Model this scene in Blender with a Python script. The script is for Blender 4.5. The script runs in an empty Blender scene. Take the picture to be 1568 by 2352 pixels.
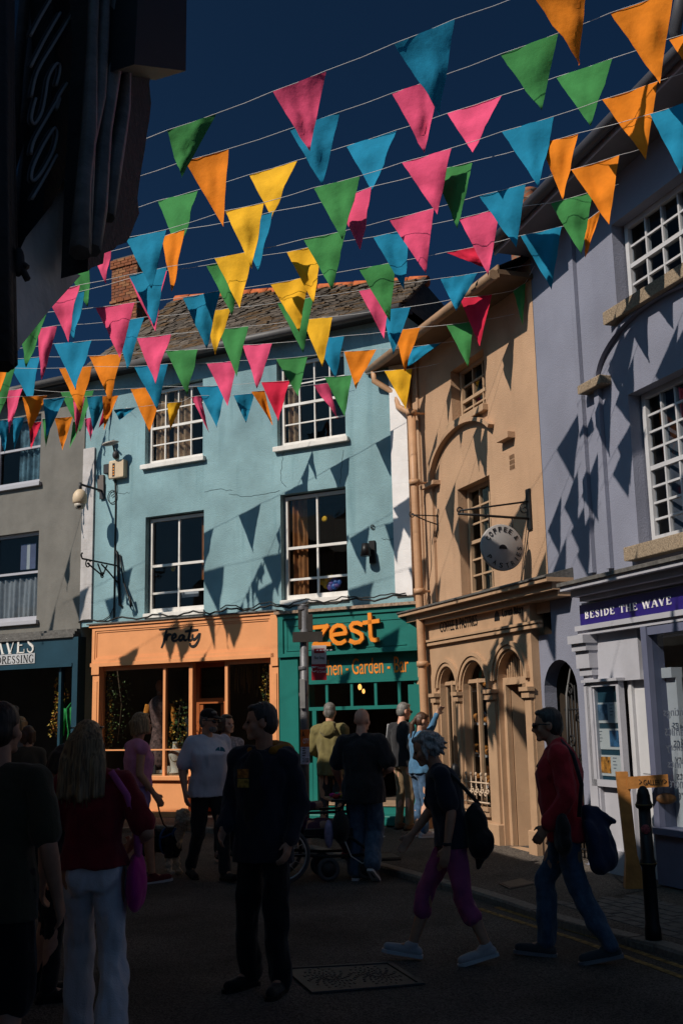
import bpy, bmesh, math, random
from mathutils import Vector, Matrix, noise
from mathutils.geometry import tessellate_polygon
random.seed(7)
rnd = random.uniform
S = bpy.context.scene
COL = S.collection
V = Vector
# ------------------------------------------------------------------ camera
FPX, CX, CY = 2500.0, 784.0, 1176.0
PITCH = math.atan(479 / FPX)
ROLL = math.radians(1.25)
FW = V((0, math.cos(PITCH), math.sin(PITCH)))
R0 = V((1, 0, 0))
U0 = V((0, -math.sin(PITCH), math.cos(PITCH)))
CR = R0 * math.cos(ROLL) - U0 * math.sin(ROLL)
CU = R0 * math.sin(ROLL) + U0 * math.cos(ROLL)
CAM = V((0, 0, 1.65))
cam_d = bpy.data.cameras.new('camera')
cam = bpy.data.objects.new('camera', cam_d)
COL.objects.link(cam)
cam_d.sensor_fit = 'VERTICAL'
cam_d.sensor_height = 36
cam_d.lens = 36 * FPX / 2352
cam_d.clip_end = 2000
cam_d.clip_start = 0.05
M3 = Matrix((CR, CU, -FW)).transposed()
cam.matrix_world = Matrix.Translation(CAM) @ M3.to_4x4()
S.camera = cam


def ray(x, y):
    return (FW * FPX + CR * (x - CX) - CU * (y - CY)).normalized()


def hit(x, y, p, n):
    d = ray(x, y)
    return CAM + d * ((V(p) - CAM).dot(n) / d.dot(n))


def ground(x, y, z=0.0):
    return hit(x, y, (0, 0, z), V((0, 0, 1)))


class Frame:
    """a facade: u along it, n outward, z up"""
    def __init__(s, u, o, k=1.0):
        s.k = k
        s.u = V(u).normalized()
        s.o = V(o)
        s.n = V((s.u.y, -s.u.x, 0))
        if (CAM - s.o).dot(s.n) < 0:
            s.n = -s.n

    def px(s, x, y, n=0.0):
        p = hit(x, y, s.o + s.n * n * s.k, s.n) - s.o
        return p.dot(s.u) / s.k, p.z / s.k

    def w(s, u, n, z):
        return s.o + (s.u * u + s.n * n + V((0, 0, z))) * s.k

    def quadpx(s, pts, n=0.0):
        """tl,tr,br,bl pixel corners -> u0,u1,z0,z1 averages"""
        q = [s.px(x, y, n) for x, y in pts]
        return ((q[0][0] + q[3][0]) / 2, (q[1][0] + q[2][0]) / 2,
                (q[2][1] + q[3][1]) / 2, (q[0][1] + q[1][1]) / 2)


def vp_dir(vx):
    d = ray(vx, 1655 + .0218 * (784 - vx))
    d.z = 0
    return -d.normalized()


KB = .915
FB = Frame(vp_dir(-3984), CAM + (ground(400, 1875) - CAM) * KB, KB)      # pale blue row
FR = Frame(vp_dir(-130), ground(1129, 1943))      # beige / lilac row
FB.u = vp_dir(-3984)
# ------------------------------------------------------------------ materials
MATS = {}


def mat(name, col, rough=.8, var=.12, vs=3.0, bump=.0, bs=60.0, metal=0.0, spec=.3, stain=None, streak=0.0, alpha=None, trans=0.0, sheen=0.0, vdet=6):
    if name in MATS:
        return MATS[name]
    m = bpy.data.materials.new(name)
    m.use_nodes = True
    nt = m.node_tree
    N, L = nt.nodes, nt.links
    b = N['Principled BSDF']
    b.inputs['Roughness'].default_value = rough
    b.inputs['Metallic'].default_value = metal
    b.inputs['Specular IOR Level'].default_value = spec
    tc = N.new('ShaderNodeTexCoord')
    nz = N.new('ShaderNodeTexNoise')
    nz.inputs['Scale'].default_value = vs
    nz.inputs['Detail'].default_value = vdet
    nz.inputs['Roughness'].default_value = .6
    L.new(tc.outputs['Object'], nz.inputs['Vector'])
    mr = N.new('ShaderNodeMapRange')
    mr.inputs[1].default_value = .3
    mr.inputs[2].default_value = .7
    mr.inputs[3].default_value = 1 - var
    mr.inputs[4].default_value = 1 + var
    L.new(nz.outputs['Fac'], mr.inputs[0])
    mul = N.new('ShaderNodeMix')
    mul.data_type = 'RGBA'
    mul.blend_type = 'MULTIPLY'
    mul.inputs[0].default_value = 1
    mul.inputs[6].default_value = (*col, 1)
    L.new(mr.outputs[0], mul.inputs[7])
    out = mul.outputs[2]
    if streak:
        mp = N.new('ShaderNodeMapping')
        mp.inputs['Scale'].default_value = (5, 5, .5)
        L.new(tc.outputs['Object'], mp.inputs['Vector'])
        n2 = N.new('ShaderNodeTexNoise')
        n2.inputs['Scale'].default_value = 1.0
        n2.inputs['Detail'].default_value = 5
        L.new(mp.outputs[0], n2.inputs['Vector'])
        m2 = N.new('ShaderNodeMapRange')
        m2.inputs[1].default_value = .55
        m2.inputs[2].default_value = .75
        m2.inputs[3].default_value = 0
        m2.inputs[4].default_value = streak
        L.new(n2.outputs['Fac'], m2.inputs[0])
        x2 = N.new('ShaderNodeMix')
        x2.data_type = 'RGBA'
        x2.inputs[7].default_value = (*(stain or (.1, .09, .08)), 1)
        L.new(m2.outputs[0], x2.inputs[0])
        L.new(out, x2.inputs[6])
        out = x2.outputs[2]
    L.new(out, b.inputs['Base Color'])
    if bump:
        n3 = N.new('ShaderNodeTexNoise')
        n3.inputs['Scale'].default_value = bs
        n3.inputs['Detail'].default_value = 4
        L.new(tc.outputs['Object'], n3.inputs['Vector'])
        bp = N.new('ShaderNodeBump')
        bp.inputs['Strength'].default_value = bump
        bp.inputs['Distance'].default_value = .02
        L.new(n3.outputs['Fac'], bp.inputs['Height'])
        L.new(bp.outputs[0], b.inputs['Normal'])
    if sheen:
        b.inputs['Sheen Weight'].default_value = sheen
    if trans:
        tr = N.new('ShaderNodeBsdfTranslucent')
        L.new(out, tr.inputs['Color'])
        ms = N.new('ShaderNodeMixShader')
        ms.inputs[0].default_value = trans
        L.new(b.outputs[0], ms.inputs[1])
        L.new(tr.outputs[0], ms.inputs[2])
        L.new(ms.outputs[0], N['Material Output'].inputs['Surface'])
    MATS[name] = m
    return m


def glass_mat(name, tint=(.85, .88, .9), refl=1.0):
    if name in MATS:
        return MATS[name]
    m = bpy.data.materials.new(name)
    m.use_nodes = True
    nt = m.node_tree
    N, L = nt.nodes, nt.links
    N.remove(N['Principled BSDF'])
    t = N.new('ShaderNodeBsdfTransparent')
    t.inputs[0].default_value = (*tint, 1)
    g = N.new('ShaderNodeBsdfGlossy')
    g.inputs['Roughness'].default_value = .02
    g.inputs[0].default_value = (refl, refl, refl, 1)
    fr = N.new('ShaderNodeFresnel')
    fr.inputs[0].default_value = 1.5
    nz = N.new('ShaderNodeTexNoise')
    nz.inputs['Scale'].default_value = 2.2
    bp = N.new('ShaderNodeBump')
    bp.inputs['Strength'].default_value = .06
    bp.inputs['Distance'].default_value = .05
    tc = N.new('ShaderNodeTexCoord')
    L.new(tc.outputs['Object'], nz.inputs['Vector'])
    L.new(nz.outputs['Fac'], bp.inputs['Height'])
    L.new(bp.outputs[0], g.inputs['Normal'])
    ms = N.new('ShaderNodeMixShader')
    ge = N.new('ShaderNodeNewGeometry')
    iv = N.new('ShaderNodeMath'); iv.operation = 'SUBTRACT'; iv.inputs[0].default_value = 1
    L.new(ge.outputs['Backfacing'], iv.inputs[1])
    mu = N.new('ShaderNodeMath'); mu.operation = 'MULTIPLY'
    L.new(fr.outputs[0], mu.inputs[0]); L.new(iv.outputs[0], mu.inputs[1])
    L.new(mu.outputs[0], ms.inputs[0])
    L.new(t.outputs[0], ms.inputs[1])
    L.new(g.outputs[0], ms.inputs[2])
    L.new(ms.outputs[0], N['Material Output'].inputs['Surface'])
    MATS[name] = m
    return m


def brick_mat(name, c1, c2, mortar, scale, bw=.5, rh=.25, ms=.02, rough=.9):
    m = bpy.data.materials.new(name)
    m.use_nodes = True
    nt = m.node_tree
    N, L = nt.nodes, nt.links
    b = N['Principled BSDF']
    b.inputs['Roughness'].default_value = rough
    tc = N.new('ShaderNodeTexCoord')
    mp = N.new('ShaderNodeMapping')
    mp.inputs['Rotation'].default_value = (math.radians(90), 0, math.radians(28))
    L.new(tc.outputs['Object'], mp.inputs['Vector'])
    br = N.new('ShaderNodeTexBrick')
    br.inputs['Color1'].default_value = (*c1, 1)
    br.inputs['Color2'].default_value = (*c2, 1)
    br.inputs['Mortar'].default_value = (*mortar, 1)
    br.inputs['Scale'].default_value = scale
    br.inputs['Brick Width'].default_value = bw
    br.inputs['Row Height'].default_value = rh
    br.inputs['Mortar Size'].default_value = ms
    L.new(mp.outputs[0], br.inputs['Vector'])
    L.new(br.outputs['Color'], b.inputs['Base Color'])
    bp = N.new('ShaderNodeBump')
    bp.inputs['Strength'].default_value = .5
    L.new(br.outputs['Fac'], bp.inputs['Height'])
    bp.invert = True
    L.new(bp.outputs[0], b.inputs['Normal'])
    MATS[name] = m
    return m


# ------------------------------------------------------------------ objects
def tag(o, label=None, cat=None, group=None, kind=None):
    if label: o['label'] = label
    if cat: o['category'] = cat
    if group: o['group'] = group
    if kind: o['kind'] = kind
    return o


def empty(name, loc=(0, 0, 0), label=None, cat=None, group=None, rz=0.0):
    o = bpy.data.objects.new(name, None)
    COL.objects.link(o)
    o.location = loc
    o.rotation_euler = (0, 0, rz)
    o.empty_display_size = .2
    tag(o, label, cat, group)
    return o


def world_mat(o):
    m = Matrix.Translation(o.location) @ o.rotation_euler.to_matrix().to_4x4()
    return world_mat(o.parent) @ m if o.parent else m


class MB:
    def __init__(s):
        s.v = []
        s.f = []
        s.fm = []
        s.sm = []

    def face(s, pts, mi=0, smooth=False):
        b = len(s.v)
        s.v += [V(p) for p in pts]
        s.f.append(tuple(range(b, b + len(pts))))
        s.fm.append(mi)
        s.sm.append(smooth)
        return s

    def mesh(s, verts, faces, mi=0, smooth=False):
        b = len(s.v)
        s.v += [V(p) for p in verts]
        for f in faces:
            s.f.append(tuple(b + i for i in f))
            s.fm.append(mi)
            s.sm.append(smooth)
        return s

    def hexa(s, p, mi=0):
        """8 corners: bottom loop 0-3, top loop 4-7"""
        return s.mesh(p, [(3, 2, 1, 0), (4, 5, 6, 7), (0, 1, 5, 4), (1, 2, 6, 5), (2, 3, 7, 6), (3, 0, 4, 7)], mi)

    def fbox(s, F, u0, u1, n0, n1, z0, z1, mi=0, bev=0.0):
        w = F.w
        if bev:
            return s.bevbox([w(u0, n0, z0), w(u1, n0, z0), w(u1, n1, z0), w(u0, n1, z0)], z1 - z0, bev, mi)
        return s.hexa([w(u0, n0, z0), w(u1, n0, z0), w(u1, n1, z0), w(u0, n1, z0),
                       w(u0, n0, z1), w(u1, n0, z1), w(u1, n1, z1), w(u0, n1, z1)], mi)

    def bevbox(s, base, h, bev, mi=0):
        c = sum(base, V()) / 4
        inn = [p + (c - p).normalized() * bev * 1.41 for p in base]
        Z = V((0, 0, 1))
        loops = [inn, [p + Z * bev for p in base], [p + Z * (h - bev) for p in base], [p + Z * h for p in inn]]
        vs = [p for l in loops for p in l]
        fs = [(3, 2, 1, 0), (12, 13, 14, 15)]
        for k in range(3):
            for i in range(4):
                j = (i + 1) % 4
                fs.append((k * 4 + i, k * 4 + j, k * 4 + 4 + j, k * 4 + 4 + i))
        return s.mesh(vs, fs, mi)

    def box(s, c, sx, sy, sz, rz=0.0, mi=0, tilt=None):
        m = Matrix.Rotation(rz, 3, 'Z')
        if tilt: m = m @ tilt
        c = V(c)
        p = [c + m @ V((x * sx / 2, y * sy / 2, z * sz / 2)) for z in (-1, 1) for x, y in ((-1, -1), (1, -1), (1, 1), (-1, 1))]
        return s.hexa(p, mi)

    def tube(s, pts, r, seg=8, mi=0, caps=True, smooth=True):
        pts = [V(p) for p in pts]
        rs = r if isinstance(r, (list, tuple)) else [r] * len(pts)
        rings = []
        up = V((.13, .21, .97))
        prev = None
        for i, p in enumerate(pts):
            a = pts[max(i - 1, 0)]
            b = pts[min(i + 1, len(pts) - 1)]
            t = (b - a).normalized() if (b - a).length > 1e-9 else V((0, 0, 1))
            x = (prev - t * prev.dot(t)) if prev is not None else t.cross(up)
            if x.length < 1e-4: x = t.cross(V((1, 0, 0)))
            x.normalize()
            prev = x
            y = t.cross(x)
            rings.append([p + (x * math.cos(2 * math.pi * k / seg) + y * math.sin(2 * math.pi * k / seg)) * rs[i] for k in range(seg)])
        vs = [q for g in rings for q in g]
        fs = []
        for i in range(len(rings) - 1):
            for k in range(seg):
                j = (k + 1) % seg
                fs.append((i * seg + k, i * seg + j, (i + 1) * seg + j, (i + 1) * seg + k))
        s.mesh(vs, fs, mi, smooth)
        if caps:
            s.mesh(rings[0], [tuple(reversed(range(seg)))], mi)
            s.mesh(rings[-1], [tuple(range(seg))], mi)
        return s

    def strip(s, pts, a, b, mi=0, closed=False):
        """rectangular section swept along pts; a,b: lists/vectors giving section half axes per point"""
        n = len(pts)
        vs = []
        for i, p in enumerate(pts):
            A = a[i] if isinstance(a, list) else a
            B_ = b[i] if isinstance(b, list) else b
            vs += [p - A - B_, p + A - B_, p + A + B_, p - A + B_]
        fs = []
        for i in range(n - 1 if not closed else n):
            o, q = i * 4, ((i + 1) % n) * 4
            for k in range(4):
                j = (k + 1) % 4
                fs.append((o + k, o + j, q + j, q + k))
        if not closed:
            fs += [(3, 2, 1, 0), ((n - 1) * 4, (n - 1) * 4 + 1, (n - 1) * 4 + 2, (n - 1) * 4 + 3)]
        return s.mesh(vs, fs, mi)

    def prism(s, poly, off, mi=0):
        """planar polygon (list of 3D) extruded by vector off"""
        poly = [V(p) for p in poly]
        n = len(poly)
        tri = tessellate_polygon([poly])
        s.mesh(poly, tri, mi)
        q = [p + off for p in poly]
        s.mesh(q, [tuple(reversed(t)) for t in tri], mi)
        for i in range(n):
            j = (i + 1) % n
            s.face([poly[i], poly[j], q[j], q[i]], mi)
        return s

    def lathe(s, c, prof, seg=16, mi=0, axis=None, smooth=True):
        """prof: list of (r,z)"""
        c = V(c)
        vs = []
        rot = V((0, 0, 1)).rotation_difference(V(axis)).to_matrix() if axis is not None else Matrix.Identity(3)
        for r, z in prof:
            for k in range(seg):
                a = 2 * math.pi * k / seg
                vs.append(c + rot @ V((r * math.cos(a), r * math.sin(a), z)))
        fs = []
        for i in range(len(prof) - 1):
            for k in range(seg):
                j = (k + 1) % seg
                fs.append((i * seg + k, i * seg + j, (i + 1) * seg + j, (i + 1) * seg + k))
        fs.append(tuple(reversed(range(seg))))
        fs.append(tuple(range((len(prof) - 1) * seg, len(prof) * seg)))
        return s.mesh(vs, fs, mi, smooth)

    def ell(s, c, r, rot=None, seg=12, rings=8, mi=0):
        vs, fs = [], []
        c = V(c)
        for i in range(rings + 1):
            th = math.pi * i / rings
            for k in range(seg):
                a = 2 * math.pi * k / seg
                q = V((r[0] * math.sin(th) * math.cos(a), r[1] * math.sin(th) * math.sin(a), r[2] * math.cos(th)))
                vs.append(c + (rot @ q if rot else q))
        for i in range(rings):
            for k in range(seg):
                j = (k + 1) % seg
                fs.append((i * seg + k, (i + 1) * seg + k, (i + 1) * seg + j, i * seg + j))
        return s.mesh(vs, fs, mi, True)

    def capsule(s, a, ra, b, rb, seg=12, mi=0):
        a, b = V(a), V(b)
        d = b - a
        L = d.length
        if L < 1e-6: return s.ell(a, (ra, ra, ra))
        t = d / L
        pts, rs = [], []
        for k in range(5):
            th = math.pi / 2 * k / 4
            pts.append(a - t * ra * math.cos(th)); rs.append(max(ra * math.sin(th), 1e-4))
        for k in range(5):
            th = math.pi / 2 * (1 - k / 4)
            pts.append(b + t * rb * math.cos(th)); rs.append(max(rb * math.sin(th), 1e-4))
        return s.tube(pts, rs, seg, mi)

    def build(s, name, mats, parent=None, label=None, cat=None, group=None, kind=None, weld=False):
        me = bpy.data.meshes.new(name)
        inv = world_mat(parent).inverted() if parent else None
        me.from_pydata([(inv @ p) if inv else p for p in s.v], [], s.f)
        if not isinstance(mats, (list, tuple)): mats = [mats]
        for m in mats: me.materials.append(m)
        for p, mi, sm in zip(me.polygons, s.fm, s.sm):
            p.material_index = mi
            p.use_smooth = sm
        me.update()
        bm = bmesh.new()
        bm.from_mesh(me)
        bmesh.ops.remove_doubles(bm, verts=bm.verts, dist=1e-5)
        bmesh.ops.recalc_face_normals(bm, faces=bm.faces)
        bm.to_mesh(me)
        bm.free()
        o = bpy.data.objects.new(name, me)
        COL.objects.link(o)
        if parent: o.parent = parent
        return tag(o, label, cat, group, kind)


def text_mesh(body, F, u0, u1, z0, z1, n, depth, name, m, parent, mirror=False, bold=0.0, serif=False):
    cu = bpy.data.curves.new('tmp_text', 'FONT')
    cu.body = body
    cu.size = 1
    cu.offset = bold
    cu.extrude = .5
    cu.resolution_u = 4
    ob = bpy.data.objects.new('tmp_text', cu)
    COL.objects.link(ob)
    dg = bpy.context.evaluated_depsgraph_get()
    me = bpy.data.meshes.new_from_object(ob.evaluated_get(dg))
    bpy.data.objects.remove(ob)
    xs = [v.co.x for v in me.vertices]
    ys = [v.co.y for v in me.vertices]
    x0, x1, y0, y1 = min(xs), max(xs), min(ys), max(ys)
    inv = world_mat(parent).inverted() if parent else Matrix.Identity(4)
    for v in me.vertices:
        a = (v.co.x - x0) / (x1 - x0)
        if mirror: a = 1 - a
        b = (v.co.y - y0) / (y1 - y0)
        v.co = inv @ F.w(u0 + (u1 - u0) * a, n + (v.co.z + .5) * depth, z0 + (z1 - z0) * b)
    me.materials.clear()
    me.materials.append(m)
    me.name = name
    o = bpy.data.objects.new(name, me)
    COL.objects.link(o)
    if parent: o.parent = parent
    return o


# tiny serif alphabet for shop lettering: strokes in a 0..1 box, (x0,y0,x1,y1,weight), weight 1 thick, .35 thin; plus serifs
SER = {
    'A': [(.08, 0, .5, 1, .4), (.5, 1, .92, 0, 1), (.24, .36, .74, .36, .35)],
    'V': [(.08, 1, .5, 0, 1), (.5, 0, .92, 1, .4)],
    'W': [(.04, 1, .28, 0, 1), (.28, 0, .5, .95, .4), (.5, .95, .72, 0, 1), (.72, 0, .96, 1, .4)],
    'E': [(.2, 0, .2, 1, 1), (.2, .96, .85, .96, .4), (.2, .52, .68, .52, .4), (.2, .04, .9, .04, .4), (.85, .96, .85, .76, .3), (.9, .04, .9, .26, .3)],
    'B': [(.2, 0, .2, 1, 1), 'arc:.2,.76,.55,.22', 'arc:.2,.27,.62,.25'],
    'D': [(.2, 0, .2, 1, 1), 'arc:.2,.5,.7,.47'],
    'R': [(.2, 0, .2, 1, 1), 'arc:.2,.74,.55,.24', (.5, .5, .92, 0, .9)],
    'I': [(.5, 0, .5, 1, 1)],
    'T': [(.5, 0, .5, 1, 1), (.06, .96, .94, .96, .4), (.06, .96, .06, .74, .3), (.94, .96, .94, .74, .3)],
    'H': [(.18, 0, .18, 1, 1), (.82, 0, .82, 1, 1), (.18, .5, .82, .5, .35)],
    'N': [(.16, 0, .16, 1, .4), (.16, 1, .84, 0, 1), (.84, 0, .84, 1, .4)],
    'S': ['s'], 'G': ['g'],
}
SW = {'I': .45, 'S': .72, 'E': .8, 'B': .8, 'W': 1.3, 'T': .9}


def serif_text(body, F, u0, u1, z0, z1, n, depth, name, m, parent, gap=.12):
    mb = MB()
    adv = sum((SW.get(c, .95) if c != ' ' else .45) + gap for c in body) - gap
    H = z1 - z0
    k = (u1 - u0) / adv
    x = u0
    th = .17 * k

    def bar(x0, y0, x1, y1, wgt, cw):
        a = V((x + x0 * cw * k, z0 + y0 * H, 0))
        b = V((x + x1 * cw * k, z0 + y1 * H, 0))
        d = (b - a)
        if d.length < 1e-6: return
        nn = V((-d.y, d.x, 0)).normalized() * th * wgt / 2
        q = [a - nn, b - nn, b + nn, a + nn]
        mb.prism([F.w(p.x, n, p.y) for p in q], F.n * depth)

    for c in body:
        if c == ' ':
            x += (.45 + gap) * k
            continue
        cw = SW.get(c, .95)
        feet = []
        for st in SER[c]:
            if isinstance(st, tuple):
                bar(*st, cw)
                for (fx, fy) in ((st[0], st[1]), (st[2], st[3])):
                    if (fy in (0, 1)) and abs(st[1] - st[3]) > .4:
                        feet.append((fx, .03 if fy == 0 else .97))
            elif st.startswith('arc'):
                ax, ay, aw, ah = [float(t) for t in st[4:].split(',')]
                pts = [(ax + aw * math.sin(math.pi * t / 10), ay + ah * math.cos(math.pi * t / 10)) for t in range(11)]
                for i in range(10): bar(*pts[i], *pts[i + 1], .4 + .6 * math.sin(math.pi * (i + .5) / 10), cw)
            elif st == 's':
                pts = [(.82, .74), (.8, .88), (.62, .97), (.38, .96), (.2, .84), (.2, .68), (.38, .56), (.65, .46), (.84, .33), (.84, .15), (.64, .03), (.38, .03), (.18, .12), (.14, .28)]
                wg = [.35, .35, .4, .5, .6, .8, 1, 1, .8, .6, .5, .4, .35]
                for i in range(13): bar(*pts[i], *pts[i + 1], wg[i], cw)
            elif st == 'g':
                pts = [(.88, .74), (.84, .9), (.6, .98), (.36, .94), (.16, .76), (.1, .5), (.16, .24), (.36, .05), (.6, .02), (.86, .1), (.86, .42)]
                wg = [.35, .4, .5, .7, .9, 1, .9, .6, .4, .8]
                for i in range(10): bar(*pts[i], *pts[i + 1], wg[i], cw)
                bar(.66, .43, .98, .43, .35, cw)
        for fx, fy in feet: bar(fx - .14 / cw, fy, fx + .14 / cw, fy, .3, cw)
        x += (cw + gap) * k
    return mb.build(name, m, parent)


def wall_mesh(mb, F, outer, holes, n=0.0, reveal=.18, mi=0):
    """front skin with openings plus their reveals"""
    loops = [[V((u, z, 0)) for u, z in outer]] + [[V((u, z, 0)) for u, z in h] for h in holes]
    flat = [p for l in loops for p in l]
    tri = tessellate_polygon(loops)
    mb.mesh([F.w(p.x, n, p.y) for p in flat], tri, mi)
    for h in holes:
        for i in range(len(h)):
            a, b = h[i], h[(i + 1) % len(h)]
            mb.face([F.w(a[0], n, a[1]), F.w(b[0], n, b[1]), F.w(b[0], n - reveal, b[1]), F.w(a[0], n - reveal, a[1])], mi)


def rect(u0, u1, z0, z1):
    return [(u0, z0), (u1, z0), (u1, z1), (u0, z1)]


def archpoly(u0, u1, z0, zap, seg=14, rise=None):
    c = (u0 + u1) / 2
    r = (u1 - u0) / 2
    rise = rise or r
    zs = zap - rise
    return [(u0, z0), (u1, z0)] + [(c + r * math.cos(math.pi * i / seg), zs + rise * math.sin(math.pi * i / seg)) for i in range(seg + 1)]


def curtain(F, u0, u1, z0, z1, n, name, m, parent, folds=6, amp=.035, label=None):
    mb = MB()
    k = folds * 8
    vs, fs = [], []
    ph = rnd(0, 6)
    for j in range(7):
        z = z0 + (z1 - z0) * j / 6
        for i in range(k + 1):
            t = i / k
            a = amp * (.7 + .3 * (1 - j / 6)) * math.sin(t * folds * 2 * math.pi + ph + .5 * math.sin(3 * t + j * .3)) + amp * .5 * math.sin(t * folds * 4.3 + j * .2)
            vs.append(F.w(u0 + (u1 - u0) * t, n + a, z))
    for j in range(6):
        for i in range(k):
            o = j * (k + 1) + i
            fs.append((o, o + 1, o + k + 2, o + k + 1))
    mb.mesh(vs, fs, 0, True)
    return mb.build(name, m, parent, label)


def sash_window(F, bld, u0, u1, z0, z1, n, cols, rows_u, rows_l, m, split=.5, bar=.022, frame=.055, sill=None, lowbar=None, gl=None, pane_n=-.035, openings=True, label=None):
    """window (frame mesh) > pane, sill"""
    mb = MB()
    d0, d1 = n - .06, n
    mb.fbox(F, u0, u0 + frame, d0, d1, z0, z1)
    mb.fbox(F, u1 - frame, u1, d0, d1, z0, z1)
    mb.fbox(F, u0 + frame, u1 - frame, d0, d1 - .002, z1 - frame, z1)
    mb.fbox(F, u0 + frame, u1 - frame, d0, d1 + .004, z0, z0 + frame * 1.7)
    zm = z0 + (z1 - z0) * split
    a, b = u0 + frame, u1 - frame
    mb.fbox(F, a, b, d0 - .01, d1 - .006, zm - .024, zm + .024)
    lo, hi = z0 + frame * 1.7, z1 - frame
    for i in range(1, cols):
        u = a + (b - a) * i / cols
        mb.fbox(F, u - bar / 2, u + bar / 2, d0, d1 - .014, lo, zm - .024)
        mb.fbox(F, u - bar / 2, u + bar / 2, d0 - .02, d1 - .022, zm + .024, hi)
    for (q0, q1, rows, dd) in ((lo, zm - .024, rows_l, -.016), (zm + .024, hi, rows_u, -.024)):
        for i in range(1, rows):
            z = q0 + (q1 - q0) * i / rows
            mb.fbox(F, a, b, d0 + .005, d1 + dd - .002, z - bar / 2, z + bar / 2)
    if lowbar:
        z = lo + (zm - lo) * lowbar
        mb.fbox(F, a, b, d0 + .005, d1 - .018, z - .02, z + .02)
    w = mb.build('window', m, bld, label)
    MB().fbox(F, a - .01, b + .01, d0 + .012, d0 + .016, z0 + .02, z1 - .02).build('pane', gl or GLASS, w)
    if sill:
        s_m, so, sh, ex, sn = sill
        MB().fbox(F, u0 - ex, u1 + ex, n - .05, sn + so, z0 - sh, z0 - .003, bev=.008).build('sill', s_m, w)
    return w


GLASS = glass_mat('window_glass', refl=.55)
WHITE = mat('white_paint', (.66, .64, .61), .55, .12, 4, .15, 40, streak=.35, stain=(.3, .27, .22))
# ------------------------------------------------------------------ light
SUN_T = V((.82, .70, -.95)).normalized()          # travel direction
sd = bpy.data.lights.new('sun', 'SUN')
sd.energy = 4.6
sd.angle = math.radians(.5)
sd.color = (1, .90, .78)
so_ = bpy.data.objects.new('sun', sd)
COL.objects.link(so_)
so_.rotation_euler = SUN_T.to_track_quat('-Z', 'Y').to_euler()
so_.location = (-20, -20, 30)
W = bpy.data.worlds.new('World')
S.world = W
W.use_nodes = True
wn, wl = W.node_tree.nodes, W.node_tree.links
tint = wn.new('ShaderNodeMix'); tint.data_type = 'RGBA'; tint.blend_type = 'MULTIPLY'; tint.inputs[0].default_value = 1; tint.inputs[7].default_value = (.40, .80, .90, 1)
sky = wn.new('ShaderNodeTexSky')
sky.sky_type = 'NISHITA'
sky.sun_disc = False
sky.sun_elevation = math.asin(-SUN_T.z)
sky.sun_rotation = math.atan2(-SUN_T.x, -SUN_T.y)
sky.altitude = 1500
sky.air_density = .18
sky.dust_density = 8
sky.ozone_density = 9
wl.new(sky.outputs[0], tint.inputs[6]); wl.new(tint.outputs[2], wn['Background'].inputs[0])
wn['Background'].inputs[1].default_value = .078
S.view_settings.view_transform = 'Standard'
S.view_settings.look = 'None'
S.view_settings.exposure = 0
S.cycles.max_bounces = 8
S.cycles.transparent_max_bounces = 12
S.cycles.use_denoising = True

# ------------------------------------------------------------------ materials
BLUE = mat('pale_blue_render', (.205, .33, .365), .9, .24, 1.0, .5, 55, streak=.55, stain=(.10, .20, .23))
GREYW = mat('grey_render', (.155, .148, .135), .9, .14, 2.5, .4, 90, streak=.2, stain=(.09, .085, .08))
BEIGE = mat('beige_render', (.42, .265, .165), .9, .15, 1.1, .4, 60, streak=.30, stain=(.25, .15, .09))
LILAC = mat('lilac_render', (.195, .205, .265), .9, .12, 1.0, .3, 60, streak=.25, stain=(.14, .14, .2))
LILACD = mat('lilac_grey_trim', (.22, .22, .29), .8, .1, 2, .2, 60)
GREYP = mat('pale_grey_paint', (.36, .36, .40), .55, .08, 3, .08, 40)
ORANGE = mat('apricot_paint', (.70, .30, .125), .5, .07, 3, .08, 40)
ORANGED = mat('rust_orange_paint', (.45, .12, .03), .5, .1, 3)
TEAL = mat('teal_paint', (.008, .135, .115), .45, .1, 3, .06, 40)
NAVY = mat('navy_paint', (.012, .045, .07), .45, .12, 3)
ROYAL = mat('royal_blue_paint', (.020, .012, .13), .4, .1, 4)
BLACK = mat('black_paint', (.008, .008, .009), .45, .1, 5)
IRON = mat('black_iron', (.010, .010, .011), .5, .2, 20, .2, 80)
DARKM = mat('dark_grey_metal', (.03, .03, .033), .5, .15, 8)
GALV = mat('weathered_grey_metal', (.14, .14, .15), .5, .2, 9, .15, 50, metal=.4)
GUTM = mat('grey_gutter_plastic', (.10, .095, .095), .5, .15, 6)
GRANITE = mat('granite', (.26, .20, .14), .9, .45, 60, .5, 90)
LEAD = mat('lead_flashing', (.10, .095, .09), .7, .35, 14, .4, 30)
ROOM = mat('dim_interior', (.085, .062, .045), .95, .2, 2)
SLATE = mat('rag_slate', (.075, .060, .048), .9, .55, 9, .5, 40)
RIDGE = mat('terracotta_ridge', (.46, .115, .035), .85, .3, 9, .3, 40)
BRICK = brick_mat('orange_brick', (.30, .10, .045), (.20, .065, .03), (.16, .12, .09), 1.0, .23, .075, .012)
OLETTER = mat('orange_lettering', (.78, .24, .02), .45, .06, 4)
INK = mat('black_lettering', (.006, .006, .007), .6, .1, 5)
CREAM = mat('cream_plastic', (.55, .43, .30), .5, .08, 5)
CURT = mat('striped_curtain', (.48, .30, .17), .95, .6, 7, 0, 1, trans=.25)
CURTB = mat('blue_patterned_curtain', (.13, .22, .26), .95, .7, 6, 0, 1, trans=.25)
NET = mat('net_curtain', (.42, .43, .45), .95, .15, 12, 0, 1, trans=.4)
WOOD = mat('oiled_timber', (.33, .14, .035), .55, .3, 7, .2, 30)
CABLE = mat('black_cable', (.012, .012, .012), .6, .1, 5)


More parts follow.
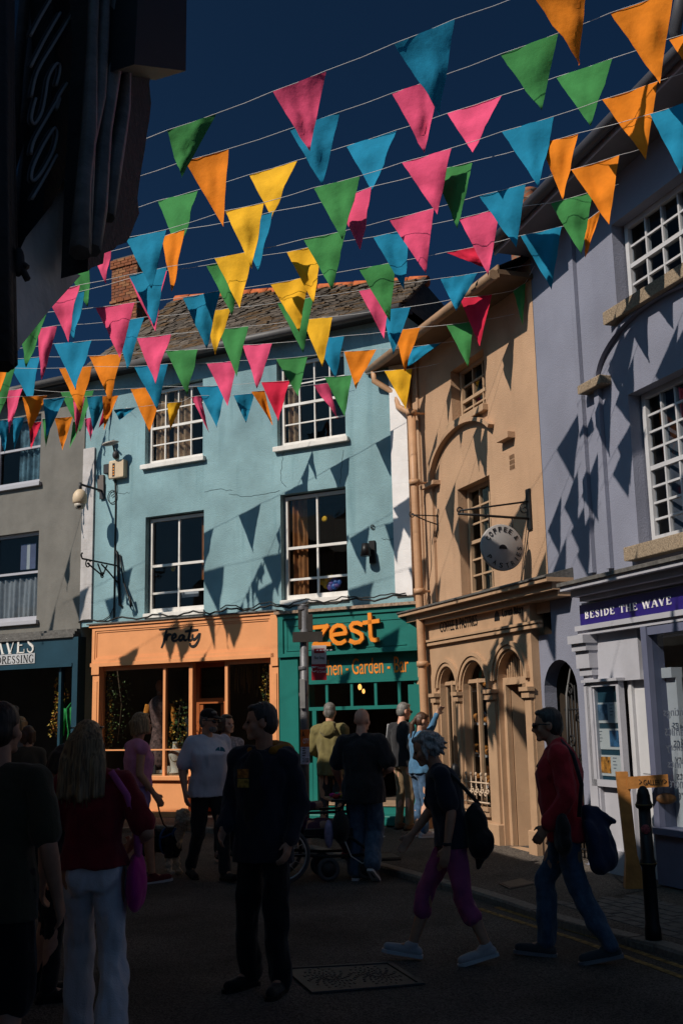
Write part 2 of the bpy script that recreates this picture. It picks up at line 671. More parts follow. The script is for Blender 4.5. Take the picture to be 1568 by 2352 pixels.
def room_box(bld, F, u0, u1, z0, z1, n0, depth, name='room'):
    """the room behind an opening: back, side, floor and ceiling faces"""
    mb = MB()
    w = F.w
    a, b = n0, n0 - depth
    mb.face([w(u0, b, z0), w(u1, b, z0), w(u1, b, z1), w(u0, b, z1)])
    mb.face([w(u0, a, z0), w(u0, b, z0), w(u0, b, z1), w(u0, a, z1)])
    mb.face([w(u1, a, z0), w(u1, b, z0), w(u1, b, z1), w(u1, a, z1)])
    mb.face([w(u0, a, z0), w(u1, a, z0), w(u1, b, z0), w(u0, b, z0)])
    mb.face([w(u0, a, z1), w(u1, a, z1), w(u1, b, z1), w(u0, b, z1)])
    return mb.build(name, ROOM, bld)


def quoin(bld, F, u0, u1, z0, z1, step, m, label=None):
    mb = MB()
    z = z0
    while z < z1 - .05:
        h = min(step, z1 - z)
        mb.fbox(F, u0, u1, -.02, .045, z + .012, z + h - .012, bev=.010)
        z += h
    mb.fbox(F, u0 + .003, u1 - .003, -.03, .002, z0, z1)
    return mb.build('quoin', m, bld, label)


# =================================================================== PALE BLUE BUILDING
UB0, UB1 = -2.30, 4.93
ZE = 8.66                                             # eave height
blue = empty('terraced_house', FB.w(1.3, 0, 0), 'pale blue rendered three storey house with white sash windows and slate roof', 'building', rz=0)
W1u = (-.92, .42, 6.55, 8.12)
q = FB.quadpx([(331, 890), (465, 875), (467, 1048), (337, 1070)]); W1u = (q[0], q[1], q[2], q[3])
q = FB.quadpx([(632, 832), (790, 800), (793, 1003), (640, 1030)]); W2u = q
q = FB.quadpx([(327, 1190), (468, 1170), (469, 1395), (340, 1415)]); W1l = q
q = FB.quadpx([(640, 1137), (793, 1117), (799, 1363), (650, 1385)]); W2l = q
ZSH = 3.68                                            # top of the shopfronts
mb = MB()
wall_mesh(mb, FB, rect(UB0, UB1, ZSH - .1, ZE + .05), [rect(*w) for w in (W1u, W2u, W1l, W2l)], 0, .17)
for a in (UB0, UB1):
    mb.face([FB.w(a, 0, 0), FB.w(a, -6, 0), FB.w(a, -6, ZE), FB.w(a, 0, ZE)])
mb.face([FB.w(UB0, -6, 0), FB.w(UB1, -6, 0), FB.w(UB1, -6, ZE), FB.w(UB0, -6, ZE)])
mb.build('wall', BLUE, blue)
# hairline cracks in the render: slim recessed-looking ribbons of dark filler
CRK = mat('dark_crack', (.05, .09, .10), .95)
for pts in ([(930, 1230), (900, 1240), (870, 1236)], [(655, 1120), (645, 1100), (648, 1060), (652, 1030)],
            [(640, 1128), (600, 1136), (560, 1140), (520, 1133)], [(790, 1035), (783, 1090), (780, 1120)],
            [(250, 1130), (285, 1134), (300, 1130)], [(470, 1130), (510, 1124), (540, 1128)]):
    path = []
    for (a, b), (c, d) in zip(pts, pts[1:]):
        for t in range(5):
            x, y = a + (c - a) * t / 5 + rnd(-2, 2), b + (d - b) * t / 5 + rnd(-2, 2)
            u, z = FB.px(x, y)
            path.append(FB.w(u, .0015, z))
    MB().tube(path, .004, 4).build('crack', CRK, blue)
for k, (w, cols, ru, rl, lb) in enumerate(((W1u, 4, 2, 2, None), (W2u, 4, 2, 2, None), (W1l, 2, 1, 1, .36), (W2l, 2, 1, 1, .33))):
    u0, u1, z0, z1 = w
    sl = (WHITE, .09 if k < 2 else .05, .085, .07 if k < 2 else .02, 0)
    sash_window(FB, blue, u0 + .02, u1, z0, z1 - .03, -.12, cols, ru, rl, WHITE, .5, .024 if k < 2 else .034, .06, sl, lb)
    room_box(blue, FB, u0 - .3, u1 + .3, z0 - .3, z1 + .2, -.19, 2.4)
# curtains and things on the sills
curtain(FB, W1u[0] + .55, W1u[0] + .98, W1u[2] + .1, W1u[3], -.24, 'curtain', CURT, blue, 3)
curtain(FB, W1u[0] + .12, W1u[0] + .42, W1u[2] + .1, W1u[3], -.24, 'curtain', CURT, blue, 3)
curtain(FB, W2u[0] + .1, W2u[0] + .3, W2u[2] + .1, W2u[3], -.24, 'curtain', CURT, blue, 2)
curtain(FB, W2l[0] + .12, W2l[0] + .42, W2l[2] + .08, W2l[3], -.25, 'curtain', mat('orange_curtain', (.42, .17, .06), .95, .3, 6, trans=.3), blue, 3)
curtain(FB, W1l[1] - .22, W1l[1] - .05, W1l[2] + .6, W1l[3], -.25, 'curtain', mat('orange_curtain', (0, 0, 0)), blue, 2)
mb = MB(); c_ = FB.px(745, 1192, -.2); mb.lathe(FB.w(c_[0], -.2, c_[1]), [(.001, -.01), (.05, -.008), (.05, .0), (.02, .012)], 14, axis=FB.n); mb.build('sunflower_sticker', mat('sunflower_yellow', (.65, .36, .02), .8, .5, 30), blue)
mb = MB(); c_ = FB.px(398, 1306, -.2); mb.lathe(FB.w(c_[0], -.2, c_[1]), [(.001, -.01), (.05, -.008), (.05, .0), (.02, .012)], 14, axis=FB.n); mb.build('sunflower_sticker', mat('sunflower_yellow', (0, 0, 0)), blue)
mb = MB()
for i in range(16):
    u_, z_ = FB.px(rnd(742, 782), rnd(1322, 1350), -.22)
    mb.ell(FB.w(u_, -.22, z_), (rnd(.03, .07), .03, rnd(.03, .07)), None, 8, 6, i % 3)
mb.build('sill_flowers', [mat('yellow_glass_flower', (.6, .30, .02), .4, .4, 9), mat('violet_glass_flower', (.12, .08, .25), .4, .4, 9), mat('blue_glass_flower', (.04, .10, .3), .4, .4, 9)], blue)
q = FB.quadpx([(418, 1362), (456, 1352), (456, 1366), (418, 1376)], -.25); MB().fbox(FB, q[0], q[1], -.27, -.25, q[2], q[3]).build('sill_card', mat('pale_card', (.5, .5, .52), .8), blue)
# quoins
quoin(blue, FB, UB0 - .02, UB0 + .275, ZSH, 7.2, .355, mat('chalky_white', (.44, .42, .42), .8, .15, 5, .3, 60, streak=.5, stain=(.25, .24, .23)), 'left white quoin strip, chalky and stained')
quoin(blue, FB, FB.px(905, 1200)[0], UB1, ZSH, 7.75, .385, mat('bright_white', (.70, .68, .68), .7, .08, 4, .2, 60), 'right white quoin strip, clean')


def slate_roof(name, F, u0, u1, ze, n_e, zr, n_r, bld, hip=0.0, rows=30, sw=.30, lift=0.0):
    """rows of individually tilted rag slates"""
    mb = MB()
    E_ = V((n_e, ze)); R_ = V((n_r, zr))
    mb.face([F.w(u0, n_e, ze - .04), F.w(u1, n_e, ze - .04), F.w(u1 - hip, n_r, zr - .04), F.w(u0, n_r, zr + lift - .04)])
    for j in range(rows):
        t0 = j / rows - .004
        t1 = min((j + 1.9) / rows, 1.0)
        u = u0 + rnd(-.1, 0)
        end = u1 - hip * t0
        while u < end - .02:
            w_ = rnd(.6, 1.35) * sw
            e = min(u + w_, end)
            up = rnd(.012, .045)
            R_ = V((n_r, zr + lift * min(max((u1 - hip - u) / (u1 - hip - u0), 0), 1)))
            lo = E_.lerp(R_, max(t0 + rnd(-.008, .006), 0)) if j else E_ + V((rnd(0, .03), 0))
            hi = E_.lerp(R_, t1)
            mb.hexa([F.w(u + .006, lo.x, lo.y + up * .3), F.w(e - .006, lo.x, lo.y + up * .3), F.w(e - .006, hi.x, hi.y - .03), F.w(u + .006, hi.x, hi.y - .03),
                     F.w(u + .006, lo.x, lo.y + up), F.w(e - .006, lo.x, lo.y + up * rnd(.7, 1.2)), F.w(e - .006, hi.x, hi.y - .01), F.w(u + .006, hi.x, hi.y - .01)], random.choice((0, 0, 1, 2)))
            u = e
    return mb.build('roof', [SLATE, mat('pale_slate', (.125, .10, .08), .9, .5, 9, .5, 40), mat('lichen_slate', (.10, .06, .03), .95, .6, 14, .5, 40)], bld)


NR = -3.0
ZR = FB.px(790, 684, NR)[1]
UR1 = FB.px(972, 672, NR)[0]
ul_, zl_ = FB.px(400, 688, NR)
LIFT = (zl_ - ZR) * (UR1 - UB0) / (UR1 - ul_)
zrid = lambda u: ZR + LIFT * (UR1 - u) / (UR1 - UB0)
roof = slate_roof('roof', FB, UB0, UB1 + .12, ZE + .10, .30, ZR, NR, blue, UB1 + .12 - UR1 - .1, lift=LIFT)
MB().fbox(FB, UB0, UB1 + .15, -.02, .30, ZE - .02, ZE + .03).build('soffit', DARKM, roof)
mb = MB()
u = UB0
while u < UR1:
    mb.tube([FB.w(u + .01, NR, zrid(u) - .03 + rnd(-.01, .01)), FB.w(u + .42, NR, zrid(u + .42) - .03 + rnd(-.01, .01))], .11, 8)
    u += .43
mb.build('ridge_tiles', RIDGE, roof)
# rear slope
MB().face([FB.w(UB0, NR, zrid(UB0) - .05), FB.w(UR1, NR, ZR - .05), FB.w(UB1, -6.3, ZE), FB.w(UB0, -6.3, ZE)]).face([FB.w(UB0, .2, ZE), FB.w(UB0, NR, zrid(UB0) - .05), FB.w(UB0, -6.3, ZE)]).build('rear_slope', SLATE, roof)
mb = MB()
mb.face([FB.w(UB1 + .13, .3, ZE + .06), FB.w(UB1 + .13, -6.3, ZE), FB.w(UR1, NR, ZR - .03)])
mb.build('hip_end', SLATE, roof)
pr = [(.02 + .062 * math.sin(a), -.062 * math.cos(a)) for a in [math.pi * i / 8 - math.pi / 2 for i in range(9)]]


def gutter(F, bld, pts, m, r=.075, name='gutter', seg=10):
    mb = MB()
    P = [F.w(*p) for p in pts]
    mb.tube(P, r, seg)
    return mb.build(name, m, bld)


gutter(FB, blue, [(UB0, .36, ZE + .02), (UB1 + .1, .36, ZE + .0)], GUTM, .075)
# brick chimney
cq = [FB.px(268, 602, -3.2), FB.px(322, 602, -3.2), FB.px(268, 740, -3.2)]
cu0, cu1, cz1, cz0 = cq[0][0], cq[1][0] + .12, cq[0][1], cq[2][1] - .5
BRK = [mat('brick_orange', (.21, .07, .03), .9, .3, 9, .3, 40), mat('brick_brown', (.17, .065, .035), .9, .3, 9, .3, 40), mat('brick_tan', (.25, .11, .05), .9, .3, 9, .3, 40)]
MORT = mat('lime_mortar', (.12, .10, .08), .95, .2, 20)
mb = MB(); mb.fbox(FB, cu0 + .045, cu1 - .045, -3.585, -3.015, cz0, cz1 - .02, 3)
row, z = 0, cz0
while z < cz1 - .07:
    ex = .03 if (cz1 - z < .30 or 1.12 < cz1 - z < 1.24) else 0
    u = cu0 + .03 - ex - (.11 if row % 2 else 0)
    while u < cu1 - .03 + ex:
        a_, b_ = max(u, cu0 + .03 - ex), min(u + .215, cu1 - .03 + ex)
        if b_ - a_ > .03: mb.fbox(FB, a_, b_ - .01, -3.2, -3.0 + ex + rnd(-.004, .004), z, z + .062, random.choice((0, 0, 1, 2)))
        u += .225
    for v in range(3): mb.fbox(FB, cu1 - .14, cu1 - .031 + ex, -3.6 + v * .13 - ex, -3.48 + v * .13, z, z + .062, random.choice((0, 1, 2)))
    z += .075; row += 1
ch = mb.build('chimney', BRK + [MORT], roof)

# ------------------------------------------------------- apricot shopfront
NS = .16
tr = empty('shopfront', FB.w(0, NS, 0))
tr.parent = blue
tr.location = FB.w(0, NS, 0) - blue.location
tag(tr, 'apricot painted shopfront with handwritten black lettering')
x0u, x1u = FB.px(215, 1437, NS)[0], FB.px(629, 1405, NS)[0]
zt, zb = 3.53, 2.84
mb = MB()
mb.fbox(FB, x0u, x1u, 0, NS, zb, zt)
e = .07
for (a, b, c, d) in ((x0u, x1u, zt - e, zt), (x0u, x1u, zb, zb + e), (x0u, x0u + e, zb + e, zt - e), (x1u - e, x1u, zb + e, zt - e)):
    mb.fbox(FB, a, b, NS, NS + .03, c, d)
e2 = .035
for (a, b, c, d) in ((x0u + e, x1u - e, zt - e - e2, zt - e), (x0u + e, x1u - e, zb + e, zb + e + e2), (x0u + e, x0u + e + e2, zb + e + e2, zt - e - e2), (x1u - e - e2, x1u - e, zb + e + e2, zt - e - e2)):
    mb.fbox(FB, a, b, NS, NS + .015, c, d)
mb.fbox(FB, x0u - .06, x1u + .1, 0, NS + .06, zt, zt + .05)
mb.fbox(FB, x0u - .02, x1u + .02, 0, NS + .05, zb - .07, zb)
mb.build('fascia', ORANGE, tr)
MB().fbox(FB, x0u - .1, x1u + .1, -.02, NS + .09, zt + .05, zt + .075).build('lead_capping', LEAD, tr)
# brush lettering
Z4 = lambda p: ((p[0] / 1.96) / 1.5306, (2100 + p[1] / 1.96) / 1.5306)
strokes = [[(1100, 221), (1140, 216), (1185, 214), (1225, 207)], [(1153, 213), (1145, 245), (1136, 280), (1128, 315), (1115, 347)],
           [(1152, 255), (1150, 275), (1149, 296)], [(1150, 282), (1156, 264), (1168, 256), (1182, 257)],
           [(1186, 286), (1204, 280), (1214, 267), (1208, 254), (1195, 260), (1187, 280), (1193, 297), (1210, 300), (1228, 290)],
           [(1270, 264), (1256, 260), (1241, 270), (1236, 287), (1244, 297), (1258, 288), (1270, 266), (1268, 285), (1278, 297), (1290, 290)],
           [(1322, 198), (1312, 235), (1304, 268), (1302, 288), (1312, 297), (1322, 292)], [(1278, 236), (1310, 230), (1366, 224)],
           [(1330, 256), (1328, 276), (1336, 290), (1352, 282), (1374, 250)], [(1380, 248), (1374, 280), (1362, 310), (1344, 334), (1324, 338), (1312, 328), (1312, 316)]]
mb = MB()
for st in strokes:
    pts = []
    for i in range(len(st) - 1):
        p0, p1, p2, p3 = st[max(i - 1, 0)], st[i], st[i + 1], st[min(i + 2, len(st) - 1)]
        for t in (0, .25, .5, .75):
            f = lambda a, b, c, d: .5 * (2 * b + (c - a) * t + (2 * a - 5 * b + 4 * c - d) * t * t + (3 * b - a - 3 * c + d) * t ** 3)
            pts.append((f(p0[0], p1[0], p2[0], p3[0]), f(p0[1], p1[1], p2[1], p3[1])))
    pts.append(st[-1])
    path = [FB.w(*(lambda uz: (uz[0], NS + .004, uz[1]))(FB.px(*Z4(p), NS))) for p in pts]
    n_ = len(path)
    rr = [.016 + .008 * math.sin(math.pi * i / max(n_ - 1, 1)) for i in range(n_)]
    for i in range(n_ - 1):
        d = path[i + 1] - path[i]
        if d.length < 1e-5: continue
        nn = d.normalized().cross(FB.n) * rr[i]
        n2 = d.normalized().cross(FB.n) * rr[i + 1]
        ex = d.normalized() * .006
        off = FB.n * (.004 + .0003 * (i % 2))
        mb.prism([path[i] - nn - ex, path[i + 1] - n2 + ex, path[i + 1] + n2 + ex, path[i] + nn - ex], off)
mb.build('lettering', INK, tr)
# posts, frames
fr = lambda x, y, n=NS: FB.px(x, y, n)
mb = MB()
pil = [fr(232, 1600)[0], fr(247, 1600)[0]]
rp = [fr(627, 1600)[0], fr(641, 1600)[0]]
mb.fbox(FB, fr(214, 1600)[0], fr(229, 1600)[0], 0, NS + .02, 0, zb - .18)
mb.fbox(FB, fr(213, 1600)[0], fr(230, 1600)[0], 0, NS + .05, zb - .22, zb - .07)
mb.fbox(FB, fr(218, 1600)[0], fr(225, 1600)[0], NS + .02, NS + .032, .3, zb - .35)
mb.build('pilaster', ORANGE, tr)
mb = MB()
mb.fbox(FB, *rp, 0, NS + .02, 0, zb - .18)
mb.fbox(FB, rp[0] - .01, rp[1] + .01, 0, NS + .05, zb - .22, zt)
mb.fbox(FB, rp[0] + .03, rp[1] - .03, NS + .02, NS + .035, .3, zb - .35)
mb.build('pilaster', ORANGE, tr)
ng = .06                                              # glazing plane
zc = .72                                              # sill height
gu = [fr(234, 1650, ng)[0], fr(378, 1650, ng)[0], fr(441, 1650, ng)[0]]
r0u, r1u = fr(522, 1650, ng)[0], fr(626, 1650, ng)[0]
d0u, d1u = fr(449, 1650, -.55)[0], fr(524, 1650, -.55)[0]
mb = MB()
for u in gu[:2]: mb.fbox(FB, u - .02, u + .035, ng - .05, ng + .025, zc, zb - .07)
mb.fbox(FB, gu[2] - .05, gu[2] + .03, ng - .07, ng + .03, zc, zb - .07)
mb.fbox(FB, r0u - .03, r0u + .03, ng - .05, ng + .03, zc, zb - .07)
mb.fbox(FB, r1u - .04, r1u + .03, ng - .05, ng + .025, zc, zb - .07)
mb.fbox(FB, gu[0], gu[2], ng - .05, ng + .03, zb - .15, zb - .07)
mb.fbox(FB, r0u, r1u, ng - .05, ng + .03, zb - .15, zb - .07)
mb.fbox(FB, gu[0], gu[2], ng - .04, ng + .02, 1.18, 1.205)
# slim sunlit rails seen through
mb.build('glazing_frame', ORANGE, tr)
for (a, b) in ((gu[0], gu[2]), (r0u, r1u)):
    mb = MB()
    mb.fbox(FB, a, b, ng - .008, ng - .004, zc, zb - .1)
    mb.build('pane', GLASS, tr)
mb = MB()
mb.fbox(FB, gu[0] - .05, gu[2] + .04, -.3, NS + .07, zc - .07, zc, bev=.01)
mb.fbox(FB, r0u - .03, r1u + .03, -.3, NS + .07, zc - .07, zc, bev=.01)
mb.fbox(FB, gu[0] - .03, gu[2] + .0, -.3, NS, .09, zc - .07)
mb.fbox(FB, r0u, r1u + .02, -.3, NS, .09, zc - .07)
mb.fbox(FB, gu[0] - .05, gu[2] + .03, -.2, NS + .05, 0, .09, bev=.01)
mb.fbox(FB, r0u - .03, r1u + .03, -.2, NS + .05, 0, .09, bev=.01)
mb.build('stall_riser', ORANGE, tr)
# recessed door between the windows
mb = MB()
mb.fbox(FB, d0u, d0u + .09, -.62, -.55, 0, zb)
mb.fbox(FB, d1u - .09, d1u, -.62, -.55, 0, zb)
mb.fbox(FB, d0u + .09, d1u - .09, -.62, -.55, 2.02, 2.12)
mb.fbox(FB, d0u + .09, d1u - .09, -.62, -.55, zb - .14, zb)
mb.fbox(FB, d0u + .09, d1u - .09, -.61, -.56, .05, .75)
mb.fbox(FB, d0u + .09, d0u + .17, -.61, -.56, .75, 2.0)
mb.fbox(FB, d1u - .17, d1u - .09, -.61, -.56, .75, 2.0)
for uu, vv in ((gu[2], d0u), (r0u, d1u)):
    mb.hexa([FB.w(uu - .02, ng, .0), FB.w(uu + .02, ng, .0), FB.w(vv + .02, -.55, 0), FB.w(vv - .02, -.55, 0),
             FB.w(uu - .02, ng, .7), FB.w(uu + .02, ng, .7), FB.w(vv + .02, -.55, .7), FB.w(vv - .02, -.55, .7)])
dr = mb.build('door', ORANGED, tr)
MB().fbox(FB, d0u + .09, d1u - .09, -.59, -.585, .75, zb - .1).build('door_glass', GLASS, tr)
mb = MB()
mb.fbox(FB, gu[2], r0u, -.7, .1, zb - .07, zb - .03)
mb.build('lobby_ceiling', ORANGED, tr)
text_mesh('CORN', FB, d0u + .16, d0u + .62, 2.33, 2.47, -.553, .006, 'door_lettering', INK, tr)
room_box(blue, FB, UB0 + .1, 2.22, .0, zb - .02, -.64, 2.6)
MB().fbox(FB, gu[0], gu[2], -.5, .0, zc - .01, zc + .02).build('display_shelf', mat('pale_timber', (.45, .28, .14), .7, .2, 6), tr)

# ------------------------------------------------------- teal shopfront
NZ = .20
ze_ = empty('shopfront', (0, 0, 0))
ze_.parent = blue
ze_.location = FB.w(3.6, NZ, 0) - blue.location
tag(ze_, 'teal painted shopfront with big orange lettering')
f2 = lambda x, y, n=NZ: FB.px(x, y, n)
z0u, z1u = f2(640, 1450)[0], f2(957, 1430)[0]
zzt, zzb = f2(800, 1400)[1], f2(800, 1502)[1]
mb = MB()
mb.fbox(FB, z0u, z1u, -.05, NZ, zzb, zzt)
mb.fbox(FB, z0u, z1u, NZ, NZ + .03, zzt - .09, zzt)
mb.fbox(FB, z0u, z1u, NZ, NZ + .03, zzb, zzb + .06)
mb.fbox(FB, z0u, z0u + .10, NZ, NZ + .03, zzb + .06, zzt - .09)
mb.fbox(FB, z1u - .14, z1u, NZ, NZ + .03, zzb + .06, zzt - .09)
mb.fbox(FB, z0u + .16, z0u + .18, NZ, NZ + .012, zzb + .1, zzt - .2)
mb.fbox(FB, z0u + .16, z1u - .2, NZ, NZ + .012, zzb + .1, zzb + .115)
mb.fbox(FB, z0u + .16, z1u - .2, NZ, NZ + .012, zzt - .22, zzt - .205)
mb.build('fascia', TEAL, ze_)
MB().fbox(FB, z0u - .05, z1u + .05, -.02, NZ + .08, zzt, zzt + .05).build('lead_capping', mat('flaking_timber', (.30, .21, .15), .9, .5, 20, .4, 40), ze_)
zr_ = FB.quadpx([(722, 1425), (868, 1412), (868, 1475), (722, 1488)], NZ + .05)
ZS = lambda x, y: FB.px((800 + x / 1.96) / 1.5306, (2100 + y / 1.96) / 1.5306, NZ + .05)
zest_strokes = [  # zoom5 pixel centre lines
    [(596, 210), (692, 200), (606, 326), (708, 322)],
    [(718, 262), (822, 247), (814, 215), (792, 196), (764, 194), (738, 208), (722, 236), (722, 272), (738, 302), (764, 318), (792, 316), (818, 300)],
    [(932, 190), (902, 177), (872, 180), (856, 200), (864, 226), (902, 240), (930, 258), (934, 286), (914, 308), (882, 314), (850, 300)],
    [(984, 114), (992, 270), (1002, 292), (1020, 296), (1040, 290)], [(950, 176), (1040, 164)]]
mb = MB()
for st in zest_strokes:
    pts = [FB.w(*(lambda uz: (uz[0], NZ + .05, uz[1]))(ZS(*p))) for p in st]
    for i in range(len(pts) - 1):
        d = pts[i + 1] - pts[i]
        t = d.normalized()
        nn = t.cross(FB.n) * .031
        ex = t * (.014 if len(st) > 4 else .03)
        mb.prism([pts[i] - nn - ex, pts[i + 1] - nn + ex, pts[i + 1] + nn + ex, pts[i] + nn - ex], FB.n * (.045 + .0006 * (i % 3)))
mb.build('lettering', OLETTER, ze_)
# left pier
pu0, pu1 = f2(641, 1650)[0], f2(684, 1650)[0]
mb = MB()
mb.fbox(FB, pu0, pu1, -.4, NZ - .02, 0, zzb)
mb.build('pilaster', TEAL, ze_)
mb = MB()
mb.fbox(FB, z1u - .22, z1u, -.4, NZ - .04, 0, zzb - .55)
mb.build('pilaster', TEAL, ze_)
# second sign band, set back
NB = .04
bz = FB.quadpx([(700, 1550), (952, 1520), (952, 1548), (700, 1568)], NB)
sb = MB().fbox(FB, pu1, z1u, NB - .06, NB, bz[2] - .02, zzb).build('sign_band', TEAL, ze_)
text_mesh('Kitchen - Garden - Bar', FB, f2(716, 1550, NB)[0], f2(938, 1530, NB)[0], bz[2] + .07, bz[2] + .34, NB, .008, 'band_lettering', OLETTER, ze_)
# transom lights, door frame
mb = MB()
tz1, tz0 = bz[2] - .02, FB.px(800, 1622, NB)[1]
mb.fbox(FB, pu1, z1u, NB - .07, NB, tz0 - .06, tz0)
mb.fbox(FB, pu1, z1u, NB - .07, NB + .02, tz1 - .05, tz1)
for x in (714, 758, 815, 870, 924): 
    u = FB.px(x - 8, 1590, NB)[0]
    mb.fbox(FB, u - .025, u + .025, NB - .06, NB - .004, tz0, tz1 - .05)
for x in (722, 946):
    u = FB.px(x, 1680, NB)[0]
    mb.fbox(FB, u - .04, u + .04, NB - .07, NB - .002, .3, tz0 - .06)
mb.fbox(FB, pu1, FB.px(716, 1680, NB)[0], NB - .06, NB - .01, .3, .95)
mb.build('door_frame', TEAL, ze_)
mb = MB()
mb.fbox(FB, pu1, z1u, NB - .04, NB - .036, tz0, tz1)
mb.fbox(FB, pu1, FB.px(718, 1680, NB)[0], NB - .04, NB - .036, .95, tz0 - .06)
mb.build('pane', GLASS, ze_)
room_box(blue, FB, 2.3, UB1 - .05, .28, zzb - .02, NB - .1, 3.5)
text_mesh('S', FB, z1u - .18, z1u - .07, tz0 + .22, tz0 + .40, NB - .03, .006, 'glass_lettering', TEAL, ze_)
# lit bulb inside
mb = MB(); pB = FB.w(FB.px(826, 1578, -1.0)[0], -1.0, FB.px(826, 1578, -1.0)[1])
mb.ell(pB, (.032, .032, .05)); mb.ell(pB + V((.06, 0, -.07)), (.025, .025, .04))
bulbm = bpy.data.materials.new('lit_bulb'); bulbm.use_nodes = True
bulbm.node_tree.nodes['Principled BSDF'].inputs['Emission Color'].default_value = (1, .45, .1, 1)
bulbm.node_tree.nodes['Principled BSDF'].inputs['Emission Strength'].default_value = 2.2
mb.build('lit_bulb', bulbm, None, 'lit warm filament bulbs hanging inside the teal shop', 'light bulb')
# steps
mb = MB()
mb.fbox(FB, pu1, z1u - .05, -.6, .35, .14, .28, bev=.012)
mb.fbox(FB, pu1 - .0, z1u - .0, -.5, .62, .0, .135, bev=.012)
mb.build('step', TEAL, ze_)
MB().fbox(FB, pu1, z1u - .05, -.6, .37, .281, .30).build('tread', mat('worn_timber', (.30, .20, .13), .8, .3, 9), ze_)
# sill cable run and wall fixings
mb = MB()
path = [FB.w(-2.2 + i * .12, .19 + .02 * math.sin(i * 1.7), 3.66 + .03 * math.sin(i * .9) + .012 * math.sin(i * 3.1)) for i in range(60)]
mb.tube(path, .016, 5)
mb.tube([p + FB.n * .02 + V((0, 0, .04 + .02 * math.sin(i))) for i, p in enumerate(path[28:])], .011, 5)
mb.build('cable_run', CABLE, blue)

# =================================================================== GREY BUILDING, far left
grey = empty('terraced_house', FB.w(-5, 0, 0), 'grey rendered house with patterned curtains beyond the blue one, cropped by the left edge', 'building')
UG0, UG1 = -9.5, UB0 - .03
G1 = FB.quadpx([(-60, 985), (91, 965), (95, 1108), (-60, 1130)])
G2 = FB.quadpx([(-60, 1235), (87, 1222), (87, 1424), (-60, 1436)])
G1 = (G1[1] - 1.35, G1[1], G1[2], G1[3] + .1); G2 = (G2[1] - 1.4, G2[1], G2[2], G2[3])
mb = MB()
wall_mesh(mb, FB, rect(UG0, UG1, 3.4, ZE - .1), [rect(*G1), rect(*G2)], -.004, .17)
for a in (UG0, UG1): mb.face([FB.w(a, 0, 0), FB.w(a, -6, 0), FB.w(a, -6, ZE), FB.w(a, 0, ZE)])
mb.face([FB.w(UG0, -6, 0), FB.w(UG1, -6, 0), FB.w(UG1, -6, ZE), FB.w(UG0, -6, ZE)])
mb.build('wall', GREYW, grey)
for w in (G1, G2):
    sash_window(FB, grey, w[0] + .02, w[1], w[2], w[3], -.12, 1, 1, 1, GREYP, .55, .03, .06, (GREYP, .08, .08, .07, 0))
    room_box(grey, FB, w[0] - .3, w[1] + .3, w[2] - .3, w[3] + .3, -.19, 2.2)
curtain(FB, G1[1] - .78, G1[1] - .08, G1[2] + .12, G1[3] - .05, -.24, 'curtain', CURTB, grey, 5)
curtain(FB, G2[0] + .1, G2[1] - .05, G2[2] + .1, G2[2] + (G2[3] - G2[2]) * .5, -.24, 'curtain', NET, grey, 9)
# tea towel hung in the upper sash
mb = MB()
for i, (a, b, mi) in enumerate(((0, .17, 0), (.172, .26, 1), (.262, .42, 0))):
    mb.fbox(FB, G2[1] - .72 + a, G2[1] - .72 + b, -.25, -.24, G2[2] + (G2[3] - G2[2]) * .60, G2[3] - .2, mi)
mb.build('hanging_cloth', [mat('slate_blue_cloth', (.10, .11, .18), .95, .2), mat('offwhite_cloth', (.42, .42, .42), .95, .1)], grey)
rg = slate_roof('roof', FB, UG0, UG1 + .02, ZE + .06, .30, ZR - .55, NR, grey, 0, 28)
MB().face([FB.w(UG0, NR, ZR - .6), FB.w(UG1, NR, ZR - .6), FB.w(UG1, -6.3, ZE), FB.w(UG0, -6.3, ZE)]).build('rear_slope', SLATE, rg)
MB().fbox(FB, UG0, UG1 + .03, -.02, .30, ZE - .10, ZE + .0).build('soffit', DARKM, rg)
gutter(FB, grey, [(UG0, .36, ZE - .02), (UG1 + .04, .36, ZE + .01)], GUTM)
mb = MB()
u = UG0
while u < UG1:
    mb.tube([FB.w(u + .01, NR, ZR - .58), FB.w(u + .42, NR, ZR - .58)], .12, 8); u += .43
mb.build('ridge_tiles', RIDGE, rg)
mb = MB()
mb.fbox(FB, UG0, UG1 + .0, 0, .16, 3.44, 3.50); mb.fbox(FB, UG0, UG1, 0, .10, 3.50, 3.55); mb.fbox(FB, UG0, UG1, 0, .2, 3.38, 3.44)
mb.build('cornice', LEAD, grey)
gs = empty('shopfront', (0, 0, 0)); gs.parent = grey; gs.location = FB.w(-3, .15, 0) - grey.location
tag(gs, 'navy shopfront with white capital lettering')
gz = FB.quadpx([(0, 1460), (188, 1447), (188, 1518), (0, 1540)], .15)
mb = MB()
mb.fbox(FB, UG0, UG1 - .02, -.05, .15, gz[2], 3.38)
mb.fbox(FB, UG0, UG1 - .02, .15, .20, gz[2] - .05, gz[2] + .02)
gp = FB.px(184, 1600, .15)[0]
mb.fbox(FB, gp - .05, UG1 - .02, -.05, .18, 0, 3.38)
mb.build('fascia', NAVY, gs)
lz = FB.quadpx([(-62, 1472), (80, 1463), (80, 1499), (-62, 1507)], .16)
serif_text('WAVES', FB, lz[1] - 1.52, lz[1], lz[2], lz[3], .15, .02, 'lettering', WHITE, gs)
lz = FB.quadpx([(-30, 1510), (80, 1503), (80, 1520), (-30, 1528)], .16)
MB().fbox(FB, lz[1] - 1.6, lz[1] + .01, .15, .165, lz[2] - .02, lz[3] + .03).build('sign_strip', mat('grey_white_board', (.42, .43, .45), .5), gs)
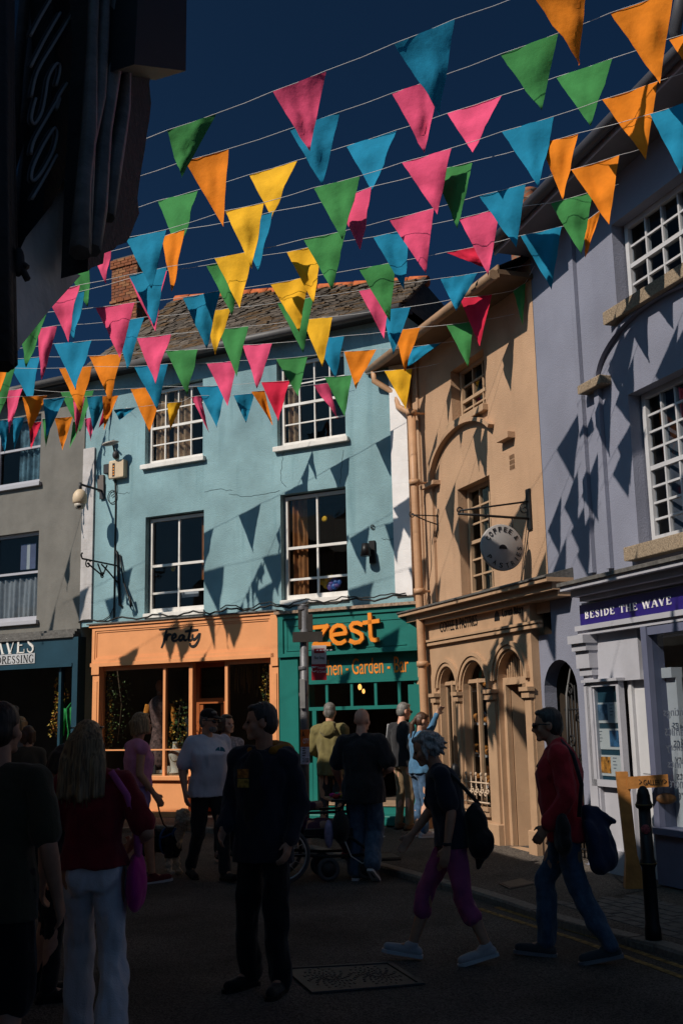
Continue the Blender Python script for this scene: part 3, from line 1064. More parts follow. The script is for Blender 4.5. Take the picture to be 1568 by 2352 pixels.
serif_text('HAIRDRESSING', FB, lz[1] - 1.55, lz[1] - .02, lz[2], lz[3], .165, .006, 'lettering', INK, gs)
mb = MB()
for x in (140, 184): 
    u = FB.px(x, 1650, .05)[0]; mb.fbox(FB, u - .03, u + .03, 0, .1, .5, gz[2] - .05)
mb.fbox(FB, UG0, UG1 - .05, -.05, .1, 0, .5)
mb.build('glazing_frame', NAVY, gs)
MB().fbox(FB, UG0, UG1 - .1, .03, .034, .5, gz[2]).build('pane', GLASS, gs)
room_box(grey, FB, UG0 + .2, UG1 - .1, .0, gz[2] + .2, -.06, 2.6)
quoin_m = None
# =================================================================== BEIGE BUILDING
UE0, UE1 = FR.px(957, 1300)[0], 1.80
ULO = 1.48                                            # lower edge beside the passage arch
ZB = 7.42
beige = empty('terraced_house', FR.w(0, 0, 0), 'beige rendered house with blind arch moulding over an arched shopfront', 'building')
BU = FR.quadpx([(1034, 850), (1112, 803), (1112, 930), (1038, 975)])
BL = FR.quadpx([(1052, 1127), (1123, 1087), (1135, 1351), (1058, 1379)])
zcor = 3.08
mb = MB()
wall_mesh(mb, FR, rect(UE0, UE1, zcor - .2, ZB), [rect(*BU), rect(*BL)], 0, .22)
ret = FB.w(UB1, 0, 0)                                  # return meeting the blue front
mb.face([FR.w(UE0, 0, 0), V((ret.x, ret.y, 0)), V((ret.x, ret.y, ZB)), FR.w(UE0, 0, ZB)])
mb.face([FR.w(UE0, -6, 0), FR.w(UE1, -6, 0), FR.w(UE1, -6, ZB), FR.w(UE0, -6, ZB)])
mb.face([FR.w(UE0, -.4, 0), FR.w(UE0, -6, 0), FR.w(UE0, -6, ZB), FR.w(UE0, -.4, ZB)])
mb.build('wall', BEIGE, beige)
BFR = mat('beige_window_paint', (.40, .27, .17), .6, .1, 4)
for w, sp in ((BU, .4), (BL, .5)):
    sash_window(FR, beige, w[0] + .02, w[1], w[2], w[3], -.14, 3, 2 if w is BU else 3, 2 if w is BU else 3, BFR, sp, .026, .05, (mat('beige_stone', (.40, .26, .16), .85, .15, 6, .3, 50), .08, .10, .06, 0))
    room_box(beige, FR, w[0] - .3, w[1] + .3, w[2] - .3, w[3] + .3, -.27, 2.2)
curtain(FR, BL[0] + .1, BL[1] - .1, BL[2] + .1, BL[3], -.42, 'curtain', mat('dull_curtain', (.2, .15, .1), .95, .4, 6), beige, 6)


def arch_mould(F, mb, uc, zs, r, rise, wd, th, seg=24, a0=0.0, a1=180.0, n0=0.0):
    pts, A, B_ = [], [], []
    for i in range(seg + 1):
        a = math.radians(a0 + (a1 - a0) * i / seg)
        pts.append(F.w(uc + r * math.cos(a), n0 + th / 2, zs + rise * math.sin(a)))
        d = V((math.cos(a) / r, math.sin(a) / rise, 0)).normalized()
        A.append((F.u * d.x + V((0, 0, 1)) * d.y) * wd / 2)
        B_.append(F.n * th / 2)
    mb.strip(pts, A, B_)


# blind arch and its strips
ls = FR.quadpx([(972, 1120), (1008, 1105), (1010, 1400), (984, 1410)])
mb = MB()
aL, aR = FR.px(996, 1108)[0], UE1 - .22
apz = FR.px(1090, 958)[1]
spz = FR.px(1000, 1108)[1]
mb.fbox(FR, FR.px(985, 1300)[0], FR.px(1004, 1300)[0], 0, .045, zcor + .1, spz - .06)
mb.fbox(FR, FR.px(972, 1300)[0], FR.px(976, 1300)[0], 0, .03, zcor + .1, ZB - .1)
mb.fbox(FR, FR.px(983, 1108)[0] - .04, FR.px(1008, 1108)[0] + .04, 0, .12, spz - .06, spz)
uc = (FR.px(996, 1108)[0] + FR.px(1150, 990)[0]) / 2
rr_ = uc - FR.px(996, 1108)[0]
arch_mould(FR, mb, uc, spz, rr_, apz - spz, .055, .09, 24, 35, 180)
lz_ = FR.px(1165, 1005)
mb.fbox(FR, lz_[0] - .12, lz_[0] + .2, 0, .11, lz_[1] - .05, lz_[1] + .03)
mb.build('arch_moulding', BEIGE, beige)
# vent brick
vu, vz = FR.px(1176, 1060)
mb = MB()
for i in range(3):
    for j in range(4):
        mb.fbox(FR, vu - .06 + j * .034, vu - .045 + j * .034, 0, .012, vz - .1 + i * .07, vz - .05 + i * .07)
mb.build('air_brick', mat('dark_beige', (.2, .12, .07), .9), beige)
# eave: soffit + gutter
ga, gb = FR.px(850, 850, .55), FR.px(1228, 566, .5)
SO = mat('brown_soffit', (.14, .085, .05), .8, .15, 3)
mb = MB()
zg = lambda u: ga[1] + (gb[1] - ga[1]) * (u - ga[0]) / (gb[0] - ga[0])
a, b = ga[0] - .02, UE1 + .05
za, zb2 = zg(a) + .02, zg(b) + .02
mb.hexa([FR.w(a, -.1, za), FR.w(b, -.1, zb2), FR.w(b, .5, zb2), FR.w(a, .5, za), FR.w(a, -.1, za + .06), FR.w(b, -.1, zb2 + .06), FR.w(b, .5, zb2 + .06), FR.w(a, .5, za + .06)])
mb.build('soffit', SO, beige)
GUTB = mat('beige_gutter_paint', (.30, .185, .11), .6, .2, 7)
gutter(FR, beige, [(a - .05, .56, zg(a)), (b, .56, zg(b))], GUTB, .065)
mb = MB()
mb.hexa([FR.w(a, .48, za - .05), FR.w(b, .48, zb2 - .05), FR.w(b, .5, zb2 - .05), FR.w(a, .5, za - .05), FR.w(a, .48, za + .12), FR.w(b, .48, zb2 + .12), FR.w(b, .5, zb2 + .12), FR.w(a, .5, za + .12)])
mb.build('fascia_board', GUTB, beige)
MB().face([FR.w(a, .5, za + .1), FR.w(b, .5, zb2 + .1), FR.w(b, -3, zb2 + 1.9), FR.w(a + 1.2, -3, za + 1.9)]).face([FR.w(a + 1.2, -3, za + 1.9), FR.w(b, -3, zb2 + 1.9), FR.w(b, -6, zb2), FR.w(a, -6, za)]).face([FR.w(a, .5, za + .1), FR.w(a + 1.2, -3, za + 1.9), FR.w(a, -6, za)]).build('roof', SLATE, beige)
# downpipe: swan neck from the gutter then down the corner
PIPE = mat('tan_pipe_paint', (.44, .25, .14), .5, .12, 6, .1, 30)
pn = .22
pp = lambda x, y: (lambda uz: FR.w(uz[0], pn, uz[1]))(FR.px(x, y, pn))
mb = MB()
px_ = lambda y: 944 + (y - 940) * .0435
top = [FR.w(ga[0] + .12, .54, zg(ga[0]) - .03), FR.w(ga[0] + .13, .54, zg(ga[0]) - .22), pp(908, 905), pp(915, 935), pp(944, 950)]
mb.tube(top, .05, 10)
P = [pp(px_(y), y) for y in (945, 1150, 1400, 1640, 1800)]
P.append(V((P[-1].x, P[-1].y, .02)))
mb.tube(P, .062, 12)
for y in (948, 1108, 1358, 1525): 
    c = pp(px_(y), y); mb.tube([c - V((0, 0, .04)), c + V((0, 0, .04))], .085, 12)
    mb.tube([c, c - FR.n * .22], .018, 6)
mb.build('downpipe', PIPE, beige)
# shopfront
NL = .10
bs = empty('shopfront', (0, 0, 0)); bs.parent = beige; bs.location = FR.w(0, NL, 0) - beige.location
tag(bs, 'beige arched shopfront with slim dark capital lettering')
fx = lambda x, y, n=NL: FR.px(x, y, n)
ca, cb = UE0 - .02, fx(1264, 1325, .3)[0]
CB = mat('beige_shop_paint', (.40, .255, .155), .7, .12, 3, .15, 50)
mb = MB()
zc_ = fx(1100, 1375, .3)[1]
mb.fbox(FR, ca, cb, 0, .36, zc_ + .00, zc_ + .05)
mb.fbox(FR, ca, cb - .03, 0, .27, zc_ - .09, zc_)
mb.fbox(FR, ca, cb - .05, 0, .19, zc_ - .16, zc_ - .09)
mb.fbox(FR, ca, ULO + .3, NL, NL + .05, 2.70, 2.74)
mb.fbox(FR, ca, ULO + .3, NL, NL + .07, 2.755, 2.785)
mb.build('cornice', CB, bs)
MB().hexa([FR.w(ca, 0, zc_ + .05), FR.w(cb, 0, zc_ + .05), FR.w(cb, .38, zc_ + .05), FR.w(ca, .38, zc_ + .05), FR.w(ca, 0, zc_ + .17), FR.w(cb, 0, zc_ + .17), FR.w(cb, .38, zc_ + .07), FR.w(ca, .38, zc_ + .07)]).build('lead_capping', LEAD, bs)
A2 = (fx(1063, 1600)[0], fx(1119, 1600)[0]); A3 = (fx(1144, 1600)[0], fx(1207, 1600)[0]); A1 = (fx(1011, 1600)[0], fx(1049, 1600)[0])
apx = fx(1176, 1494)[1]
sz = fx(1090, 1849)[1]
holes = [archpoly(A1[0], A1[1], sz, apx - .12), archpoly(A2[0], A2[1], sz, apx - .08), archpoly(A3[0], A3[1], .06, apx)]
mb = MB()
wall_mesh(mb, FR, rect(UE0, ULO, 0, zc_), holes, NL, .13)
mb.face([FR.w(UE0, 0, 0), FR.w(UE0, NL, 0), FR.w(UE0, NL, zc_), FR.w(UE0, 0, zc_)])
mb.face([FR.w(ULO, -.6, 0), FR.w(ULO, NL, 0), FR.w(ULO, NL, zc_), FR.w(ULO, -.6, zc_)])
mb.build('shop_wall', CB, bs)
mb = MB()
for (u0, u1), zz in ((A1, apx - .12), (A2, apx - .08), (A3, apx)):
    r = (u1 - u0) / 2
    for dr_, wd, th in ((.05, .05, .03), (.105, .05, .05)):
        arch_mould(FR, mb, (u0 + u1) / 2, zz - r, r + dr_, r + dr_, wd, th, 20, 0, 180, NL)
zi = apx - (A3[1] - A3[0]) / 2
for (x0, x1) in ((A1[0] - .2, A1[0] - .005), (A1[1] + .005, A2[0] - .005), (A2[1] + .005, A3[0] - .005), (A3[1] + .005, A3[1] + .22)):
    mb.fbox(FR, x0, x1, NL, NL + .10, zi - .16, zi - .11)
    mb.fbox(FR, x0 + .015, x1 - .015, NL, NL + .075, zi - .24, zi - .16)
    mb.fbox(FR, x0 + .03, x1 - .03, NL, NL + .04, .32, zi - .24)
    mb.fbox(FR, x0 + .01, x1 - .01, NL, NL + .075, 0, .32, bev=.012)
mb.build('arch_surround', CB, bs)
text_mesh('COFFEE & PASTRIES', FR, fx(1011, 1455)[0], fx(1096, 1432)[0], 2.87, 3.02, NL, .006, 'lettering', INK, bs, bold=.0)
text_mesh('Cornish Bakery', FR, fx(1153, 1420)[0], fx(1201, 1405)[0], 2.88, 3.03, NL, .006, 'lettering', INK, bs)
u = fx(1141, 1420)[0]
MB().prism([FR.w(u + .07 * math.cos(t), NL, 2.88 + .13 * math.sin(t)) for t in [math.pi * i / 12 for i in range(13)]], FR.n * .006).build('half_disc_emblem', INK, bs)
# glazing, door, fanlight
mb = MB()
for A in (A1, A2):
    c = A[0] + (A[1] - A[0]) * .42
    mb.fbox(FR, c - .02, c + .02, -.03, .03, sz, apx - .3)
    mb.fbox(FR, A[0], A[1], -.03, .025, zi + .0, zi + .05)
    mb.fbox(FR, A[0], A[0] + .02, -.03, .0, sz, zi)
    mb.fbox(FR, A[1] - .02, A[1], -.03, .0, sz, zi)
    mb.fbox(FR, A[0], A[1], -.06, .17, sz - .05, sz)
mb.build('glazing_frame', CB, bs)
mb = MB()
for A in (A1, A2): mb.fbox(FR, A[0] - .02, A[1] + .02, -.008, -.004, sz, apx)
mb.build('pane', GLASS, bs)
mb = MB()
for i in range(13):
    u = A3[0] + (A3[1] - A3[0]) * i / 12
    mb.fbox(FR, u - .008, u + .008, -.03, -.01, zi + .02, apx)
mb.fbox(FR, A3[0], A3[1], -.04, .03, zi - .06, zi + .03)
mb.build('fanlight_grille', CB, bs)
mb = MB()
mb.fbox(FR, A3[0], A3[0] + .07, -.04, .03, .06, zi - .06)
mb.fbox(FR, A3[1] - .07, A3[1], -.04, .03, .06, zi - .06)
hx = A3[0] + .07
D1 = FR.w(hx, -.05, 0); D2 = FR.w(hx + .22, -.85, 0)
t = (D2 - D1).normalized(); nn = V((-t.y, t.x, 0)) * .025
mb.hexa([D1 - nn, D2 - nn, D2 + nn, D1 + nn] + [p + V((0, 0, 2.2)) for p in (D1 - nn, D2 - nn, D2 + nn, D1 + nn)])
mb.build('door', CB, bs, 'half open beige door')
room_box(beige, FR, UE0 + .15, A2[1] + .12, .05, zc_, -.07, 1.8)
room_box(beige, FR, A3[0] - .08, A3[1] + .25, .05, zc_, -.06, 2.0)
MB().fbox(FR, A2[0] - .1, A3[0] - .08, NL, NL + .07, .0, .3).fbox(FR, A1[0] - .1, A2[1], NL, NL + .05, sz - .12, sz - .05).build('plinth', CB, bs)

# =================================================================== LILAC BUILDING
UL0, UL1 = UE1 + .004, 9.5
ZL = 8.05
lil = empty('terraced_house', FR.w(5, 0, 0), 'lilac grey house with arched mouldings and granite sills above a gallery', 'building')
LU = FR.quadpx([(1405, 540), (1560, 440), (1568, 628), (1415, 716)]); LU = (LU[0], LU[0] + 1.3, LU[2], FR.px(1425, 500)[1])
LW = FR.quadpx([(1444, 905), (1568, 833), (1568, 1225), (1462, 1262)]); LW = (LW[0], LW[0] + 1.35, FR.px(1480, 1256)[1], FR.px(1450, 902)[1])
zco = 3.02
PA = (1.55, 2.30)
pz = FR.px(1290, 1514)[1]
mb = MB()
wall_mesh(mb, FR, [(ULO + .004, 0), (UL1, 0), (UL1, ZL), (UL0, ZL), (UL0, 2.62), (ULO + .004, 2.62)],
          [rect(*LU), rect(*LW), archpoly(PA[0], PA[1], .02, pz), rect(2.62, UL1 - .3, .02, 2.42)], -.003, .17)
mb.face([FR.w(UL0, 0, ZB - .5), FR.w(UL0, -6, ZB - .5), FR.w(UL0, -6, ZL), FR.w(UL0, 0, ZL)])
mb.face([FR.w(UL0, -6, 0), FR.w(UL1, -6, 0), FR.w(UL1, -6, ZL), FR.w(UL0, -6, ZL)])
mb.face([FR.w(UL1, 0, 0), FR.w(UL1, -6, 0), FR.w(UL1, -6, ZL), FR.w(UL1, 0, ZL)])
mb.build('wall', LILAC, lil)
PW = mat('soft_white_paint', (.45, .45, .47), .55, .08, 4)
for w, cols, rows in ((LU, 4, 2), (LW, 5, 4)):
    sash_window(FR, lil, w[0] + .03, w[1], w[2] + .02, w[3], -.15, cols, rows, rows, PW, .5, .024, .06, (GRANITE, .13, .15, .12, 0))
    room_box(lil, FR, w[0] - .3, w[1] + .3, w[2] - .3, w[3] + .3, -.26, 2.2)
curtain(FR, LW[0] + .1, LW[1] - .1, LW[2] + .1, LW[3] - .1, -.42, 'curtain', mat('grey_sheer', (.10, .11, .14), .95, .3, 6, trans=.3), lil, 8)
# strips and arches
mb = MB()
s1 = (FR.px(1326, 900)[0], FR.px(1345, 900)[0]); s2 = (FR.px(1380, 1000)[0], FR.px(1398, 1000)[0])
lg = FR.quadpx([(1339, 885), (1392, 863), (1392, 885), (1339, 905)], .06)
mb.fbox(FR, s1[0] + .05, s1[0] + .14, 0, .05, zco + .2, ZL - .1)
mb.fbox(FR, s2[0] - .02, s2[0] + .07, 0, .05, zco + .2, lg[2])
uL = s2[0] + .03
uc = (LU[0] + LU[1]) / 2 + .02
r_ = uc - uL
zap = FR.px(1480, 690)[1]
ca_ = (LW[0] + LW[1]) / 2
arch_mould(FR, mb, ca_, lg[3], ca_ - uL, FR.px(1500, 680)[1] - lg[3] - .05, .045, .06, 30, 0, 180)
mb.build('arch_moulding', LILAC, lil)
mb = MB()
mb.fbox(FR, lg[0], lg[1], 0, .14, lg[2] + .0, lg[3], bev=.01)
mb.build('granite_impost', GRANITE, lil)
# eave
pa, pb = FR.px(1204, 482, .6), FR.px(1409, 270, .6)
zg2 = lambda u: pa[1] + (pb[1] - pa[1]) * (u - pa[0]) / (pb[0] - pa[0])
a, b = UL0 + .0, UL1
LG = mat('pale_grey_fascia', (.34, .33, .38), .6, .1, 4)
mb = MB()
mb.hexa([FR.w(a, -.1, zg2(a) - .05), FR.w(b, -.1, zg2(b) - .05), FR.w(b, .5, zg2(b) - .05), FR.w(a, .5, zg2(a) - .05), FR.w(a, -.1, zg2(a)), FR.w(b, -.1, zg2(b)), FR.w(b, .5, zg2(b)), FR.w(a, .5, zg2(a))])
mb.build('soffit', mat('grey_soffit', (.16, .155, .17), .8, .15, 3), lil)
gutter(FR, lil, [(a - .02, .6, zg2(a)), (b, .6, zg2(b))], mat('slate_grey_gutter', (.055, .055, .065), .5), .07)
MB().hexa([FR.w(a, .5, zg2(a) - .09), FR.w(b, .5, zg2(b) - .09), FR.w(b, .52, zg2(b) - .09), FR.w(a, .52, zg2(a) - .09), FR.w(a, .5, zg2(a) + .12), FR.w(b, .5, zg2(b) + .12), FR.w(b, .52, zg2(b) + .12), FR.w(a, .52, zg2(a) + .12)]).build('fascia_board', LG, lil)
rl = MB().face([FR.w(a, .55, zg2(a) + .08), FR.w(b, .55, zg2(b) + .08), FR.w(b, -3, zg2(b) + 1.5), FR.w(a, -3, zg2(a) + 1.5)]).face([FR.w(a, -3, zg2(a) + 1.5), FR.w(b, -3, zg2(b) + 1.5), FR.w(b, -6, zg2(b)), FR.w(a, -6, zg2(a))]).face([FR.w(a, .55, zg2(a) + .08), FR.w(a, -3, zg2(a) + 1.5), FR.w(a, -6, zg2(a)), FR.w(a, -6, ZB), FR.w(a, .0, ZB)]).build('roof', SLATE, lil)
q = FR.px(1208, 458, -2.0)
mb = MB(); mb.fbox(FR, q[0] - .25, q[0] + .25, -2.3, -1.8, q[1] - 1.6, q[1] - .1)
mb.lathe(FR.w(q[0], -2.05, q[1] - .1), [(.12, 0), (.15, .04), (.13, .08), (.13, .22), (.16, .26), (.1, .27)], 12)
mb.build('chimney', BRICK, rl)
# hopper and pipe high up on the right
mb = MB()
hz = FR.px(1560, 95, .45)
mb.tube([FR.w(hz[0] + .3, .6, hz[1] + .35), FR.w(hz[0], .5, hz[1] + .1), FR.w(hz[0], .45, hz[1] - .05)], .06, 8)
mb.build('downpipe', mat('slate_grey_gutter', (0, 0, 0)), lil)
# gallery shopfront
NG = .14
gl = empty('shopfront', (0, 0, 0)); gl.parent = lil; gl.location = FR.w(4, NG, 0) - lil.location
tag(gl, 'pale grey gallery shopfront with royal blue sign')
gx = lambda x, y, n=NG: FR.px(x, y, n)
c0 = gx(1298, 1362, .35)[0]
zk = gx(1440, 1328, .35)[1]
mb = MB()
mb.fbox(FR, c0, UL1, 0, .42, zk, zk + .05)
mb.fbox(FR, c0 + .05, UL1, 0, .32, zk - .07, zk)
mb.fbox(FR, c0 + .1, UL1, 0, .24, zk - .12, zk - .07)
sg = FR.quadpx([(1333, 1393), (1568, 1343), (1568, 1398), (1337, 1440)], NG)
sgu0 = gx(1334, 1410)[0]
mb.fbox(FR, sgu0 - .03, UL1, NG - .02, NG + .08, sg[2] - .06, sg[2] - .005)
mb.fbox(FR, sgu0 - .02, UL1, NG - .02, NG + .05, sg[2] - .11, sg[2] - .06)
mb.fbox(FR, sgu0 - .02, UL1, 0, NG - .02, sg[2] - .11, zk - .12)
mb.build('cornice', GREYP, gl)
MB().fbox(FR, c0 - .02, UL1, 0, .45, zk + .05, zk + .09).build('lead_capping', LEAD, gl)
MB().fbox(FR, sgu0, UL1 - .2, NG - .02, NG + .02, sg[2], sg[3]).build('fascia', ROYAL, gl)
tA, tB = gx(1347, 1420)[0], gx(1545, 1372)[0]
serif_text('BESIDE THE WAVE', FR, tA, tB, sg[2] + .07, sg[3] - .08, NG + .02, .008, 'lettering', mat('white_lettering', (.72, .71, .72), .5), gl, .22)
# corner pilaster with bracket
p0, p1 = gx(1345, 1650)[0], gx(1367, 1650)[0]
mb = MB()
mb.fbox(FR, p0, p1, 0, NG, .2, sg[2] - .55)
mb.fbox(FR, p0 + .02, p1 - .02, NG, NG + .02, .35, sg[2] - .65)
mb.fbox(FR, p0 - .02, p1 + .02, 0, NG + .03, .0, .2)
for i, (dz0, dz1, ex) in enumerate(((-.55, -.47, .03), (-.47, -.28, .06), (-.28, -.2, .10), (-.2, -.11, .14))):
    mb.fbox(FR, p0 - .02 - ex * .3, p1 + .02 + ex * .3, 0, NG + ex, sg[2] + dz0, sg[2] + dz1)
mb.build('pilaster', GREYP, gl)
# display case with three cards
k0, k1 = gx(1376, 1680, .02)[0], gx(1452, 1680, .02)[0]
kz0, kz1 = gx(1415, 1797, .02)[1], gx(1415, 1565, .02)[1]
mb = MB()
mb.fbox(FR, p1, k1 + .02, -.06, .09, .0, kz0)
mb.fbox(FR, p1, k1 + .3, -.06, .09, kz1, sg[2] - .11)
mb.fbox(FR, k0, k1, .09, .16, kz0 - .04, kz0 + .03); mb.fbox(FR, k0, k1, .09, .16, kz1 - .05, kz1)
mb.fbox(FR, k0, k0 + .05, .09, .16, kz0 + .03, kz1 - .05); mb.fbox(FR, k1 - .05, k1, .09, .16, kz0 + .03, kz1 - .05)
mb.fbox(FR, k0 - .03, k1 + .03, .09, .20, kz1, kz1 + .03)
mb.fbox(FR, p1, k1, .09, .12, .0, .25)
dc = mb.build('display_case', GREYP, gl)
MB().fbox(FR, k0 + .05, k1 - .05, .092, .096, kz0 + .03, kz1 - .05).build('backing', mat('deep_teal_board', (.012, .05, .075), .7), gl)
MB().fbox(FR, k0 + .05, k1 - .05, .134, .138, kz0 + .03, kz1 - .05).build('pane', GLASS, gl)
CARD = mat('white_card', (.55, .55, .54), .8, .05)
pcs = [mat('blue_brown_print', (.06, .11, .17), .7, .9, 14), mat('sea_print', (.03, .10, .20), .7, .8, 9), mat('orange_floral_print', (.5, .2, .03), .7, .95, 16)]
hk = (kz1 - kz0 - .25) / 3.1
for i in range(3):
    zz = kz1 - .22 - (i + 1) * hk * .83 - i * .06
    mb = MB(); mb.fbox(FR, k0 + .08, k1 - .08, .098, .104, zz, zz + hk * .83)
    cd = mb.build('display_card', CARD, gl)
    a = k0 + .10 if i != 1 else (k0 + k1) / 2 + .01
    MB().fbox(FR, a, a + (k1 - k0) * .33, .104, .108, zz + .03, zz + hk * .76).build('print', pcs[i], gl)
    mb = MB(); a2 = (k0 + k1) / 2 + .04 if i != 1 else k0 + .11
    for j in range(4): mb.fbox(FR, a2, a2 + .05 + .02 * (j % 2), .104, .106, zz + .08 + j * .035, zz + .088 + j * .035)
    mb.build('card_lines', mat('grey_window_vinyl', (.10, .11, .14), .6), gl)
# door and big window
d0, d1 = gx(1458, 1700, 0)[0], gx(1484, 1700, 0)[0] + .16
mb = MB()
mb.fbox(FR, d0 - .02, d0 + .05, -.08, .04, 0, 2.25); mb.fbox(FR, d0 - .02, d1 + .4, -.08, .05, 2.0, 2.1)
mb.fbox(FR, d0 + .05, d1 + .4, -.07, .0, .02, 2.0)
mb.fbox(FR, d0 + .10, d0 + .25, .0, .01, .2, .9); mb.fbox(FR, d0 + .10, d0 + .25, .0, .01, 1.05, 1.9)
mb.build('door', mat('gallery_white_paint', (.46, .46, .48), .5, .06, 4), gl)
MB().fbox(FR, d0 + .3, d0 + .42, .002, .008, 1.32, 1.52).build('door_notice', mat('blue_grey_card', (.28, .33, .42), .8), gl)
wv = gx(1482, 1600, NG + .05)[0]
mb = MB()
mb.fbox(FR, wv, wv + .09, 0, NG + .06, .5, sg[2] - .11)
mb.fbox(FR, wv + .09, UL1 - .3, 0, NG + .04, sg[2] - .2, sg[2] - .11)
mb.fbox(FR, wv - .02, UL1 - .3, 0, NG + .05, .02, .5)
mb.fbox(FR, wv - .04, UL1 - .3, 0, NG + .11, .5, .56)
mb.build('glazing_frame', mat('slate_blue_paint', (.10, .11, .17), .5, .1, 4), gl)
MB().fbox(FR, wv + .09, UL1 - .3, NG - .01, NG - .006, .56, sg[2] - .2).build('pane', GLASS, gl)
wt = mat('grey_window_vinyl', (.10, .11, .14), .6)
for i, s_ in enumerate(('paintings', 'ceramics', 'jewellery', 'prints', 'and more')):
    a = gx(1522, 1655, NG)[0]
    text_mesh(s_, FR, a + .0, a + .46 - (i == 3) * .12, 1.60 - i * .165, 1.70 - i * .165, NG - .012, .003, 'glass_lettering', wt, gl, mirror=True)
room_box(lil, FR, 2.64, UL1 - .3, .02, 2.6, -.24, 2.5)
curtain(FR, wv + .2, wv + 1.6, .6, 2.3, -.35, 'display_screen', mat('pale_display_board', (.34, .35, .36), .8, .1), gl, 1, .01)
# passage
mb = MB()
w = FR.w
a, b, n0, n1, zt_ = PA[0] - 1.6, PA[1] + .5, -.225, -3.2, 2.75
for q in ([w(a, n1, 0), w(b, n1, 0), w(b, n1, zt_), w(a, n1, zt_)], [w(a, n0, 0), w(a, n1, 0), w(a, n1, zt_), w(a, n0, zt_)], [w(b, n0, 0), w(b, n1, 0), w(b, n1, zt_), w(b, n0, zt_)], [w(a, n0, zt_), w(b, n0, zt_), w(b, n1, zt_), w(a, n1, zt_)]):
    mb.face(q)
mb.build('passage', mat('passage_render', (.30, .29, .30), .9, .25, 3, .3, 40), lil)
# =================================================================== GROUND
def asphalt(name, c1, c2, scale=220, bump=.6):
    m = bpy.data.materials.new(name); m.use_nodes = True
    N, L = m.node_tree.nodes, m.node_tree.links
    b = N['Principled BSDF']; b.inputs['Roughness'].default_value = .92
    b.inputs['Specular IOR Level'].default_value = .2
    tc = N.new('ShaderNodeTexCoord')
    vo = N.new('ShaderNodeTexVoronoi'); vo.inputs['Scale'].default_value = scale / 2.2
    nz = N.new('ShaderNodeTexNoise'); nz.inputs['Scale'].default_value = .9; nz.inputs['Detail'].default_value = 8
    L.new(tc.outputs['Object'], vo.inputs['Vector']); L.new(tc.outputs['Object'], nz.inputs['Vector'])
    rp = N.new('ShaderNodeValToRGB')
    rp.color_ramp.elements[0].position = .3; rp.color_ramp.elements[0].color = (*c1, 1)
    rp.color_ramp.elements[1].position = .7; rp.color_ramp.elements[1].color = (*c2, 1)
    L.new(nz.outputs['Fac'], rp.inputs[0])
    sp = N.new('ShaderNodeMapRange'); sp.inputs[1].default_value = 0; sp.inputs[2].default_value = 1; sp.inputs[3].default_value = .35; sp.inputs[4].default_value = 1.9
    sep = N.new('ShaderNodeSeparateColor'); L.new(vo.outputs['Color'], sep.inputs[0]); L.new(sep.outputs[0], sp.inputs[0])
    mx = N.new('ShaderNodeMix'); mx.data_type = 'RGBA'; mx.blend_type = 'MULTIPLY'; mx.inputs[0].default_value = 1
    L.new(rp.outputs[0], mx.inputs[6]); L.new(sp.outputs[0], mx.inputs[7]); L.new(mx.outputs[2], b.inputs['Base Color'])
    bp = N.new('ShaderNodeBump'); bp.inputs['Strength'].default_value = bump; bp.inputs['Distance'].default_value = .01
    L.new(vo.outputs['Distance'], bp.inputs['Height']); L.new(bp.outputs[0], b.inputs['Normal'])
    return m


ROADM = asphalt('worn_asphalt', (.034, .031, .029), (.095, .087, .080))
PAVM = asphalt('pavement_asphalt', (.050, .043, .038), (.095, .080, .068), 180)
ZR_ = -.055                                             # road level; pavement is z = 0
rise = lambda y: .14 * min(max((y - 12.0) / 5.0, 0), 1)   # the street climbs a little towards the blue house
zpav = lambda y: rise(y)
zroad = lambda y: ZR_ + rise(y) * .95


def on_pav(x, y):
    z = 0.0
    for _ in range(6):
        p = ground(x, y, z)
        z = zpav(p.y)
    return p


def on_road(x, y):
    z = ZR_
    for _ in range(6):
        p = ground(x, y, z)
        z = zroad(p.y)
    return p


mb = MB(); R = 300
for a, b in zip((-R, 12, 17, R), (12, 17, R)):
    if a is not b: mb.face([(-R, a, zroad(a)), (R, a, zroad(a)), (R, b, zroad(b)), (-R, b, zroad(b))])
mb.build('road', ROADM, None, kind='structure')
kpx = [(-900, 1950), (200, 1915), (380, 1893), (560, 1912), (680, 1940), (783, 1966), (894, 1996), (1039, 2036), (1095, 2050), (1202, 2086), (1245, 2104), (1352, 2134), (1432, 2154), (1512, 2172), (1580, 2195), (1800, 2262), (2400, 2440)]
kp = [on_pav(*p) for p in kpx]
for _ in range(2):                                     # round the corner off
    nk = [kp[0]]
    for a, b in zip(kp, kp[1:]): nk += [a.lerp(b, .25), a.lerp(b, .75)]
    kp = nk + [kp[-1]]
mb = MB()
for p in kp: p.z = zpav(p.y)
for a, b in zip(kp, kp[1:]):
    prev = (a, b)
    for d in (1.0, 2.5, 5.0, 10.0, 24.0):
        q = [V((p.x + d * .35 * (1 if p.x > -3 else 0), p.y + d, 0)) for p in (a, b)]
        for t in q: t.z = zpav(t.y)
        mb.face([prev[0], prev[1], q[1], q[0]])
        prev = q
mb.build('pavement', PAVM, None, kind='structure')
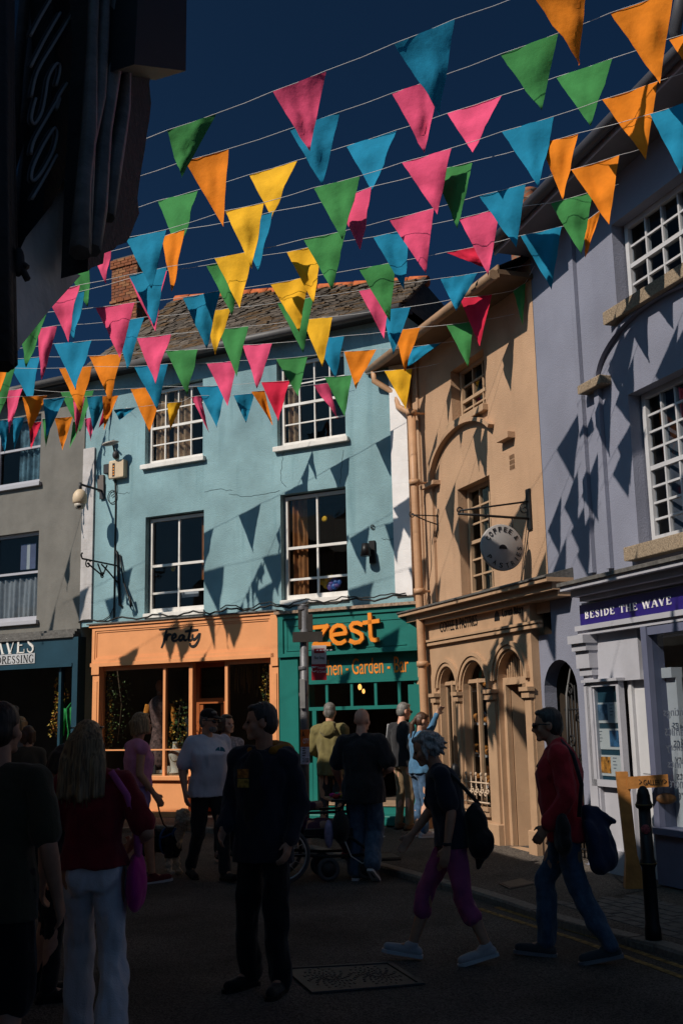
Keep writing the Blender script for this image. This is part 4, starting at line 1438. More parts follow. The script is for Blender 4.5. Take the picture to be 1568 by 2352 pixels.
# granite kerb stones
ins = []
for i, p in enumerate(kp):
    d = (kp[min(i + 1, len(kp) - 1)] - kp[max(i - 1, 0)]).normalized()
    nrm = V((-d.y, d.x, 0))
    if nrm.y < 0: nrm = -nrm
    ins.append(nrm)
mb = MB()
acc = 0
seglen = .9
pl = []
for i in range(len(kp) - 1):
    L_ = (kp[i + 1] - kp[i]).length
    k = max(1, int(L_ / .3))
    for t in range(k): pl.append((kp[i].lerp(kp[i + 1], t / k), ins[i].lerp(ins[i + 1], t / k)))
i = 0
while i < len(pl) - 4:
    j = i + random.choice((3, 3, 4))
    if j >= len(pl): break
    a, na = pl[i]; b, nb = pl[j]
    d = (b - a).normalized() * .006
    h = .006 + rnd(0, .006)
    lo = V((0, 0, ZR_ - .04)); hi = V((0, 0, h))
    fr_ = [a + d - na * .004, b - d - nb * .004, b - d + nb * .15, a + d + na * .15]
    up = [a + d + na * .014, b - d + nb * .014, b - d + nb * .145, a + d + na * .145]
    md = V((0, 0, h - .02))
    mb.hexa([p + lo for p in fr_] + [p + md for p in fr_])
    mb.hexa([p + md for p in fr_] + [p + hi for p in up])
    i = j
mb.build('kerb', mat('granite_kerb', (.17, .15, .13), .85, .3, 30, .4, 60), None, kind='structure')
# double yellow lines
YEL = mat('worn_yellow_paint', (.18, .115, .03), .8, .9, 18, .3, 80)
ypx = [(1100, 2087), (1118, 2094), (1202, 2121), (1327, 2160), (1440, 2200), (1568, 2246), (1700, 2296), (2000, 2420)]
mb = MB()
yp = [on_road(x, y) + V((0, 0, .004)) for x, y in ypx]
for off in (0, .17):
    for a, b in zip(yp, yp[1:]):
        d = (b - a).normalized(); nn = V((-d.y, d.x, 0))
        if nn.y < 0: nn = -nn
        o = nn * off
        mb.face([a + o - nn * .03, b + o - nn * .03, b + o + nn * .03, a + o + nn * .03])
mb.build('road_markings', YEL, None, kind='structure')
# pavement joints: cut lines of setts and slabs on the right
mb = MB()
SET = mat('grey_setts', (.10, .09, .085), .85, .4, 12, .3, 50)
o = ground(1500, 2085); du = FR.u * .22; dv = V((-FR.u.y, FR.u.x, 0)) * -.13
if dv.y > 0: dv = -dv
for i in range(-3, 9):
    for j in range(-2, 5):
        c = o + du * (i + .5 * (j % 2)) + dv * j
        z = V((0, 0, rnd(.004, .009)))
        mb.hexa([c + du * .05 + dv * .06, c + du * .95 + dv * .06, c + du * .95 + dv * .94, c + du * .05 + dv * .94] + [c + du * a + dv * b + z for a, b in ((.07, .09), (.93, .09), (.93, .91), (.07, .91))])
mb.build('pavement_setts', SET, None, kind='structure')
mb = MB()
for pts in ([(690, 2975), (300, 3080), (180, 3062)], [(100, 3065), (370, 3045), (540, 3020)], [(140, 3000), (350, 3010), (540, 2995)], [(1100, 3150), (1500, 3108)], [(920, 3000), (1150, 3105), (1230, 3070)]):
    P = [ground((1600 + (x if x < 1600 else 0) / 1.96) / 1.5306, (2800 + (y - 2800)) / 1.5306, .004) for x, y in pts]
    for a, b in zip(P, P[1:]):
        n_ = V((-(b - a).y, (b - a).x, 0)).normalized() * .012
        mb.face([a - n_, b - n_, b + n_, a + n_])
mb.build('pavement_joints', mat('dark_joint', (.015, .013, .012), .95), None, kind='structure')

# manhole cover in the road
mh = [ground(x, y, ZR_ + .004) for x, y in ((664, 2227), (889, 2215), (960, 2260), (726, 2279))]
MHM = mat('cast_iron_cover', (.06, .061, .063), .6, .3, 9, .1, 60, metal=.2)
mc = empty('manhole_cover', sum(mh, V()) / 4, 'cast iron manhole cover with swirl pattern set in the road', 'manhole cover')
mb = MB()
Zv = V((0, 0, 1))
cen = sum(mh, V()) / 4
outer = [p + (p - cen).normalized() * .05 for p in mh]
for i in range(4):
    j = (i + 1) % 4
    mb.hexa([outer[i], outer[j], mh[j], mh[i]] + [p + Zv * .012 for p in (outer[i], outer[j], mh[j], mh[i])])
mb.build('frame', MHM, mc)
mb = MB()
mb.hexa([p + (cen - p) * .015 for p in mh] + [p + (cen - p) * .015 + Zv * .004 for p in mh])
bil = lambda s, t: mh[0].lerp(mh[1], s).lerp(mh[3].lerp(mh[2], s), t)
for side in (.27, .73):
    for k in range(6):
        for j in range(14):
            a = 2 * math.pi * j / 14 + k * .32
            r = .035 + k * .036
            s, t = side + r * math.cos(a) * 1.0, .5 + r * 2.0 * math.sin(a)
            if not (.03 < s < .97 and .05 < t < .95): continue
            p = bil(s, t) + Zv * .004
            q = bil(s + .022 * math.cos(a + .9), t + .05 * math.sin(a + .9)) + Zv * .004
            if (q - p).length > .1: continue
            dd = (q - p).normalized(); nn = V((-dd.y, dd.x, 0)) * .009
            mb.hexa([p - nn, q - nn * .5, q + nn * .5, p + nn] + [x + Zv * .005 for x in (p - nn * .6, q - nn * .3, q + nn * .3, p + nn * .6)])
mb.build('plate', MHM, mc)
# small cover in the pavement
g = [ground(x, y, .004) for x, y in ((1145, 2030), (1195, 2018), (1232, 2030), (1170, 2042))]
mc2 = empty('pavement_cover', sum(g, V()) / 4, 'small rectangular inspection cover in the pavement near the arched shop', 'inspection cover')
mb = MB(); c2 = sum(g, V()) / 4
mb.hexa([p for p in g] + [p + Zv * .005 for p in g]); mb.build('frame', MHM, mc2)
mb = MB(); gi = [p + (c2 - p) * .14 + Zv * .006 for p in g]
mb.hexa(gi + [p + Zv * .003 for p in gi]); mb.build('plate', mat('worn_brown_plate', (.09, .075, .06), .7, .3, 20), mc2)

# =================================================================== DARK BUILDING, upper left, nearest
ND = V((.97, -.19, .17)).normalized()
PD = CAM + ray(200, 300) * 5.0


def dp(x, y, n=0.0):
    return hit(x, y, PD + ND * n, ND)


GLZ = mat('dark_glazing', (.012, .012, .014), .03, .1, 3, spec=1.0)
GLZ.node_tree.nodes['Principled BSDF'].inputs['IOR'].default_value = 2.3
drk = empty('corner_building', (-3.0, 3.0, 0), 'near grey building in deep shade at upper left with glazed bay and ragged dark gutter', 'building')
DW = mat('shade_block_render', (.46, .44, .40), .9, .15, 2.5, .4, 40, streak=.5, stain=(.06, .055, .05))
DKT = mat('dark_stained_timber', (.028, .026, .025), .6, .3, 9, .4, 30)
mb = MB()
mb.prism([dp(*p) for p in ((-60, -260), (185, -260), (178, 0), (152, 400), (148, 620), (186, 632), (120, 705), (52, 790), (22, 838), (-60, 842))], -ND * .5)
mb.build('bay', mat('whitewashed_bay', (.70, .67, .62), .9, .2, 2.5, .4, 30, streak=.5, stain=(.2, .18, .16)), drk)
mb = MB()
for ln, r in (([(14, -200), (10, 300), (18, 838)], .03), ([(28, -200), (26, 200), (34, 600)], .012), ([(2, -200), (0, 300), (6, 842)], .035)):
    mb.tube([dp(x, y, .02) for x, y in ln], r, 6)
mb.build('bay_trim', DKT, drk)
gw = [dp(*p, .02) for p in ((22, -220), (178, -220), (172, 20), (153, 400), (120, 470), (60, 545), (34, 600))]
MB().prism([p for p in gw], -ND * .008).build('window', glass_dark if False else GLZ, drk)
mb = MB()
for st in ([(400, 0), (320, 135), (243, 280)], [(478, 100), (360, 300), (245, 525)], [(584, 88), (440, 320), (300, 560), (250, 760)],
           [(445, 670), (470, 580), (472, 510), (440, 510), (385, 610), (360, 760), (330, 890), (275, 975), (250, 940), (262, 860), (285, 775)],
           [(530, 655), (460, 770), (445, 865), (470, 770), (340, 980), (270, 1110), (247, 1210)],
           [(440, 1010), (452, 1060), (420, 1190), (340, 1340), (275, 1420), (250, 1400), (270, 1300), (340, 1150), (420, 1020), (440, 1010)], [(450, 1220), (340, 1420), (255, 1565)]):
    P = [V((p[0] / 3.4286, p[1] / 3.4286, 0)) for p in st]
    Q = []
    for i in range(len(P) - 1):
        p0, p1, p2, p3 = P[max(i - 1, 0)], P[i], P[i + 1], P[min(i + 2, len(P) - 1)]
        for t in (0, .25, .5, .75): Q.append(.5 * (2 * p1 + (p2 - p0) * t + (2 * p0 - 5 * p1 + 4 * p2 - p3) * t * t + (3 * p1 - p0 - 3 * p2 + p3) * t ** 3))
    Q.append(P[-1])
    mb.tube([dp(q.x, q.y, .026) for q in Q], .006, 5)
mb.build('window_lettering', mat('faint_white_brush', (.30, .29, .29), .8), drk)
# bundled gutter, folded lead and timber fascia with a ragged edge
mb = MB()
rag = [(150, -220), (345, -220), (312, 0), (306, 60), (309, 85), (302, 130), (307, 160), (299, 205), (303, 250), (298, 290), (292, 320), (284, 360), (276, 400), (270, 440), (264, 470), (268, 505), (258, 528), (246, 556), (236, 572), (214, 580), (205, 590), (182, 598), (177, 622), (150, 632), (140, 640), (150, 420), (166, 100)]
mb.prism([dp(x + rnd(-1.5, 1.5), y, .06) for x, y in rag], ND * .10)
mb.build('fascia', DKT, drk)
mb = MB()
for ln, r in (([(222, -200), (212, 100), (205, 300), (192, 420), (184, 580)], .03), ([(248, -200), (236, 80), (228, 220), (206, 330), (196, 585)], .022), ([(275, -200), (264, 60), (258, 160), (240, 300), (226, 480), (214, 575)], .035), ([(300, -200), (290, 100), (284, 250), (262, 380), (250, 500)], .03)):
    mb.tube([dp(x + rnd(-1.5, 1.5), y, .18) for x, y in ln], [r * rnd(.7, 1.2) for _ in ln], 7)
mb.build('gutter', mat('folded_lead', (.16, .15, .14), .4, .4, 8, .5, 14), drk)
mb = MB(); p = dp(43, 602, .05); mb.ell(p, (.02, .02, .05)); mb.tube([p, p + V((.03, 0, -.06))], .012, 5); mb.tube([p + V((-.03, 0, .03)), p + V((.03, 0, -.02))], .01, 5)
mb.build('hook', DKT, drk)
# sign box hanging over the street
mb = MB()
sgn = [dp(x, y, .3) for x, y in ((325, -160), (431, -160), (427, 163), (309, 148))]
mb.prism(sgn, -ND * .16)
sb_ = mb.build('hanging_sign', mat('dark_sign_back', (.012, .013, .017), .6, .2, 5), None, 'dark box sign seen from behind overhead beside the near building', 'sign')
# unseen body of the street's shaded side, roof heights shaped to shade the road
mb = MB()
foot = [(-1.35, -16), (-1.35, 2.6), (-2.75, 6.6), (-4.35, 11.2), (-5.4, 14.0), (-7.4, 19.3)]
hts = [7.1, 7.1, 6.3, 5.35, 3.0]
for (a, b), h in zip(zip(foot, foot[1:]), hts):
    a3, b3 = V((*a, -.1)), V((*b, -.1))
    w_ = V((-7, 0, 0))
    H = V((0, 0, h + .1))
    mb.hexa([a3 + w_, b3 + w_, b3, a3] + [p + H for p in (a3 + w_, b3 + w_, b3, a3)])
    rid = H + V((-3.5, 0, 1.4))
    mb.face([a3 + H, b3 + H, b3 + rid, a3 + rid]); mb.face([a3 + w_ + H, b3 + w_ + H, b3 + rid, a3 + rid])
mb.build('wall', DW, drk)

# =================================================================== BUNTING
FC = dict(p=mat('pink_cotton', (.78, .085, .20), .9, .10, 6, .3, 13, trans=.14), b=mat('blue_cotton', (.007, .22, .38), .9, .10, 6, .3, 13, trans=.14),
          y=mat('yellow_cotton', (.85, .46, .018), .9, .10, 6, .3, 13, trans=.14), o=mat('orange_cotton', (.80, .23, .010), .9, .10, 6, .3, 13, trans=.14),
          g=mat('green_cotton', (.048, .24, .065), .9, .10, 6, .3, 13, trans=.14), r=mat('crimson_cotton', (.66, .018, .06), .9, .10, 6, .3, 13, trans=.14))
FN = dict(p='pink', b='blue', y='yellow', o='orange', g='green', r='crimson')
CORD = mat('white_cord', (.62, .61, .60), .8)
ZF = 6.9
STR = [
 ('topmost bunting string, its flags running from green through pink and blue to orange', ZF, (1620, -150), (250, 352),
  [('g', 385, 300, 497, 262, 416, 410), ('p', 627, 211, 750, 163, 707, 355), ('b', 907, 100, 1043, 45, 1015, 256), ('o', 1222, -20, 1352, -66, 1331, 147)]),
 ('second bunting string from the top, left orange flag and right orange flag at its ends', ZF, (1660, -70), (150, 452),
  [('g', 205, 441, 298, 413, 258, 565), ('o', 425, 370, 525, 343, 514, 523), ('b', 665, 297, 780, 258, 740, 430), ('p', 900, 215, 1012, 176, 974, 352), ('g', 1149, 125, 1281, 77, 1241, 262), ('o', 1402, 30, 1546, -22, 1514, 192)]),
 ('third bunting string from the top, green and yellow at left, orange at the frame edge', ZF, (1700, 44), (210, 498),
  [('g', 361, 462, 454, 437, 412, 578), ('y', 572, 402, 682, 369, 621, 500), ('b', 795, 336, 908, 300, 858, 442), ('p', 1027, 261, 1151, 220, 1086, 352), ('g', 1276, 178, 1405, 135, 1353, 287), ('o', 1535, 90, 1670, 48, 1630, 230)]),
 ('fourth bunting string, pink, blue, yellow, green then pink, blue and orange', ZF, (1640, 142), (150, 584),
  [('p', 206, 573, 256, 557, 243, 650), ('b', 288, 547, 382, 528, 345, 660), ('y', 517, 485, 606, 466, 577, 615), ('g', 720, 432, 826, 405, 787, 552), ('p', 923, 374, 1036, 341, 1001, 488), ('b', 1152, 303, 1271, 268, 1237, 434), ('o', 1382, 230, 1509, 188, 1482, 364)]),
 ('fifth bunting string, flags mostly half hidden, orange and blue at the grey gutter', ZF, (1680, 205), (90, 622),
  [('g', 150, 606, 207, 590, 198, 702), ('o', 372, 545, 423, 527, 399, 672), ('b', 538, 508, 625, 487, 596, 625), ('p', 768, 459, 852, 430, 831, 577), ('g', 996, 393, 1084, 372, 1047, 522), ('o', 1240, 331, 1326, 307, 1291, 460), ('b', 1492, 263, 1604, 226, 1562, 400)]),
 ('sixth bunting string with pink, blue, yellow, green, pink, blue and orange flags', ZF, (1475, 342), (60, 690),
  [('p', 108, 672, 184, 655, 153, 783), ('b', 296, 632, 383, 614, 356, 752), ('y', 493, 594, 580, 577, 553, 711), ('g', 697, 550, 795, 530, 763, 668), ('p', 894, 505, 996, 479, 977, 628), ('b', 1100, 450, 1206, 423, 1185, 572), ('o', 1311, 391, 1421, 357, 1398, 517)]),
 ('seventh bunting string, green and yellow mid flags, green last flag before the lilac wall', ZF, (1420, 424), (60, 690),
  [('b', 130, 682, 194, 668, 172, 783), ('p', 298, 640, 384, 622, 353, 758), ('g', 474, 610, 556, 592, 534, 726), ('y', 659, 580, 740, 560, 722, 700), ('b', 857, 545, 942, 524, 928, 666), ('p', 1054, 503, 1148, 478, 1120, 632), ('g', 1264, 467, 1361, 440, 1334, 588)]),
 ('eighth bunting string with crimson flag blown flat and blue flag before the lilac wall', ZF, (1400, 492), (20, 742),
  [('g', 38, 735, 107, 718, 64, 845), ('p', 220, 707, 310, 695, 274, 821), ('b', 420, 684, 506, 668, 472, 798), ('y', 621, 653, 708, 636, 688, 764), ('g', 824, 618, 909, 602, 893, 735), ('r', 1024, 580, 1098, 566, 1112, 612), ('b', 1195, 542, 1289, 521, 1265, 661), ('o', 1340, 512, 1379, 483, 1343, 592)]),
 ('ninth bunting string, yellow and green flags before the slate roof, blue at the eave', ZF, (1222, 607), (40, 760),
  [('p', 86, 755, 131, 748, 95, 871), ('b', 262, 739, 332, 729, 294, 851), ('y', 470, 716, 530, 708, 495, 815), ('g', 637, 696, 720, 683, 695, 809), ('p', 824, 668, 898, 654, 881, 776), ('b', 1011, 640, 1096, 627, 1047, 715)]),
 ('tenth bunting string with crimson flag and shaded green flag before the beige eave', ZF, (1226, 612), (60, 795),
  [('b', 125, 790, 211, 782, 175, 896), ('p', 315, 777, 393, 768, 357, 881), ('g', 500, 756, 571, 750, 542, 864), ('y', 694, 735, 763, 728, 739, 841), ('b', 876, 713, 942, 705, 903, 814), ('r', 1055, 685, 1129, 677, 1100, 794), ('g', 1178, 668, 1206, 650, 1198, 744)]),
 ('eleventh bunting string ending in orange and bright green flags under the beige eave', ZF, (1180, 722), (-40, 838),
  [('b', 20, 826, 92, 820, 73, 933), ('o', 205, 818, 280, 813, 250, 921), ('g', 381, 806, 455, 803, 427, 904), ('p', 557, 793, 625, 789, 592, 894), ('b', 722, 779, 790, 772, 768, 866), ('o', 906, 760, 965, 752, 926, 850), ('g', 1025, 747, 1088, 738, 1074, 843)]),
 ('twelfth bunting string crossing in front of the pale blue eave, last flags blue and pink', ZF, (1070, 781), (-80, 852),
  [('g', -20, 850, 35, 846, 3, 956), ('o', 136, 846, 212, 842, 184, 949), ('b', 308, 842, 386, 836, 359, 939), ('p', 475, 835, 545, 829, 524, 934), ('g', 634, 825, 706, 818, 685, 911), ('o', 790, 808, 864, 803, 816, 891), ('b', 939, 798, 1011, 788, 936, 845)]),
 ('thirteenth bunting string ending in a yellow flag beside the tan downpipe', ZF - .03, (1010, 835), (-60, 901),
  [('p', 16, 897, 53, 893, 21, 994), ('g', 140, 901, 216, 896, 183, 991), ('o', 300, 893, 374, 888, 344, 993), ('b', 452, 888, 522, 885, 497, 981), ('r', 600, 878, 665, 874, 639, 967), ('g', 745, 866, 808, 862, 791, 957), ('y', 882, 852, 946, 847, 931, 939)]),
 ('fourteenth bunting string of small flags over the grey house, crossing the top floor sashes', ZF - .02, (800, 878), (-60, 915),
  [('o', 52, 911, 109, 908, 69, 993), ('b', 100, 917, 150, 912, 108, 1004), ('p', 168, 914, 196, 911, 176, 1000), ('b', 200, 911, 250, 908, 215, 990), ('o', 236, 911, 272, 909, 240, 986), ('b', 262, 941, 312, 936, 275, 966), ('y', 384, 926, 418, 923, 391, 989), ('p', 440, 912, 462, 909, 481, 993), ('b', 537, 908, 585, 903, 564, 974), ('o', 577, 900, 608, 897, 626, 976), ('p', 720, 884, 756, 880, 775, 960)]),
 ('lowest bunting string, small flags at far left before the patterned curtains', ZF - .05, (300, 944), (-60, 966),
  [('b', -8, 966, 22, 964, 11, 1044), ('b', 30, 960, 58, 958, 33, 1034), ('r', 66, 972, 96, 968, 72, 1031), ('g', 98, 962, 122, 960, 106, 1028), ('o', 126, 960, 168, 957, 144, 1034), ('g', 168, 970, 192, 966, 160, 1030), ('p', 195, 962, 219, 958, 209, 1012), ('r', 240, 930, 280, 926, 226, 985)]),
]


def flag_mesh(tl, tr, tip, seed):
    """a cotton pennant: two skins a few mm apart, creased, with a slightly wavy hem"""
    rg_ = random.Random(seed)
    ax = (tr - tl)
    nrm = ax.cross(tip - (tl + tr) / 2).normalized()
    if nrm.length < .1: nrm = V((0, -1, 0))
    n = 11
    off = (rg_.uniform(0, 9), rg_.uniform(0, 9), rg_.uniform(0, 9))
    vs, fs, rows = [], [], []
    curl = rg_.uniform(-.05, .05)
    for j in range(n + 1):
        t = j / n
        a, b = tl.lerp(tip, t), tr.lerp(tip, t)
        m = max(1, n - j)
        row = []
        for i in range(m + 1):
            s = i / m
            p = a.lerp(b, s)
            wv = .016 * math.sin(s * 5 + off[0] + t * 2.2) + .030 * noise.noise((s * 3 + off[1], t * 3, off[2])) + .012 * noise.noise((s * 7 + off[2], t * 7, off[0])) + curl * t * t + .010 * math.sin(t * 9 + off[2])
            p = p + nrm * wv * (.35 + .65 * min(1, t * 3))
            if 0 < t < 1 and i in (0, m): p = p + ax.normalized() * .006 * noise.noise((t * 14, off[0], i))
            row.append(len(vs)); vs.append(p)
        rows.append(row)
    for j in range(n):
        r, q = rows[j], rows[j + 1]
        for i in range(len(r) - 1):
            if i < len(q): fs.append((r[i], r[i + 1], q[min(i, len(q) - 1)]))
            if i + 1 < len(q): fs.append((r[i + 1], q[i + 1], q[i]))
    return vs, fs


HF = .625                                                # height of one pennant


def depth_fit(flags, end, wend, HF):
    """a straight cord: 1/depth is linear along its picture line; fit it to the pennants' sizes and its anchor"""
    data = [((x0 + x1) / 2, (yt - (y0 + y1) / 2) / (FPX * HF * (math.cos(PITCH) - (CY - (y0 + y1) / 2) / FPX * math.sin(PITCH))), 1.0) for (c, x0, y0, x1, y1, xt, yt) in flags]
    for it in range(3):
        D = data + [(end, 1 / wend, 8.0)]
        sw = sum(w for _, _, w in D); mx = sum(x * w for x, _, w in D) / sw; my = sum(y * w for _, y, w in D) / sw
        b = sum(w * (x - mx) * (y - my) for x, y, w in D) / max(sum(w * (x - mx) ** 2 for x, y, w in D), 1e-9)
        a = my - b * mx
        data = [d for d in data if abs(d[1] / (a + b * d[0]) - 1) < (.3, .16, .12)[it]]
    return lambda x: 1 / (a + b * x)


def at_depth(x, y, w):
    d = ray(x, y)
    return CAM + d * (w / d.dot(FW))


ENDS = [(FR, .5)] * 13 + [(FB, .12), (FB, .12)]
for si, (lab, zf, pend, pstart, flags) in enumerate(STR):
    F_, n_ = ENDS[si]
    if si in (8, 9, 10, 11, 12): n_ = .05
    B_ = hit(*pend, F_.o + F_.n * n_, F_.n)
    dep = depth_fit(flags, pend[0], (B_ - CAM).dot(FW), .70 if 8 <= si <= 12 else (.575 if si > 12 else HF))
    tops = [(at_depth(x0, y0, dep(x0)), at_depth(x1, y1, dep(x1))) for (c, x0, y0, x1, y1, xt, yt) in flags]
    last = tops[-1][1]
    dirl = (tops[0][0] - last).normalized() if len(tops) > 1 else V((-1, 0, 0))
    A = tops[0][0].copy()
    st = empty('bunting_string', A, lab, 'bunting', 'bunting strings across the street')
    k = 0
    while A.x > -.36 * A.y - .6 and k < 60:
        A = A + dirl * .1; k += 1
    cordp = [A]
    items = []
    if si >= 9:                                         # two unseen pennants added left of the frame for their wall shadows
        p0 = tops[0][0]
        for q in (2, 1):
            e = p0 + dirl * (.62 * q + .53 * (q - 1))
            f_ = e + dirl * .53
            if (f_ - p0).length < (A - p0).length + 1.5: items.append((random.choice('pbgyo'), f_, e, (e + f_) / 2 + V((0, 0, -HF))))
        if items: 
            if (A - p0).length < (items[0][1] - p0).length: cordp = [items[0][1] + dirl * .3]
    for (c, x0, y0, x1, y1, xt, yt), (tl, tr) in zip(flags, tops):
        ax = tr - tl
        hn = V((ax.y, -ax.x, 0)).normalized()
        if hn.dot(CAM - tl) < 0: hn = -hn
        items.append((c, tl, tr, hit(xt, yt, (tl + tr) / 2, hn)))
    for fi, (c, tl, tr, tip) in enumerate(items):
        ax = tr - tl
        hn = V((ax.y, -ax.x, 0)).normalized()
        if hn.dot(CAM - tl) < 0: hn = -hn
        mb = MB()
        vs, fs = flag_mesh(tl, tr, tip, si * 31 + fi * 7)
        mb.mesh(vs, fs, 0, True)
        mb.mesh([p - hn * .0035 for p in vs], [tuple(reversed(f)) for f in fs], 0, True)
        mb.build('flag', FC[c], st, FN[c] + ' flag')
        cordp += [tl, tr]
    cordp.append(B_)
    print(si, 'L', [round(v, 2) for v in tops[0][0]], 'R', [round(v, 2) for v in tops[-1][1]], 'end', [round(v, 2) for v in B_], 'w', [round((b - a).length, 2) for a, b in tops])
    cp = [cordp[0]]
    for a, b in zip(cordp, cordp[1:]):
        L_ = (b - a).length
        if L_ > .25: cp += [a.lerp(b, .5) - V((0, 0, .012 * L_)), b]
        else: cp.append(b)
    MB().tube([p + V((0, 0, .004)) for p in cp], .0030, 5).build('cord', CORD, st)
# =================================================================== PEOPLE
PEND = []                                              # meshes waiting for one shared remesh pass
SKIN = {k: mat('skin_' + k, c, .55, .10, 30, .08, 120, spec=.4) for k, c in dict(fair=(.55, .31, .21), tan=(.46, .24, .15), pink=(.56, .29, .20), olive=(.40, .21, .13)).items()}
CL = {}


def cloth(name, col, var=.12, rough=.92, vs=14, bump=.25, bs=120):
    if name not in CL: CL[name] = mat(name, col, rough, var, vs, bump, bs, spec=.15, sheen=.15)
    return CL[name]


def hair_mat(name, c1, c2):
    if name in MATS: return MATS[name]
    m = bpy.data.materials.new(name); m.use_nodes = True
    N, L = m.node_tree.nodes, m.node_tree.links
    b = N['Principled BSDF']; b.inputs['Roughness'].default_value = .5
    tc = N.new('ShaderNodeTexCoord'); mp = N.new('ShaderNodeMapping'); mp.inputs['Scale'].default_value = (90, 90, 5)
    nz = N.new('ShaderNodeTexNoise'); nz.inputs['Scale'].default_value = 1; nz.inputs['Detail'].default_value = 5
    L.new(tc.outputs['Object'], mp.inputs[0]); L.new(mp.outputs[0], nz.inputs['Vector'])
    rp = N.new('ShaderNodeValToRGB'); rp.color_ramp.elements[0].position = .35; rp.color_ramp.elements[1].position = .68
    rp.color_ramp.elements[0].color = (*c1, 1); rp.color_ramp.elements[1].color = (*c2, 1)
    L.new(nz.outputs['Fac'], rp.inputs[0]); L.new(rp.outputs[0], b.inputs['Base Color'])
    bp = N.new('ShaderNodeBump'); bp.inputs['Strength'].default_value = .6; bp.inputs['Distance'].default_value = .01
    L.new(nz.outputs['Fac'], bp.inputs['Height']); L.new(bp.outputs[0], b.inputs['Normal'])
    MATS[name] = m
    return m


def queue(mb, name, m, parent, vox, wr=0.0, wf=9.0, seed=0.0, sm=4, label=None, fn=None, squash=(1, 1, .6)):
    PEND.append((mb, name, m, parent, vox, wr, wf, seed, sm, label, fn, squash))


def flush():
    tmp = []
    for it in PEND:
        mb = it[0]
        me = bpy.data.meshes.new('tmp'); me.from_pydata(mb.v, [], mb.f); me.update()
        bm = bmesh.new(); bm.from_mesh(me)
        bmesh.ops.remove_doubles(bm, verts=bm.verts, dist=1e-5); bmesh.ops.recalc_face_normals(bm, faces=bm.faces)
        bm.to_mesh(me); bm.free()
        o = bpy.data.objects.new('tmp', me); COL.objects.link(o)
        r = o.modifiers.new('r', 'REMESH'); r.mode = 'VOXEL'; r.voxel_size = it[4]; r.use_smooth_shade = True
        s = o.modifiers.new('s', 'SMOOTH'); s.factor = .5; s.iterations = it[8]
        tmp.append(o)
    dg = bpy.context.evaluated_depsgraph_get()
    outs = [bpy.data.meshes.new_from_object(o.evaluated_get(dg)) for o in tmp]
    for o in tmp:
        me = o.data; bpy.data.objects.remove(o); bpy.data.meshes.remove(me)
    for me, (mb, name, m, parent, vox, wr, wf, seed, sm, label, fn, sq) in zip(outs, PEND):
        if wr:
            ns = [v.normal.copy() for v in me.vertices]
            for v, n in zip(me.vertices, ns):
                q = V((v.co.x * sq[0], v.co.y * sq[1], v.co.z * sq[2])) * wf + V((seed, seed * .7, 0))
                a = noise.noise(q) + .5 * noise.noise(q * 2.3)
                v.co += n * (wr * (a - .6 * abs(noise.noise(q * 1.4 + V((7, 3, 1))))))
        me.name = name
        me.materials.clear()
        for x in (m if isinstance(m, (list, tuple)) else [m]): me.materials.append(x)
        for p in me.polygons: p.use_smooth = True
        if fn: fn(me)
        o = bpy.data.objects.new(name, me); COL.objects.link(o); o.parent = parent
        if label: o['label'] = label
    PEND.clear()


def loft(mb, rings, seg=16):
    """rings: (centre, rx vector, ry vector)"""
    vs, fs = [], []
    for c, a, b in rings:
        for k in range(seg):
            t = 2 * math.pi * k / seg
            ct, st = math.cos(t), math.sin(t)
            vs.append(c + a * (abs(ct) ** .85 * (1 if ct > 0 else -1)) + b * (abs(st) ** .85 * (1 if st > 0 else -1)))
    for i in range(len(rings) - 1):
        for k in range(seg):
            j = (k + 1) % seg
            fs.append((i * seg + k, i * seg + j, (i + 1) * seg + j, (i + 1) * seg + k))
    fs.append(tuple(reversed(range(seg)))); fs.append(tuple(range((len(rings) - 1) * seg, len(rings) * seg)))
    mb.mesh(vs, fs)


def hand(mb, wr, d, side, curl=.5, s=1.0, back=None):
    """palm, four bent fingers of unequal length and a thumb; d = pointing direction, back = direction the back of the hand faces"""
    d = d.normalized()
    bk = back if back is not None else V((side, 0, 0))
    bk = (bk - d * bk.dot(d)).normalized()
    w = d.cross(bk).normalized()                       # across the palm
    if w.y < 0: w = -w                                 # thumb edge towards the front
    pc = wr + d * .05 * s
    for k in (-1, 0, 1):
        mb.capsule(wr + w * .012 * k * s + d * .005, .021 * s, wr + d * .085 * s + w * .022 * k * s, .015 * s, 8)
    for k, ln in ((1.5, .070), (.5, .080), (-.5, .074), (-1.5, .058)):
        a = wr + d * .092 * s + w * .0195 * k * s
        c1 = curl * (.5 + .1 * abs(k)); c2 = curl * 1.5
        d1 = (d * math.cos(c1) - bk * math.sin(c1)); d2 = (d * math.cos(c2) - bk * math.sin(c2))
        b = a + d1 * ln * .52 * s; c = b + d2 * ln * .5 * s
        mb.capsule(a, .0095 * s, b, .0088 * s, 7); mb.capsule(b, .0088 * s, c, .0072 * s, 7)
    a = wr + d * .025 * s + w * .024 * s
    b = a + (d * .7 + w * .65 - bk * .25).normalized() * .042 * s
    mb.capsule(a, .0125 * s, b, .0105 * s, 7); mb.capsule(b, .0105 * s, b + (d * .95 + w * .1 - bk * .35).normalized() * .032 * s, .0085 * s, 7)


